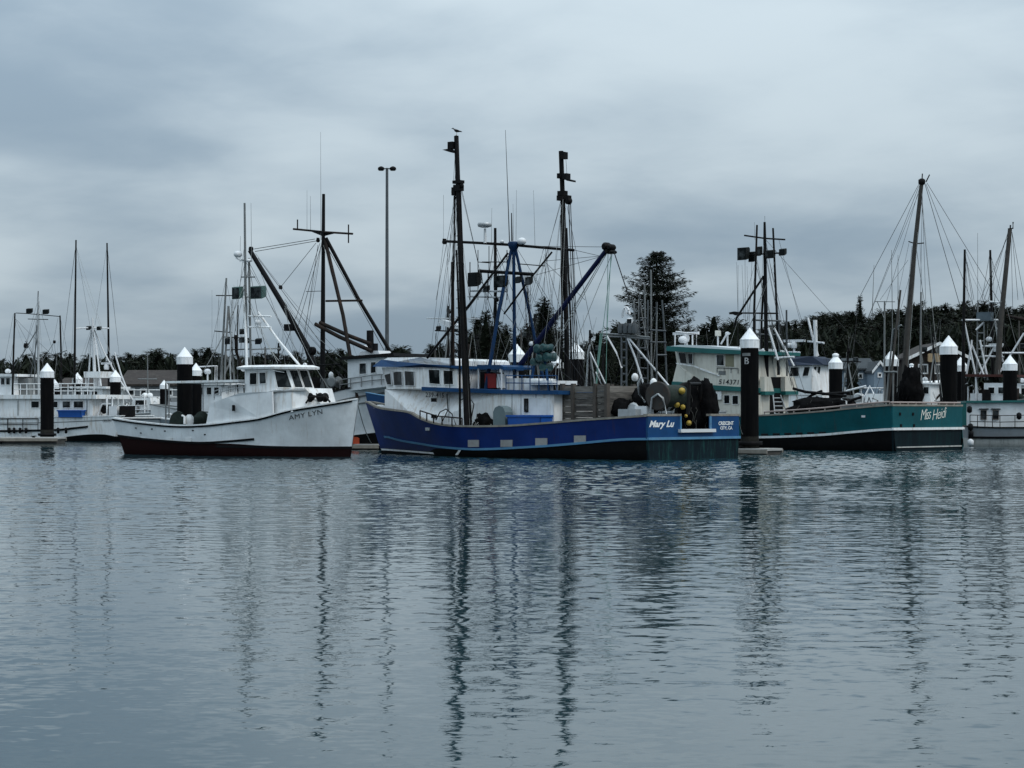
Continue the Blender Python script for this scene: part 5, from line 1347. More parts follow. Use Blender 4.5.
# leaning wooden boom pole over the stern, with its stays
H_.tube('boom_pole', [(902.5, 404, 0), (907.5, 330, 0), (914.5, 250, 0), (921.6, 183, 0)], .155, wood_pole, .10, 10)
m = MB(); c = H_.at(921.8, 181.8, 0); m.lathe([(.10, -.16), (.17, -.08), (.17, .1), (.08, .16)], c, 10); m.build('boom_tip_block', dark_steel, H_.root)
H_.tubes('boom_arm', [[(908.5, 241.5, .2), (913, 243, 0)], [(913.5, 244, 0), (924, 243, -.1)], [(922, 181, 0), (922.4, 173.6, 0)], [(926, 182, 0), (929.6, 174.6, 0)]], .03, dark_steel)
for a, b, r_ in (((919, 184, 0), (858, 300, 0), .014), ((919, 186, 0), (868, 318, 0), .012), ((920, 190, 0), (866, 324, .3), .010), ((920, 186, 0), (884, 310, 0), .010), ((925, 184, 0), (960, 306, 0), .016), ((926, 184, 0), (975, 310, -.4), .012), ((927, 183, 0), (1003, 308, -.6), .012), ((922, 186, 0), (926, 310, 0), .010), ((920, 244, 0), (924, 330, 0), .008), ((912, 246, 0), (898, 400, .8), .010), ((909, 243, .1), (897, 300, .6), .008), ((858, 300, 0), (850, 400, 1.5), .010), ((908, 260, 0), (880, 300, .3), .008)):
    H_.stay(a, b, r_)
for a, b in (((891.5, 250), (892.5, 330)), ((898, 255), (898, 330)), ((874, 265), (872, 320)), ((900, 290), (897, 395)), ((921, 292), (920, 400))): H_.tube('antenna', [(*b, -.8), (*a, -.8)], .022, grey_steel, .010)
H_.tube('side_pole', [(888, 402, 1.2), (894, 350, 1.0), (900.5, 290, .8)], .075, wood_pole, .05)
H_.tube('side_pole', [(921, 404, -1.2), (920.5, 340, -1.2), (921, 292, -1.2)], .05, grey_steel, .04)
H_.tube('side_pole', [(884.5, 402, -1), (884.5, 340, -1), (884.6, 301, -1)], .05, grey_steel, .04)
H_.tubes('aerial_rack', [[(875, 301.5, -.9), (895, 301.8, -.9)], [(877, 301, -.9), (884, 318, -.9)]], .02, grey_steel)
H_.tubes('gallows', [[(886, 405, 1.4), (893, 330, .9), (901.5, 325, .9)], [(893, 405, 1.2), (893.4, 370, 1.2)], [(884, 372, 1.3), (897, 372, 1.3)]], .05, grey_steel)
H_.prism('hatch_coaming', [(840, 410), (840, 404.5), (862, 403.6), (862, 409)], 1.1, -1.1, deck_grey)
# ================================================================== BOATS BEHIND
HL, HR = TH, TH - math.pi            # bow away to the left / bow towards us on the right

def small_gear(B, n, x0, x1, y0, y1, yp, seed, mats, name='deck_gear'):
    """Winches, boxes and posts that crowd a working deck."""
    rg = random.Random(seed)
    for i in range(n):
        px = x0 + (x1 - x0) * (i + rg.uniform(.2, .8)) / n; c = B.at(px, y1, yp + rg.uniform(-.5, .5)); k = B.scale(c); h = (y1 - y0) * k * rg.uniform(.45, 1.0)
        m = MB(); kind = rg.randrange(4)
        if kind == 0: m.lathe([(.22, -.3), (.30, -.27), (.12, -.22), (.12, .22), (.30, .27), (.22, .3)], (c.x, c.y, c.z + .3), 12, 0, 'y'); nm = 'winch'
        elif kind == 1: m.tube([(c.x, c.y, c.z - .4), (c.x, c.y, c.z + h), (c.x + .3, c.y, c.z + h + .1)], .045, None, 6); nm = 'davit'
        elif kind == 2: m.box((c.x, c.y, c.z + h * .2), (rg.uniform(.5, .9), .5, h * .6 + .3)); nm = 'deck_box'
        else: m.tube([(c.x - .35, c.y, c.z - .3), (c.x, c.y, c.z + h), (c.x + .35, c.y, c.z - .3)], .04, None, 6); nm = 'gallows'
        m.build(nm, mats[rg.randrange(len(mats))], B.root)

# ---- left: long white boat lying along the pale dock
B1 = Boat('fishing_boat', 'white boat with flybridge railing and a blue tub on deck, alongside the left dock', 60, 134.0, R(152), 1)
H1 = Hull(B1, 2.0, (-92, 402), (-84, 446), (121, 416.3), (112, 446), [(-90, 404), (-40, 413), (0, 417.4), (54, 417.2), (90, 416.6), (120, 416.2)], plan=(.84, .4, 2.4), fwl=(.92, .96, .4))
b1 = H1.curve([(-80, 438), (0, 438), (54, 437.6), (85, 434.6), (104, 434.4), (118, 436.4)])
H1.build([b1], [black_bottom, white], white, white_hull, .7, cap=(.14, .06))
H1.strip('rub_rail', H1.curve([(-60, 431), (0, 431), (54, 430), (72, 428.4), (90.6, 426.4)]), .13, .06, black, .12, .95)
H1.strip('sheer_line', H1.curve([(-60, 422), (0, 423), (54, 422.4), (118, 419.6)]), .05, .012, grey_steel, 0, .95)
B1.words('CRESCENT', (102.8, 422.2), (111.6, 422), (102.8, 419.6), lambda x, y: H1.solve(x, y, off=.015)[2], letter_black, 0, 0, 1.1, name='hailing_port')
y1 = 1.55
B1.prism('deckhouse', [(-60, 418), (-60, 398), (92.5, 398), (92.5, 419)], y1, -y1, white)
B1.prism('boat_deck', [(-64, 398.8), (-64, 395), (96, 394.6), (96, 398.8)], y1 + .2, -y1 - .2, white)
for x0, x1_ in ((31, 39.8), (53, 58.4), (62.4, 71), (73.6, 84)): B1.win_side([(x0, 408), (x1_, 408), (x1_, 401), (x0, 401)], y1, .04)
m = MB(); p = B1.at(18, 408, y1 + .01); m.box(p, (.06, .03, 1.0)); p = B1.at(87, 408, y1 + .01); m.box(p, (.06, .03, 1.0)); m.build('panel_seam', grey_steel, B1.root)
B1.prism('upper_house', [(-30, 395), (-30, 376), (12.5, 376), (14, 395)], 1.2, -1.2, white_hull)
B1.prism('upper_roof', [(-34, 376.4), (-34, 373), (17, 374), (17, 376.6)], 1.4, -1.4, white)
for x0, x1_ in ((1, 5.2), (6.2, 10.6)): B1.win_side([(x0, 385), (x1_, 385), (x1_, 377.6), (x0, 377.6)], 1.2, .03)
B1.prism('upper_windbreak', [(16, 395), (18, 379), (28, 378), (30, 395)], .7, -.9, grey_steel)
B1.rail_posts('upper_rail', [(54, 394.6), (75, 394.6), (94, 394.6)], y1, 6, .72, white, .028, 3)
B1.rail_posts('upper_rail', [(14, 394.6), (30, 394.6), (50, 394.6)], y1, 5, .72, white, .028, 2)
B1.rail_posts('side_rail', [(-30, 430), (0, 430), (38, 430)], 2.05, 5, .75, dark_steel, .025, 2)
m = MB()
for x in (9, 14, 20, 26, 58, 66): m = MB(); m.lathe([(.02, -.20), (.09, -.15), (.10, .15), (.04, .20)], B1.at(x, 430.6, 2.12), 10); m.build('fender', black, B1.root)
B1.tube('mast', [(38.5, 395, 0), (38.3, 340, 0), (38, 297, 0)], .09, alu, .055, 8)
for q in ([(16, 313, .2), (26, 313.5, .1), (38, 314.5, 0), (60, 316.5, -.2)], [(28, 319, 0), (48, 319.5, 0)]): B1.tube('crosstree', q, .03, dark_steel)
B1.lamp(30, 310.3, .1, 7, 4.5); B1.lamp(46.4, 311.2, -.1, 7, 4.5); B1.tube('antenna', [(38, 297, 0), (38.2, 291, 0)], .03, dark_steel)
B1.tube('trolling_pole', [(12.5, 398, 1.5), (13.6, 350, 1.4), (14.9, 313, 1.3)], .075, dark_steel, .05)
B1.tube('trolling_pole', [(61.5, 392, -1.4), (61, 350, -1.3), (60, 315.5, -1.2)], .075, dark_steel, .05)
B1.tubes('strut', [[(38, 328, 0), (24, 352, .6), (14, 366, .9)], [(38, 335, 0), (30, 380, .3)], [(34, 395, .4), (35.5, 345, .2), (37, 325, 0)], [(25.5, 341, .3), (33, 355, .2), (36, 372, .2)], [(42, 362, -.4), (54, 342, -.8), (57, 365, -.9)], [(50, 356, -.7), (67, 350.5, -1)]], .032, galv)
B1.blockx(26, 346, .4, 5, 5); B1.blockx(54.4, 342, -.8, 3, 3)
for a, b in (((13.5, 314, 1.3), (5, 360, 1.5)), ((58, 318, -1.2), (50, 360, -1)), ((38, 300, 0), (12, 395, 1)), ((38, 302, 0), (66, 394, -1)), ((60, 316, -1.2), (75, 390, -1))): B1.stay(a, b, .010)
B1.dome(23, 386, .3, 5.2, white, 'deck_drum', 1.1); B1.dome(8, 371, 0, 3)
small_gear(B1, 12, 97, 132, 398, 414, .6, 21, [alu, vinyl, grey_steel, dark_steel])
B1.tubes('stern_frame', [[(107, 416, 1.2), (107, 397, 1.2), (112, 397, 1.0), (112, 415, 1.0)], [(98, 416, 1.4), (102, 404, 1.2), (113, 404, .9)], [(122, 414, .6), (127, 404, .3), (133, 412, 0)]], .06, vinyl)

# ---- second troller behind it: two tall poles and a white mast
B2 = Boat('fishing_boat', 'white troller behind the flybridge boat with two tall upright trolling poles', 100, 148, R(152), 1)
H2 = Hull(B2, 1.9, (22, 404), (28, 440), (150, 414), (147, 441), [(24, 405), (60, 412), (110, 415.5), (149, 414)], plan=(.82, .4, 2.4), fwl=(.92, .95, .4))
H2.build([H2.curve([(30, 436), (90, 437), (146, 435)])], [black_bottom, white_hull], grey_steel, white_hull, .7)
B2.prism('wheelhouse', [(72, 414), (72, 388), (102, 388), (104, 414)], 1.2, -1.2, white); B2.prism('roof', [(70, 388.6), (70, 386.4), (106, 386.4), (106, 388.6)], 1.4, -1.4, white)
for x0 in (76, 84, 92): B2.win_side([(x0, 398), (x0 + 6, 398), (x0 + 6, 391), (x0, 391)], 1.2, .03)
B2.tube('trolling_pole', [(74.4, 392, 1.5), (75, 330, 1.4), (76, 240, 1.2)], .10, dark_steel, .055)
B2.tube('trolling_pole', [(109, 402, -1.4), (108.4, 330, -1.3), (107, 243, -1.1)], .10, dark_steel, .055)
B2.tube('mast', [(95.4, 388, 0), (93.6, 350, 0), (92.4, 318, 0)], .13, vinyl, .08, 8)
B2.tubes('mast_leg', [[(92.6, 330, 0), (96.5, 345, .2), (101, 386, .6)], [(91.5, 330, 0), (88, 388, -.3)], [(94.6, 330, 0), (104, 352, -.3), (115, 372, -.6), (133, 400, -1)], [(114.5, 352, -.6), (121, 374, -.8), (130, 397, -1)]], .06, vinyl)
B2.tubes('crosstree', [[(75, 328.6, 1.3), (92, 327.6, 0), (109, 328.4, -1.2)]], .05, vinyl)
B2.lamp(89, 327.5, .2, 5, 3.5); B2.lamp(99.5, 327.8, -.2, 5, 3.5)
B2.radar_bar(106.5, 363.4, -.2, 11); B2.prism('flybridge', [(84, 377.6), (83.6, 371.6), (101, 371.4), (100, 377.6)], .7, -.7, white); B2.tubes('flybridge_post', [[(86, 387, .5), (86, 377, .5)], [(99, 387, .5), (99, 377, .5)], [(97, 387, -.5), (97, 377, -.5)]], .05, vinyl)
for a, b in (((76, 244, 1.2), (65, 330, 1.6)), ((76, 244, 1.2), (90, 326, 0)), ((107, 246, -1.1), (95, 325, 0)), ((107, 246, -1.1), (118, 345, -1.3)), ((107, 243, -1.1), (124, 400, -1.3)), ((75, 250, 1.2), (58, 385, 1.4)), ((92, 322, 0), (84, 386, 1))): B2.stay(a, b, .010)
small_gear(B2, 8, 106, 146, 396, 413, .2, 22, [alu, vinyl, grey_steel])
B2.rail_posts('deck_rail', [(106, 415), (148, 413.4)], 1.6, 7, .6, vinyl, .025, 2)

# ---- boats behind the after deck of the white boat
B5 = Boat('fishing_boat', 'grey-rigged boat crowded with gear behind the white boat after deck', 222, 136, R(150), 1)
H5 = Hull(B5, 1.9, (150, 404), (156, 442), (268, 414), (266, 442), [(152, 405), (190, 411), (240, 414.5), (267, 414)], fwl=(.92, .95, .4))
H5.build([H5.curve([(156, 438), (210, 439), (265, 437)])], [black_bottom, white_hull], grey_steel, white_hull, .7)
B5.prism('wheelhouse', [(196, 412), (196, 384), (221, 384), (223, 412)], 1.2, -1.2, white_hull); B5.prism('roof', [(192, 384.6), (192, 382), (225, 382), (225, 384.6)], 1.4, -1.4, white)
for x0 in (199, 206.6, 214): B5.win_side([(x0, 395), (x0 + 5.4, 395), (x0 + 5.4, 387), (x0, 387)], 1.2, .03)
B5.tubes('roof_frame', [[(194, 382, .9), (194, 367, .9), (215, 366, .9), (215, 382, .9)], [(198, 382, -.9), (198, 367, -.9), (217, 366, -.9), (217, 382, -.9)]], .05, vinyl); B5.dome(207.6, 371.4, 0, 3.6); B5.tube('radome_post', [(207.6, 382, 0), (207.6, 374, 0)], .06, vinyl)
B5.tube('mast', [(220.5, 400, 0), (222.5, 350, 0), (226.4, 278, 0)], .10, grey_steel, .06)
for q in ([(216, 295.5, .2), (233, 295.6, -.2)], [(214.5, 331, .2), (232, 332.6, -.2)], [(224, 337, 0), (246, 338, -.4)], [(226, 350, 0), (250, 349, -.4)]): B5.tube('crosstree', q, .04, dark_steel)
B5.tubes('lattice_mast', [[(228.4, 306, .0), (226, 345, .3), (224, 400, .5)], [(228.6, 306, 0), (231.6, 345, -.2), (236, 400, -.5)], [(226.5, 340, .2), (231.4, 341, -.2)], [(226, 355, .3), (233, 372, -.3)], [(233, 356, -.3), (225, 373, .4)], [(225, 384, .4), (235, 385, -.5)]], .07, grey_steel)
B5.tube('mast_pole', [(237.6, 405, -.6), (237.4, 340, -.5), (238, 305, -.4)], .06, dark_steel, .04)
B5.tubes('boom', [[(236, 335, -.3), (236.5, 352, -.3), (241, 365, -.4), (249, 378, -.5)]], .12, rust_steel)
for a, b in (((226, 279, 0), (207, 366, 1)), ((226, 280, 0), (238, 340, -.8)), ((219, 296, .2), (214, 380, 1.2)), ((237.5, 306, -.4), (245, 380, -.6)), ((233, 296, -.2), (232, 400, -1))): B5.stay(a, b, .011)
for x, y in ((212, 290), (219, 300), (234, 285), (237.6, 280)): B5.tube('antenna', [(x, 382, -.3), (x, y, -.3)], .012, grey_steel, .006)
small_gear(B5, 12, 224, 262, 388, 410, .4, 23, [alu, dark_steel, grey_steel, rust_steel])
B5.lamp(229, 340.5, .2, 7, 6); B5.lamp(243, 331, -.3, 6, 5); B5.lamp(248, 340, -.3, 5, 5)
# stuff low behind the stern: a small open work boat
B3 = Boat('work_boat', 'low white work boat with a thin mast lying between the capped piles', 148, 154, R(150), 1, 'boat')
H3 = Hull(B3, 1.6, (104, 406), (110, 438), (186, 410), (184, 439), [(106, 407), (140, 411), (185, 410)], fwl=(.9, .95, .45))
H3.build([H3.curve([(110, 434), (150, 435), (184, 434)])], [black_bottom, white_hull], grey_steel, white_hull, .6)
B3.prism('cuddy', [(130, 411), (133, 398), (150, 397.4), (152, 411)], .9, -.9, white); B3.win_side([(135, 406), (147, 406), (147, 400), (135.4, 400)], .9, .03)
B3.tube('mast', [(148, 398, 0), (147.5, 354, 0)], .05, grey_steel, .035); B3.tubes('crosstree', [[(138, 379, .2), (157, 379, -.2)]], .045, grey_steel)
B3.dome(145, 395, .2, 3, white, 'buoy'); B3.dome(150, 395, 0, 3, white, 'buoy')
small_gear(B3, 6, 154, 182, 397, 409, .2, 24, [alu, vinyl, grey_steel, dark_steel])

# ---- boat behind the white bow: black mast with two legs, white wheelhouse
B4 = Boat('fishing_boat', 'white boat with a tall black two-legged mast, berthed behind the white and blue bows', 318, 103, HR, -1)
H4 = Hull(B4, 2.2, (404, 383.5), (392, 448), (232, 412), (236, 449), [(234, 412), (270, 410), (305, 402), (340, 390.5), (372, 386), (403, 383.6)], fwl=(.92, .96, .4))
H4.build([H4.curve([(236, 440), (300, 440), (345, 436), (388, 431)])], [black_bottom, white_hull], dark_steel, white_hull, .7)
H4.strip('rub_rail', H4.curve([(240, 424), (300, 414), (345, 399.6), (400, 391)]), .09, .05, grey_steel, 0, .97)
H4.strip('rub_rail', H4.curve([(240, 428), (300, 419), (345, 406), (400, 399)]), .07, .05, grey_steel, 0, .97)
B4.prism('wheelhouse', [(348, 391), (347.5, 359), (384, 356), (390, 386)], -1.5, 1.0, white_hull)
B4.prism('roof', [(340, 359.8), (341, 356.8), (393, 352.8), (394, 356)], -1.75, 1.3, dark_steel)
B4.prism('roof_locker', [(358, 357), (360, 351.6), (378, 350.6), (379.5, 355)], -.8, .2, vinyl)
for q in ([(359.4, 374.8), (366.9, 374.2), (366.7, 362.6), (359.6, 363)], [(370.8, 373.8), (376.6, 373.2), (376.4, 361.4), (371, 361.8)]): B4.win_side(q, -1.5, .03)
B4.tube('exhaust_stack', [(370.4, 356, .3), (370, 330.5, .3)], .20, black, .18, 10); B4.tube('exhaust_stack', [(375, 353, -.2), (375, 343.5, -.2)], .16, black, None, 10); B4.dome(365, 347.5, -.3, 3)
B4.tube('mast', [(322.4, 412, 0), (323, 300, 0), (323.6, 194, 0)], .15, black, .08, 10)
B4.tubes('mast_leg', [[(325, 240, 0), (343, 315, -.7), (357.5, 399, -1.3)]], .10, rust_steel)
B4.tubes('mast_leg', [[(326, 238, 0), (358, 298, .6), (390, 351, 1.2)]], .10, dark_steel)
for q in ([(293.5, 229, .3), (310, 230.6, .15), (323.5, 232, 0), (352.5, 233.8, -.3)], [(326, 301, 0), (362, 300.5, 0)]): B4.tube('crosstree', q, .06, rust_steel)
m = MB(); m.slab([B4.at(308, 230, .1), B4.at(323, 236, .1), B4.at(335, 233, .1), B4.at(323, 231, .1)], (0, 1, 0), -.1, .1); m.build('mast_plate', black, B4.root)
B4.tubes('aerial', [[(297.5, 229, .25), (297.5, 219.5, .25)], [(348.5, 243, -.25), (348.5, 224.5, -.25)], [(345, 233, -.25), (352.5, 233.6, -.25)]], .035, dark_steel)
B4.tube('antenna', [(321, 240, 0), (320.6, 132, 0)], .014, grey_steel, .006); B4.tube('antenna', [(310.6, 230, 0), (310.4, 196, 0)], .012, grey_steel, .006); B4.tube('antenna', [(307, 230, 0), (307, 190, 0)], .010, grey_steel, .005)
B4.tube('boom', [(313.5, 366, .6), (306.5, 346, .5), (280, 300, .2), (250, 250.5, -.2)], .20, black, .13, 8)
m = MB(); c = B4.at(290, 327.5, .3); m.box(c, (.6, .3, .35)); m.build('boom_block', black, B4.root); B4.blockx(280.6, 287.5, .2, 4, 4); B4.blockx(251, 249, -.2, 5, 4); B4.blockx(318, 240.5, 0, 4, 5)
B4.tubes('stowed_boom', [[(315.5, 324, -.6), (340, 337, -.7), (372, 351, -.9)], [(320, 322.5, -.5), (350, 336, -.6), (371, 344, -.8)]], .11, rust_steel)
B4.blockx(312, 351, -.3, 9, 6)
for a, b in (((254, 249, -.2), (315, 239, 0)), ((255, 251.5, -.2), (316, 241, 0)), ((280, 288, .2), (316, 243, 0)), ((258, 258, -.1), (326, 350, 0)), ((320, 243, 0), (296, 318, .3)), ((321, 246, 0), (297, 330, .4)), ((296, 317, .3), (272, 380, 1)), ((306, 291.5, .2), (323, 291, 0)), ((252, 252, -.2), (301, 342, .4)), ((318, 245, 0), (300, 366, 1.2)), ((326, 245, 0), (384, 350, 1.4))): B4.stay(a, b, .016)
B4.tubes('deck_house_frame', [[(306, 366, -.6), (340, 364, -.8)], [(308, 366, -.6), (308, 400, -.6)], [(332, 364, -.8), (333, 395, -.8)], [(337, 371, -1), (345, 380, -1.2)]], .035, dark_steel)
small_gear(B4, 9, 306, 346, 372, 388, -.4, 25, [dark_steel, grey_steel, rust_steel, dark_steel])
B4.dome(331, 375, -.9, 2.6, white_hull, 'buoy', 1.3)
B4.rail_posts('bow_rail', [(340, 389.8), (372, 385.4), (400, 383)], -1.6, 6, .5, grey_steel, .025, 2)

# ---- aluminium boat with a forest of frames behind the blue boat stern
B7 = Boat('fishing_boat', 'bare aluminium boat with ladder towers and frames behind the blue boat stern', 640, 94.5, R(140), 1)
H7 = Hull(B7, 1.7, (590, 408), (596, 450), (690, 412), (690, 451), [(592, 408), (630, 413), (688, 412)], fwl=(.92, .95, .45))
H7.build([H7.curve([(596, 446), (650, 447), (689, 446)])], [black_bottom, alu], alu, alu, .6)
B7.prism('wheelhouse', [(605, 414), (607, 386), (622, 386), (622, 414)], 1.1, -1.1, alu); B7.win_side([(609, 398), (618, 398), (618, 390), (609.6, 390)], 1.1, .03)
B7.tubes('gantry', [[(599.5, 333.4, .4), (625, 334.8, .2), (650, 337.4, 0)], [(599.5, 336, .4), (625, 337, .2), (650, 339, 0)]], .045, grey_steel)
B7.tubes('gantry_leg', [[(601, 333, .4), (598, 360, .6), (595.6, 400, .9)]], .05, rope_green)
B7.tubes('tower', [[(621.6, 336, .3), (621.4, 410, .5)], [(626.4, 336, .2), (626.6, 410, .3)]] + [[(621.6, 342 + 8 * i, .3), (626.4, 342 + 8 * i, .2)] for i in range(8)], .05, galv)
B7.tubes('brace', [[(627.6, 338.5, .2), (635, 357, .1), (645.4, 390, .1)], [(629.5, 339, .2), (648, 361, .0), (669, 386, -.2)], [(607, 336, .4), (616, 352, .4), (622, 368, .4)]], .05, vinyl)
B7.tubes('ladder_tower', [[(640, 408, -.6), (639, 330, -.6), (639.4, 296, -.6)], [(648, 408, -.8), (647.6, 330, -.8), (648, 300, -.8)]] + [[(639.8, 318 + 10 * i, -.6), (647.8, 318.5 + 10 * i, -.8)] for i in range(8)], .04, galv)
B7.tubes('ladder_tower', [[(656.7, 408, 0), (656.6, 330, 0), (656.8, 302, 0)], [(667, 385, -.7), (664.4, 330, -.6), (662, 300, -.5)], [(650, 330, -.3), (666, 331, -.6)], [(650, 342, -.3), (666.4, 342.4, -.6)], [(657, 355, -.2), (666.6, 355, -.6)]], .045, galv)
B7.tubes('pole', [[(651.5, 400, -.9), (651, 270, -.9)], [(645.4, 350, -1), (644.6, 285, -1)], [(636, 340, -.9), (633.6, 300, -.9)]], .045, grey_steel)
m = MB(); c = B7.at(626, 316, .2); k = B7.scale(c); r = 5.5 * k
m.tube([c + Vector((r * .85 * math.cos(a), 0, r * 1.6 * math.sin(a))) for a in [math.pi * i / 10 - .15 for i in range(11)]], .05, None, 6); m.build('hoop', vinyl, B7.root)
m = MB(); m.tube([c + Vector((r * .3 * math.cos(a), .1, r * 1.5 * math.sin(a))) for a in [math.pi * i / 10 - .15 for i in range(11)]], .03, None, 6); m.build('hoop', vinyl, B7.root)
m = MB(); 
for x in (621, 626, 631, 635): m.lathe([(.14, -.2), (.16, 0), (.12, .25)], B7.at(x, 329, .2), 10)
m.build('lamp_cluster', galv, B7.root)
B7.lamp(630.5, 320, 0, 6, 5, vinyl); B7.dome(635, 377, .3, 3.6, white, 'buoy', 1.1); B7.dome(653.6, 383, .2, 3.8, white, 'buoy', 1.3); B7.dome(617, 399, .9, 3.2, alu, 'deck_drum', 1.3)
B7.tubes('rail_hoop', [[(608, 414, .9), (604, 390, .9), (596, 372, .9)], [(586, 400, .8), (588, 352, .8), (590, 345, .8)], [(590, 352, .8), (606, 385, .9)]], .042, alu)
small_gear(B7, 10, 606, 672, 390, 411, .5, 26, [alu, vinyl, grey_steel, dark_steel])

# ---- white boat with the navy roof behind the teal boat
B8 = Boat('fishing_boat', 'white boat with navy roof and raked wheelhouse windows behind the teal boat', 806, 121, HR, -1)
H8 = Hull(B8, 2.0, (862, 401), (856, 442), (752, 411), (754, 443), [(754, 411), (790, 411), (830, 406), (861, 401.4)], fwl=(.92, .96, .42))
H8.build([H8.curve([(756, 439), (810, 439), (856, 436)])], [black_bottom, white_hull], grey_steel, white_hull, .6)
B8.sym('upper_house', [(786, 395, 1.3), (786, 365.6, 1.3), (812, 364.6, 1.3), (818.5, 364.4, .7), (821, 395, .75), (812, 395, 1.3)], white)
B8.sym('roof', [(782, 365.8, 1.5), (784, 361, 1.3), (795, 356.6, 1.0), (812, 356.2, .9), (822, 358.5, .5), (823.5, 364.6, .8), (812, 365, 1.5)], navy_roof)
B8.prism('lower_house', [(778, 413), (778, 395.4), (822, 395.4), (823, 413)], -1.25, 1.25, white)
for q in ([(789.6, 376.6), (799.4, 376.6), (799.4, 366.8), (790.6, 367)], [(802.4, 376.6), (808.6, 376.4), (810.6, 366.4), (804.4, 366.6)]): B8.win_side(q, -1.3, .03)
w1, w2 = B8.at(812, 370, -1.3), B8.at(819, 370, -.72)
for q in ([(812, 376.2), (814.8, 376.2), (816.6, 366.2), (813.6, 366.4)], [(816, 376.2), (819, 376.2), (820.6, 366.2), (817.8, 366.2)]): B8.win_plane(q, (w1.x, w1.y), (w2.x, w2.y), .02)
for x0, x1_ in ((793, 800), (803, 808.6), (811, 815), (817, 821)): B8.win_side([(x0, 407), (x1_, 407), (x1_, 400.5), (x0, 400.5)], -1.25, .03)
B8.tubes('mast', [[(815.8, 358, 0), (815.4, 338, 0), (815, 320, 0)]], .13, vinyl); B8.tube('crosstree', [(808, 341.5, .2), (824, 343, -.2)], .07, vinyl); B8.tube('mast_strut', [(808, 318, .3), (812, 335, .2), (818, 356, .2)], .07, vinyl)
B8.radar_bar(794, 340.8, .3, 20); B8.dome(790, 345, .3, 3.6); B8.tubes('radar_frame', [[(794, 358, .3), (794, 342, .3)], [(782, 352, .6), (800, 352.6, 0)], [(786, 358, .6), (786, 346, .6)]], .07, vinyl)
for a, b in (((815, 322, 0), (800, 394, -1)), ((815, 322, 0), (838, 398, -.8)), ((820, 366, -.6), (812, 394, -1.3)), ((815, 322, 0), (771, 395, 0))): B8.stay(a, b, .012)
# ---- low open boats behind the teal stern
B9 = Boat('work_boat', 'low white open boat moored behind the leaning pole and teal rail', 872, 132, R(150), 1, 'boat')
H9 = Hull(B9, 1.7, (836, 399), (841, 438), (912, 404), (910, 440), [(838, 399.4), (870, 403.6), (911, 404)], fwl=(.9, .95, .45))
H9.build([H9.curve([(842, 435), (880, 436), (910, 435)])], [black_bottom, white_hull], grey_steel, white_hull, .6)
B9.prism('cuddy', [(864, 404), (866, 394), (884, 393.6), (885, 404)], .9, -.9, white); B9.tubes('davit', [[(862, 402, .8), (870, 386, .6), (876, 398, .6)], [(866, 386, .4), (846, 391, .4)]], .07, vinyl)
small_gear(B9, 8, 840, 906, 388, 402, .2, 27, [alu, vinyl, dark_steel, grey_steel])
# ---- small covered skiff ashore before the brown building
def skiff():
    p = pxw(928, 391, 176); t = empty('skiff', (p.x, p.y, GZ), R(8), 'small white skiff on a stand in front of the dark brown building', 'boat')
    z0 = p.z - GZ; rows = []; m = MB()
    for i in range(13):
        u = i / 12; x = -1.25 + 2.9 * u; w = .62 * (1 - max(0, u - .45) ** 2 * 2.6) if u > .45 else .58 + .04 * u; top = z0 + .72 + .18 * u * u; bot = z0 + .12 * max(0, u - .7) * 4
        rows.append([(x, -w, top), (x, -w * .8, bot + .12), (x, 0, bot), (x, w * .8, bot + .12), (x, w, top), (x, 0, top + .12)])
    vs = [q for r in rows for q in r]; fs = [(i * 6 + k, i * 6 + (k + 1) % 6, i * 6 + 6 + (k + 1) % 6, i * 6 + 6 + k) for i in range(12) for k in range(6)] + [(5, 4, 3, 2, 1, 0), tuple(range(72, 78))]
    m.add(vs, fs, 0, True); m.build('hull', white, t)
    m = MB()
    for x in (-.8, .9): m = MB(); m.box((x, 0, z0 / 2), (.12, 1.0, z0)); m.box((x, 0, .06), (.3, 1.3, .12)); m.build('stand', dark_steel, t)
skiff()
# ---- right: pale grey boat running out of the frame
B10 = Boat('fishing_boat', 'pale grey boat with white cabin and two small windows right of the teal stern', 1010, 112.5, R(-8), -1)
H10 = Hull(B10, 2.0, (1180, 408), (1168, 444), (967.5, 427), (969, 446.4), [(968, 427), (1000, 428.2), (1060, 427), (1120, 420), (1178, 409)], plan=(.9, .35, 2.4), fwl=(.92, .95, .4))
g10a = H10.curve([(969, 438.2), (1010, 438.4), (1090, 437), (1160, 433)])
H10.build([g10a], [grey_bottom, paint('mid_grey_hull', (.20, .22, .24), .55, .2, GRIME, .4, True)], dark_steel, white_hull, .5)
H10.strip('rub_rail', H10.curve([(968, 437.4), (1010, 437.6), (1090, 436), (1160, 431)]), .12, .06, black, 0, .97)
B10.prism('cabin', [(971, 429), (971, 402.4), (1110, 401), (1112, 426)], -1.45, 1.45, white_hull); B10.prism('roof', [(966, 402.8), (966, 400.8), (1114, 399.4), (1114, 401.4)], -1.65, 1.65, teal_trim)
for x0, x1_ in ((980.6, 986.6), (992.6, 998.8), (1036, 1044)): B10.win_side([(x0, 419.6), (x1_, 419.6), (x1_, 410), (x0, 410)], -1.45, .03, paint('brown_frame', (.16, .13, .11), .8, .2))
m = MB()
for x in (979.4, 991.4): m.box(B10.at(x + 4.4, 409, -1.5), (.52, .08, .05))
m.build('window_visor', dark_steel, B10.root)
B10.rail_posts('side_rail', [(970, 428), (1000, 428.6), (1060, 427.6)], -1.85, 8, .72, dark_steel, .022, 2)
m = MB()
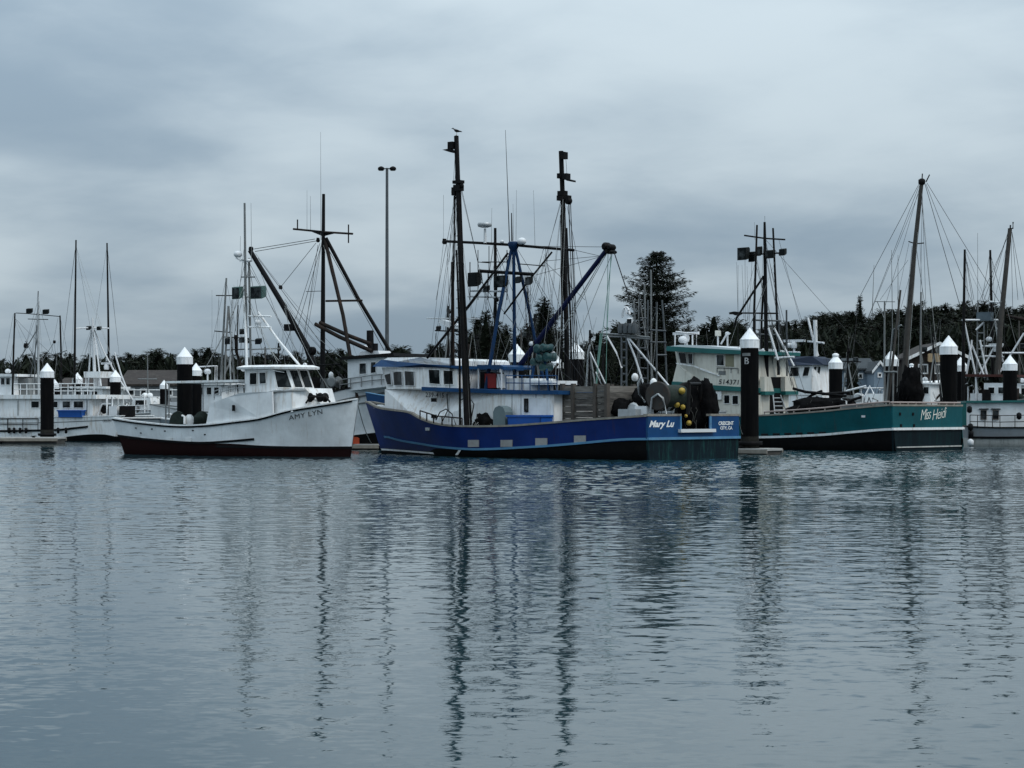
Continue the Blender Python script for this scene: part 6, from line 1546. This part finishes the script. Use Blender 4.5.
for x, y in ((969.5, 409.5), (970.5, 427), (971, 434), (1019, 416)): m = MB(); m.lathe([(.04, -.2), (.14, -.13), (.14, .13), (.04, .2)], B10.at(x, y, -1.9), 12); m.build('fender', black, B10.root)
m = MB(); m.lathe([(.05, -.2), (.17, -.12), (.17, .12), (.05, .2)], B10.at(970.6, 442.5, -2.0), 12); m.build('fender', vinyl, B10.root)
# ---- troller behind it: leaning wooden mast, two poles, aluminium frames
B11 = Boat('fishing_boat', 'troller at the right edge with a leaning wooden mast and white tubular frames', 992, 128, HR, -1)
H11 = Hull(B11, 2.1, (1066, 394), (1060, 440), (938, 402), (940, 442), [(940, 402), (990, 402.5), (1030, 399), (1065, 394.4)], fwl=(.92, .96, .42))
H11.build([H11.curve([(942, 438), (1000, 438), (1058, 435)])], [black_bottom, teal_trim], grey_steel, white_hull, .6)
B11.prism('deckhouse', [(984, 402), (984, 383), (1008, 383), (1008, 402)], -1.2, 1.2, white_hull); B11.win_side([(988, 394), (995, 394), (995, 387), (988, 387)], -1.2, .03); B11.win_side([(998, 394), (1005, 394), (1005, 387), (998, 387)], -1.2, .03)
B11.prism('awning', [(962, 376.6), (962, 374), (1016, 374.6), (1016, 377)], -1.3, 1.2, paint('dull_red_awning', (.06, .018, .014), .8, .3))
B11.tubes('awning_post', [[(964, 376, -1.2), (964, 402, -1.2)], [(976, 376, -1.2), (976, 402, -1.2)], [(1014, 376, -1.2), (1014, 402, -1.2)]], .06, vinyl)
B11.tube('mast', [(996.5, 400, 0), (1000, 330, 0), (1005, 280, 0), (1010, 229, 0)], .20, wood_pole, .13, 10)
B11.tubes('mast_head', [[(1008, 229, 0), (1013, 228.4, 0), (1013, 222, 0)], [(1010, 230, 0), (1010.4, 225, 0)]], .05, dark_steel)
B11.tube('trolling_pole', [(963, 402, -1.4), (963.6, 330, -1.3), (964.8, 249.5, -1.1)], .13, dark_steel, .07); B11.tube('trolling_pole', [(993.4, 402, 1.4), (992, 330, 1.3), (990.2, 250, 1.1)], .13, dark_steel, .07)
B11.tube('antenna', [(978, 380, 0), (977.6, 233, 0)], .022, grey_steel, .010)
B11.tubes('frame', [[(964, 320, -1.2), (975, 372, -.9), (979, 402, -.8)], [(962, 320, -1.2), (998, 320, .4)], [(976, 330, -.4), (984, 322, -.2)], [(980, 340, -.6), (988, 380, -.4)], [(972, 345, -.6), (985, 378, -.6)], [(995, 321, .2), (1003, 362, .4)], [(989, 301.6, .6), (1004, 303, .2)], [(978, 378, -.6), (995, 345, .2)], [(966, 378, -1), (972, 340, -.8)], [(1000, 372, 0), (1024, 333, .6)], [(1002, 353, 0), (1030, 353, .8)], [(984, 356, -.2), (1004, 357, .2)], [(982, 346, -.2), (1003, 346.6, .2)]], .065, vinyl)
B11.tubes('rigging_ladder', [[(978, 300, -.3), (976.6, 380, -.3)], [(984, 322, -.2), (984.6, 380, -.2)]] + [[(978, 325 + 8 * i, -.3), (984.2, 325 + 8 * i, -.2)] for i in range(7)], .05, grey_steel)
m = MB(); c = B11.at(985, 316.5, -.2); k = B11.scale(c); m.box(c, (15 * k, .5, 8.5 * k)); m.build('lamp_board', paint('blue_grey_panel', (.09, .12, .14), .6, .3), B11.root)
B11.dome(989, 339, .1, 3.2); B11.dome(996, 347, .2, 3.4); B11.radar_bar(996, 344.6, .2, 12)
B11.tubes('stowed_boom', [[(985, 374, .2), (1005, 389, -.2), (1030, 402, -.8)]], .24, net_green)
B11.tubes('long_boom', [[(1006, 315.6, .2), (1032, 321, .6)]], .1, rust_steel)
for a, b in (((1008, 232, 0), (988, 300, .6)), ((1007, 236, 0), (984, 300, .2)), ((1012, 232, 0), (1018, 300, .2)), ((1011, 234, 0), (1013, 320, 0)), ((1008, 236, 0), (972, 318, -1)), ((965, 252, -1.1), (974, 312, -.6)), ((967, 262, -1.1), (974, 300, -.4)), ((990, 252, 1.1), (982, 300, .4)), ((991, 256, 1.1), (1004, 305, .6)), ((1012, 232, 0), (1030, 330, 1))): B11.stay(a, b, .014)
small_gear(B11, 12, 962, 1020, 380, 401, -.6, 28, [alu, vinyl, dark_steel, rust_steel])

# ================================================================== THINGS ON DECKS AND DOCKS
def heap(name, label, cat, c, r, mat, seed, part='netting', flat=-.5, lum=.32, strands=0, mat2=None):
    """A slumped heap of net: a lumpy closed body with loose strands."""
    rg = random.Random(seed); t = empty(name, c, 0, label, cat); m = MB(); nu, nv = 26, 16; vs = []
    for j in range(nv + 1):
        th = math.pi * j / nv
        for i in range(nu):
            ph = 2 * math.pi * i / nu; d = Vector((math.sin(th) * math.cos(ph), math.sin(th) * math.sin(ph), math.cos(th)))
            k = 1 + lum * mnoise.noise(d * 1.7 + Vector((seed, 0, 0))) + lum * .6 * mnoise.noise(d * 4.3 + Vector((0, seed, 0))) + .06 * mnoise.noise(d * 11)
            p = Vector((d.x * r[0] * k, d.y * r[1] * k, max(flat * r[2], d.z * r[2] * k))); vs.append(p)
    fs = [(j * nu + i, j * nu + (i + 1) % nu, (j + 1) * nu + (i + 1) % nu, (j + 1) * nu + i) for j in range(nv) for i in range(nu)]
    m.add(vs, fs, 0, True); b = m.build(part, mat, t)
    if strands:
        m = MB()
        for s in range(strands):
            v = vs[rg.randrange(nu * 3, nu * (nv - 4))] * 1.02; P = [v]
            for q in range(5): P.append(P[-1] + Vector((rg.uniform(-.10, .10), rg.uniform(-.08, .08), -rg.uniform(.08, .2))) + Vector((v.x, v.y, 0)) * .03)
            m.tube(P, .016, .012, 4, 0, False)
        m.build('loose_line', mat2 or mat, t)
    return t
c = M_.atx(691.5, 407.5, xs_ + 1.15); wc = M_.l2w(c)
netp = heap('net_pile', 'black trawl net heaped high at the stern of the blue boat, hung with yellow floats', 'fishing net', wc, (.80, .9, 1.15), net_mat, 3, flat=-1.2, lum=.26, strands=60, mat2=paint('net_twine', (.05, .05, .045), .9, .4))
for i, (x, y, r_) in enumerate(((682, 391, 3.4), (676.7, 404.6, 3.2), (682.8, 407, 2.6), (702.6, 401, 2.6), (689, 423, 2.8), (693, 409.4, 2.0), (686, 416, 1.7), (697, 395, 1.6))):
    p = M_.atx(x, y, xs_ + (.62 if x < 699 and x > 680 else .85)); k = M_.scale(p); w = M_.l2w(p) - wc; m = MB(); rr = r_ * k
    m.lathe([(rr * .2, -rr * .98), (rr * .7, -rr * .72), (rr * .93, -rr * .36), (rr, 0), (rr * .93, rr * .36), (rr * .7, rr * .72), (rr * .2, rr * .98)], w, 16, 0, 'y'); m.build('float', yellow, netp)
heap('net_heap', 'low dark heap of rope and net beside the grey hopper on the blue boat', 'fishing net', M_.l2w(M_.at(483.5, 424, 2.2)), (.42, .35, .42), net_mat, 8, strands=24, mat2=rope_pale)
heap('net_heap', 'dark heap of netting slumped on the teal boat working deck', 'fishing net', H_.l2w(H_.at(826, 408, .6)), (1.9, .9, .55), net_mat, 9, strands=40, mat2=paint('net_twine', (.05, .05, .045), .9, .4))
heap('net_heap', 'dark net bundle gathered at the foot of the leaning wooden pole', 'fishing net', H_.l2w(H_.at(911, 390, .2)), (.62, .6, 1.05), net_mat, 12, flat=-1.2, lum=.42, strands=40)
H_.tubes('stowed_spar', [[(793, 388.4, 1.2), (806, 392, 1.0), (822, 393.4, .9), (846, 396, .8)], [(799, 405, 1.0), (812, 395, .9), (822, 391, .8)], [(822, 394, .9), (850, 392.5, .7)], [(838, 408, .9), (852, 400, .7), (862, 397, .6)]], .075, dark_steel)
small_gear(H_, 9, 806, 884, 396, 410, .6, 31, [dark_steel, grey_steel, alu, rust_steel])
small_gear(M_, 6, 606, 648, 402, 417, .8, 32, [dark_steel, alu, rust_steel, vinyl])

def tote(label, B, x0, x1, ytop, ybot, yp, mat, wd=.95, zext=.35):
    a = B.at(x0, ytop, yp); b = B.at(x1, ytop, yp); z0 = B.at(x0, ybot, yp).z - zext; z1 = a.z
    c = (a + b) / 2; w = abs(b.x - a.x); t = empty('fish_tote', B.l2w(Vector((c.x, c.y - B.near * wd / 2, z0))), B.ang, label, 'tub'); h = z1 - z0; k = .045; m = MB()
    m.box((0, 0, k), (w - .06, wd - .06, k))
    for s in (-1, 1):
        m.slab([(s * (w / 2 - .05), -wd / 2 + .05, 0), (s * (w / 2 - .05), wd / 2 - .05, 0), (s * w / 2, wd / 2, h), (s * w / 2, -wd / 2, h)], (-s, 0, 0), 0, k)
        m.slab([(-w / 2 + .05, s * (wd / 2 - .05), 0), (w / 2 - .05, s * (wd / 2 - .05), 0), (w / 2, s * wd / 2, h), (-w / 2, s * wd / 2, h)], (0, -s, 0), 0, k)
    m.build('tub', mat, t); m = MB()
    for s in (-1, 1): m.box((0, s * wd / 2, h - .03), (w + .08, .07, .08)); m.box((s * w / 2, 0, h - .031), (.07, wd - .08, .078))
    m.build('rim', mat, t); return t
tote('blue plastic fish tub on the blue boat side deck below the door', M_, 507, 540.5, 415.2, 424.4, 2.75, tote_blue)
tote('blue plastic fish tub on the deck of the white flybridge boat', B1, 57.5, 81, 410.2, 417.4, 2.06, paint('bright_blue_plastic', (.010, .085, .34), .45, .15), .46, .0)
def fuel_can():
    p = pxw(355.5, 444, 100.4); t = empty('fuel_can', (p.x, p.y, .30), R(20), 'orange fuel can standing on the finger float between the two bows', 'fuel can'); m = MB()
    m.slab([(-.17, -.11, 0), (.17, -.11, 0), (.17, -.11, .27), (.08, -.11, .34), (-.17, -.11, .34)], (0, 1, 0), 0, .22); m.build('can', orange, t)
    m = MB(); m.tube([(-.13, 0, .33), (-.10, 0, .40), (.02, 0, .40), (.06, 0, .33)], .018, None, 6); m.build('handle', orange, t)
    m = MB(); m.tube([(.13, 0, .29), (.18, 0, .38)], .03, .02, 8); m.build('spout', black, t)
fuel_can()
def dock_box(px, D, label, z=.45):
    p = pxw(px, 420, D); t = empty('dock_box', (p.x, D, z), R(-4), label, 'dock box'); m = MB()
    m.box((0, 0, .3), (1.3, .65, .6)); m.build('box', vinyl, t); m = MB(); m.slab([(-.68, -.36, .6), (-.68, .36, .6), (-.68, .3, .74), (-.68, -.3, .68)], (1, 0, 0), 0, 1.36); m.build('lid', white, t)
dock_box(282, 136, 'white dock box on the walkway behind the white boat wheelhouse'); dock_box(870, 136, 'white dock box on the walkway behind the teal boat rail')

# the gull on top of the near trawl pole
def gull():
    p = M_.l2w(M_.at(456.6, 135.4, py_ - .4)); t = empty('gull', p, 0, 'dark gull perched on the tip of the tall near trawl pole', 'bird')
    gb = paint('gull_feathers', (.10, .10, .105), .8, .4); rg_ = [(-.19, .17, .012, .02), (-.13, .175, .03, .025), (-.06, .185, .058, .055), (.02, .20, .068, .068), (.08, .225, .055, .06), (.115, .262, .034, .038), (.135, .29, .034, .034), (.165, .298, .03, .03), (.19, .293, .012, .014), (.225, .285, .004, .005)]
    m = MB(); n = 10; vs = []
    for x, z, ry, rz in rg_:
        for k in range(n): a = 2 * math.pi * k / n; vs.append((-x, ry * math.cos(a), z + rz * math.sin(a)))
    fs = [(i * n + k, i * n + (k + 1) % n, (i + 1) * n + (k + 1) % n, (i + 1) * n + k) for i in range(len(rg_) - 1) for k in range(n)] + [tuple(range(n)), tuple(range((len(rg_) - 1) * n, len(rg_) * n))]
    m.add(vs, fs, 0, True); m.build('body', gb, t)
    for s in (-1, 1):
        m = MB(); m.slab([(-.07, s * .066, .235), (.05, s * .068, .225), (.24, s * .03, .155), (.20, s * .035, .145), (.02, s * .07, .165), (-.06, s * .066, .185)], (0, s, 0), -.01, .014); m.build('wing', dark_steel, t)
        m = MB(); m.tube([(0, s * .028, .15), (.005, s * .028, .07), (0, s * .028, 0)], .008, None, 6); m.tube([(0, s * .028, .005), (-.045, s * .03, .004)], .007, None, 5); m.build('leg', paint('gull_leg', (.3, .2, .08), .7, .1), t)
gull()
# mooring lines
def line(label, B, a, B2, b, sag, mat=rope_pale, r=.018):
    p = B.l2w(B.at(*a)); q = B2.l2w(B2.at(*b)) if B2 else Vector(b); m = MB(); P = []
    for i in range(13): t = i / 12; v = p.lerp(q, t) - p; v.z -= sag * 4 * t * (1 - t); P.append(v)
    m.tube(P, r, None, 5, 0, False); o = m.build('mooring_line', mat, None, p); return tag(o, label, 'rope')
fd = Vector(((372 - 512) * 101 / FPX, 100.6, .34))
line('slack pale rope from the white bow down to the finger float', A, (357, 401, 0), None, fd, .25)
line('taut rope from the blue stem down to the finger float', M_, (369, 405, 0), None, fd + Vector((.8, .2, 0)), .2)
line('pale rope from the blue stern corner to the pile lettered B', M_, (738, 415, -3.1), None, PB.location + Vector((-.35, -.25, .9)), .15)

# ------------------------------------------------------------------ running rigging: slack halyards and guys on the front boats
def halyards(B, heads, feet, n, seed, yspan=1.6, r=.010, mats=(wire, wire, rope_pale)):
    rg = random.Random(seed)
    for i in range(n):
        h = heads[rg.randrange(len(heads))]; f = feet[rg.randrange(len(feet))]
        B.stay((h[0] + rg.uniform(-1.5, 1.5), h[1] + rg.uniform(-2, 10), rg.uniform(-.3, .3)), (f[0] + rg.uniform(-7, 7), f[1] + rg.uniform(-8, 4), rg.uniform(-yspan, yspan)), r * rg.uniform(.8, 1.3), mats[rg.randrange(len(mats))], rg.uniform(.05, .5), 'halyard')
halyards(M_, [(513, 247), (495, 243), (530, 272), (480, 270), (545, 249)], [(470, 385), (490, 372), (520, 385), (545, 388), (560, 392), (500, 390), (585, 386)], 22, 41)
halyards(M_, [(458, 192), (457, 186), (459, 240)], [(440, 330), (436, 388), (470, 420), (480, 388), (449, 386)], 9, 42)
halyards(M_, [(562, 198), (565, 205), (567, 250)], [(555, 388), (580, 386), (570, 400), (600, 388), (545, 370)], 10, 43)
halyards(A, [(245, 262), (249, 262), (246, 290)], [(228, 396), (262, 368), (275, 367), (240, 390), (205, 382)], 8, 44)
halyards(B4, [(323, 240), (325, 236), (285, 300), (255, 252)], [(290, 390), (310, 396), (340, 392), (360, 384), (300, 366)], 12, 45)
halyards(H_, [(765, 240), (756, 260), (774, 262), (765, 280)], [(735, 350), (750, 352), (778, 376), (790, 392), (800, 400)], 14, 46)
halyards(H_, [(921, 186), (915, 250)], [(890, 400), (905, 402), (925, 402), (940, 402), (872, 402)], 7, 47)
halyards(B11, [(1009, 232), (1004, 290), (991, 254), (965, 254)], [(970, 380), (985, 376), (1000, 380), (1015, 376), (1022, 380)], 12, 48)
halyards(B7, [(640, 300), (650, 275), (657, 302), (626, 334)], [(610, 408), (630, 408), (655, 408), (672, 404)], 12, 49, 1.0)
halyards(B1, [(38, 300), (60, 318), (15, 315)], [(5, 390), (28, 392), (50, 392), (75, 392), (90, 392)], 9, 50)
halyards(B2, [(76, 250), (107, 250), (92, 322)], [(80, 386), (100, 386), (118, 404), (132, 408), (65, 400)], 8, 51)

# ------------------------------------------------------------------ more boats in the rows behind, seen between the front ones
def row_boat(name, label, px, D, head, near, wid, mast, seed, pole=(None, None), hullm=None, house=True):
    """A moored boat of the back rows: hull, house, mast with crosstree and gear, two trolling poles."""
    rg = random.Random(seed); B = Boat(name, label, px, D, head, near); y = HOR + 3800.0 / D - (HOR - HOR); k = D / FPX; h = wid / 2
    fr = -1 if near > 0 else 1; yr = HOR - (1.55 - EYE) / k; yb = HOR - (2.15 - EYE) / k
    Hh = Hull(B, 1.9, (px + fr * h, yb), (px + fr * h * .94, y), (px - fr * h, yr), (px - fr * h, y), [(px - fr * h * .98, yr), (px, yr + 1.5), (px + fr * h * .6, yr - 1), (px + fr * h, yb)], fwl=(.92, .95, .42))
    Hh.build([[(0, .35), (1, .5)]], [black_bottom, hullm or white_hull], grey_steel, white_hull, .7)
    if house:
        t = yr - 2.3 / k; x0, x1 = px + fr * h * .05, px + fr * h * .55; a, b2 = min(x0, x1), max(x0, x1)
        B.prism('wheelhouse', [(a, yr + 2), (a, t), (b2, t), (b2, yr + 2)], 1.15 * near, -1.15 * near, white); B.prism('roof', [(a - 2, t), (a - 2, t - 1.6), (b2 + 2, t - 1.6), (b2 + 2, t)], 1.35 * near, -1.35 * near, white_hull)
        n = max(2, int((b2 - a) / 8))
        for i in range(n):
            q = a + (b2 - a) * (i + .15) / n; q2 = a + (b2 - a) * (i + .85) / n; B.win_side([(q, t + 10), (q2, t + 10), (q2, t + 2.5), (q, t + 2.5)], 1.15 * near, .03)
        B.dome((a + b2) / 2 + 3, t - 5, 0, 3)
    ym = yr - mast; xm = px - fr * 2
    B.tube('mast', [(xm, yr + 2, 0), (xm + rg.uniform(-1, 1), ym, 0)], .11, dark_steel, .06, 8)
    B.tube('crosstree', [(xm - 13, ym + mast * .22, .2), (xm + 13, ym + mast * .22 + 1, -.2)], .045, dark_steel)
    B.tubes('mast_leg', [[(xm, ym + mast * .25, 0), (xm - 9, yr, .9)], [(xm, ym + mast * .25, 0), (xm + 10, yr, -.9)]], .055, grey_steel)
    B.tubes('boom', [[(xm, yr - mast * .18, 0), (xm - fr * 24, yr - mast * .52, .1)]], .08, rust_steel)
    B.lamp(xm - 9, ym + mast * .22 - 3, .1, 5, 4); B.lamp(xm + 8, ym + mast * .22 - 2, -.1, 5, 4); B.blockx(xm + 1, ym + 6, 0, 4, 5)
    for i in range(3): B.tube('antenna', [(xm + rg.uniform(-8, 8), ym + mast * .3, .1), (xm + rg.uniform(-8, 8), ym - rg.uniform(4, 22), .1)], .012, grey_steel, .006)
    for i, p in enumerate(pole):
        if p: B.tube('trolling_pole', [(xm + (-12 if i == 0 else 12), yr, 1.4 - 2.8 * i), (xm + (-13 if i == 0 else 13.5), yr - p, 1.2 - 2.4 * i)], .085, dark_steel if i else wood_pole, .05)
    halyards(B, [(xm, ym + 4), (xm - 12, ym + mast * .22), (xm + 12, ym + mast * .22)], [(xm - 24, yr), (xm - 10, yr), (xm + 8, yr), (xm + 26, yr)], 11, seed + 100, 1.2)
    small_gear(B, 9, px - h * .9, px + h * .9, yr - 16, yr + 1, .2 * near, seed + 7, [dark_steel, grey_steel, rust_steel, alu, dark_steel])
    return B
row_boat('fishing_boat', 'boat with a dark mast and wooden pole showing behind the blue boat wheelhouse', 446, 118, HL, 1, 96, 112, 61, (70, 95))
row_boat('fishing_boat', 'boat whose dark mast stands behind the legs of the blue tripod mast', 532, 122, HL, 1, 84, 104, 62, (88, 60))
row_boat('fishing_boat', 'boat with dark mast rising behind the grey timber bin', 592, 116, HR, -1, 78, 88, 63, (62, 74), None, False)
row_boat('fishing_boat', 'boat rigged with dark mast behind the bow wheelhouse windows of the teal boat', 706, 132, HL, 1, 70, 66, 64, (None, 58))
row_boat('fishing_boat', 'boat with slim dark mast lying behind the navy-roofed white boat', 850, 138, HR, -1, 72, 72, 65, (66, None), None, False)
row_boat('fishing_boat', 'boat with poles standing between the leaning wooden pole and the teal stern pile', 932, 140, HL, 1, 66, 84, 66, (92, 80))
row_boat('fishing_boat', 'boat with dark rigging at the far right beyond the leaning wooden mast', 1030, 146, HL, 1, 74, 88, 67, (96, 70))
row_boat('fishing_boat', 'boat with slim rigging behind the white boat wheelhouse', 276, 140, HL, 1, 66, 74, 68, (70, None), None, False)

# hanging gear on the blue boat: falls, wires and bundled lines alongside the trawl poles and under the crosstree
def bundle(B, name, a, b, n, seed, r=.022, spread=1.6, mat=wire):
    rg = random.Random(seed)
    for i in range(n):
        o = rg.uniform(-spread, spread); o2 = rg.uniform(-spread * 1.4, spread * 1.4)
        B.stay((a[0] + o, a[1], a[2]), (b[0] + o2, b[1] + rg.uniform(-8, 8), b[2]), r * rg.uniform(.6, 1.2), mat, rg.uniform(0, .12), name)
bundle(M_, 'fall', (456, 192, py_ - .3), (451, 386, py_ - .9), 5, 71, .020, 1.5, dark_steel)
bundle(M_, 'fall', (460, 190, py_ - .3), (470, 420, py_ - .3), 6, 72, .024, 1.8, dark_steel)
bundle(M_, 'fall', (563, 200, fy + .2), (561, 395, fy + .2), 4, 73, .020, 1.6, dark_steel)
bundle(M_, 'fall', (569, 204, fy + .2), (577, 390, fy + .4), 5, 74, .020, 2.0, dark_steel)
bundle(M_, 'fall', (497, 273, .1), (490, 368, .4), 4, 75, .018, 4, dark_steel)
bundle(M_, 'fall', (526, 274, -.1), (532, 380, 0), 4, 76, .018, 4, dark_steel)
M_.tubes('light_frame', [[(470, 262, .4), (470, 300, .4)], [(482, 262, .3), (507, 262, .2)], [(507, 250, .2), (507, 300, .2)], [(488, 300, .3), (488, 271, .3)], [(520, 264, -.1), (545, 266, -.2)]], .022, dark_steel)
M_.lamp(487, 288, .2, 6, 6); M_.lamp(519, 279, 0, 6, 6); M_.blockx(497, 300, .2, 4, 6); M_.blockx(534, 345, 0, 4, 6); M_.blockx(560, 336, .1, 4, 6); M_.blockx(452, 320, 1.4, 3, 5); M_.blockx(476, 338, .9, 4, 5)
M_.tubes('hose', [[(456, 425, 2.2), (452, 414, 2.3), (446, 409, 2.3), (440, 412, 2.3), (436, 420, 2.3)], [(470, 425, 2.3), (474, 404, 2.2), (468, 396, 2.0), (461, 400, 2.0)], [(447, 394, 1.97), (448, 410, 2.0), (441, 424, 2.1)]], .025, dark_steel)
heap('net_heap', 'dark coil of hose and net stowed behind the grey timber bin', 'fishing net', M_.l2w(M_.at(620, 411, .2)), (.7, .8, .5), net_mat, 81, strands=20)
heap('net_heap', 'dark net folded against the drum on the blue boat after deck', 'fishing net', M_.l2w(M_.at(645, 404, -.2)), (.55, .8, .8), net_mat, 82, strands=30)
heap('net_heap', 'black net hanging over the far quarter of the blue boat stern', 'fishing net', M_.l2w(M_.at(706, 404, -1.6)), (.45, .6, .95), net_mat, 83, flat=-1.1, strands=0)
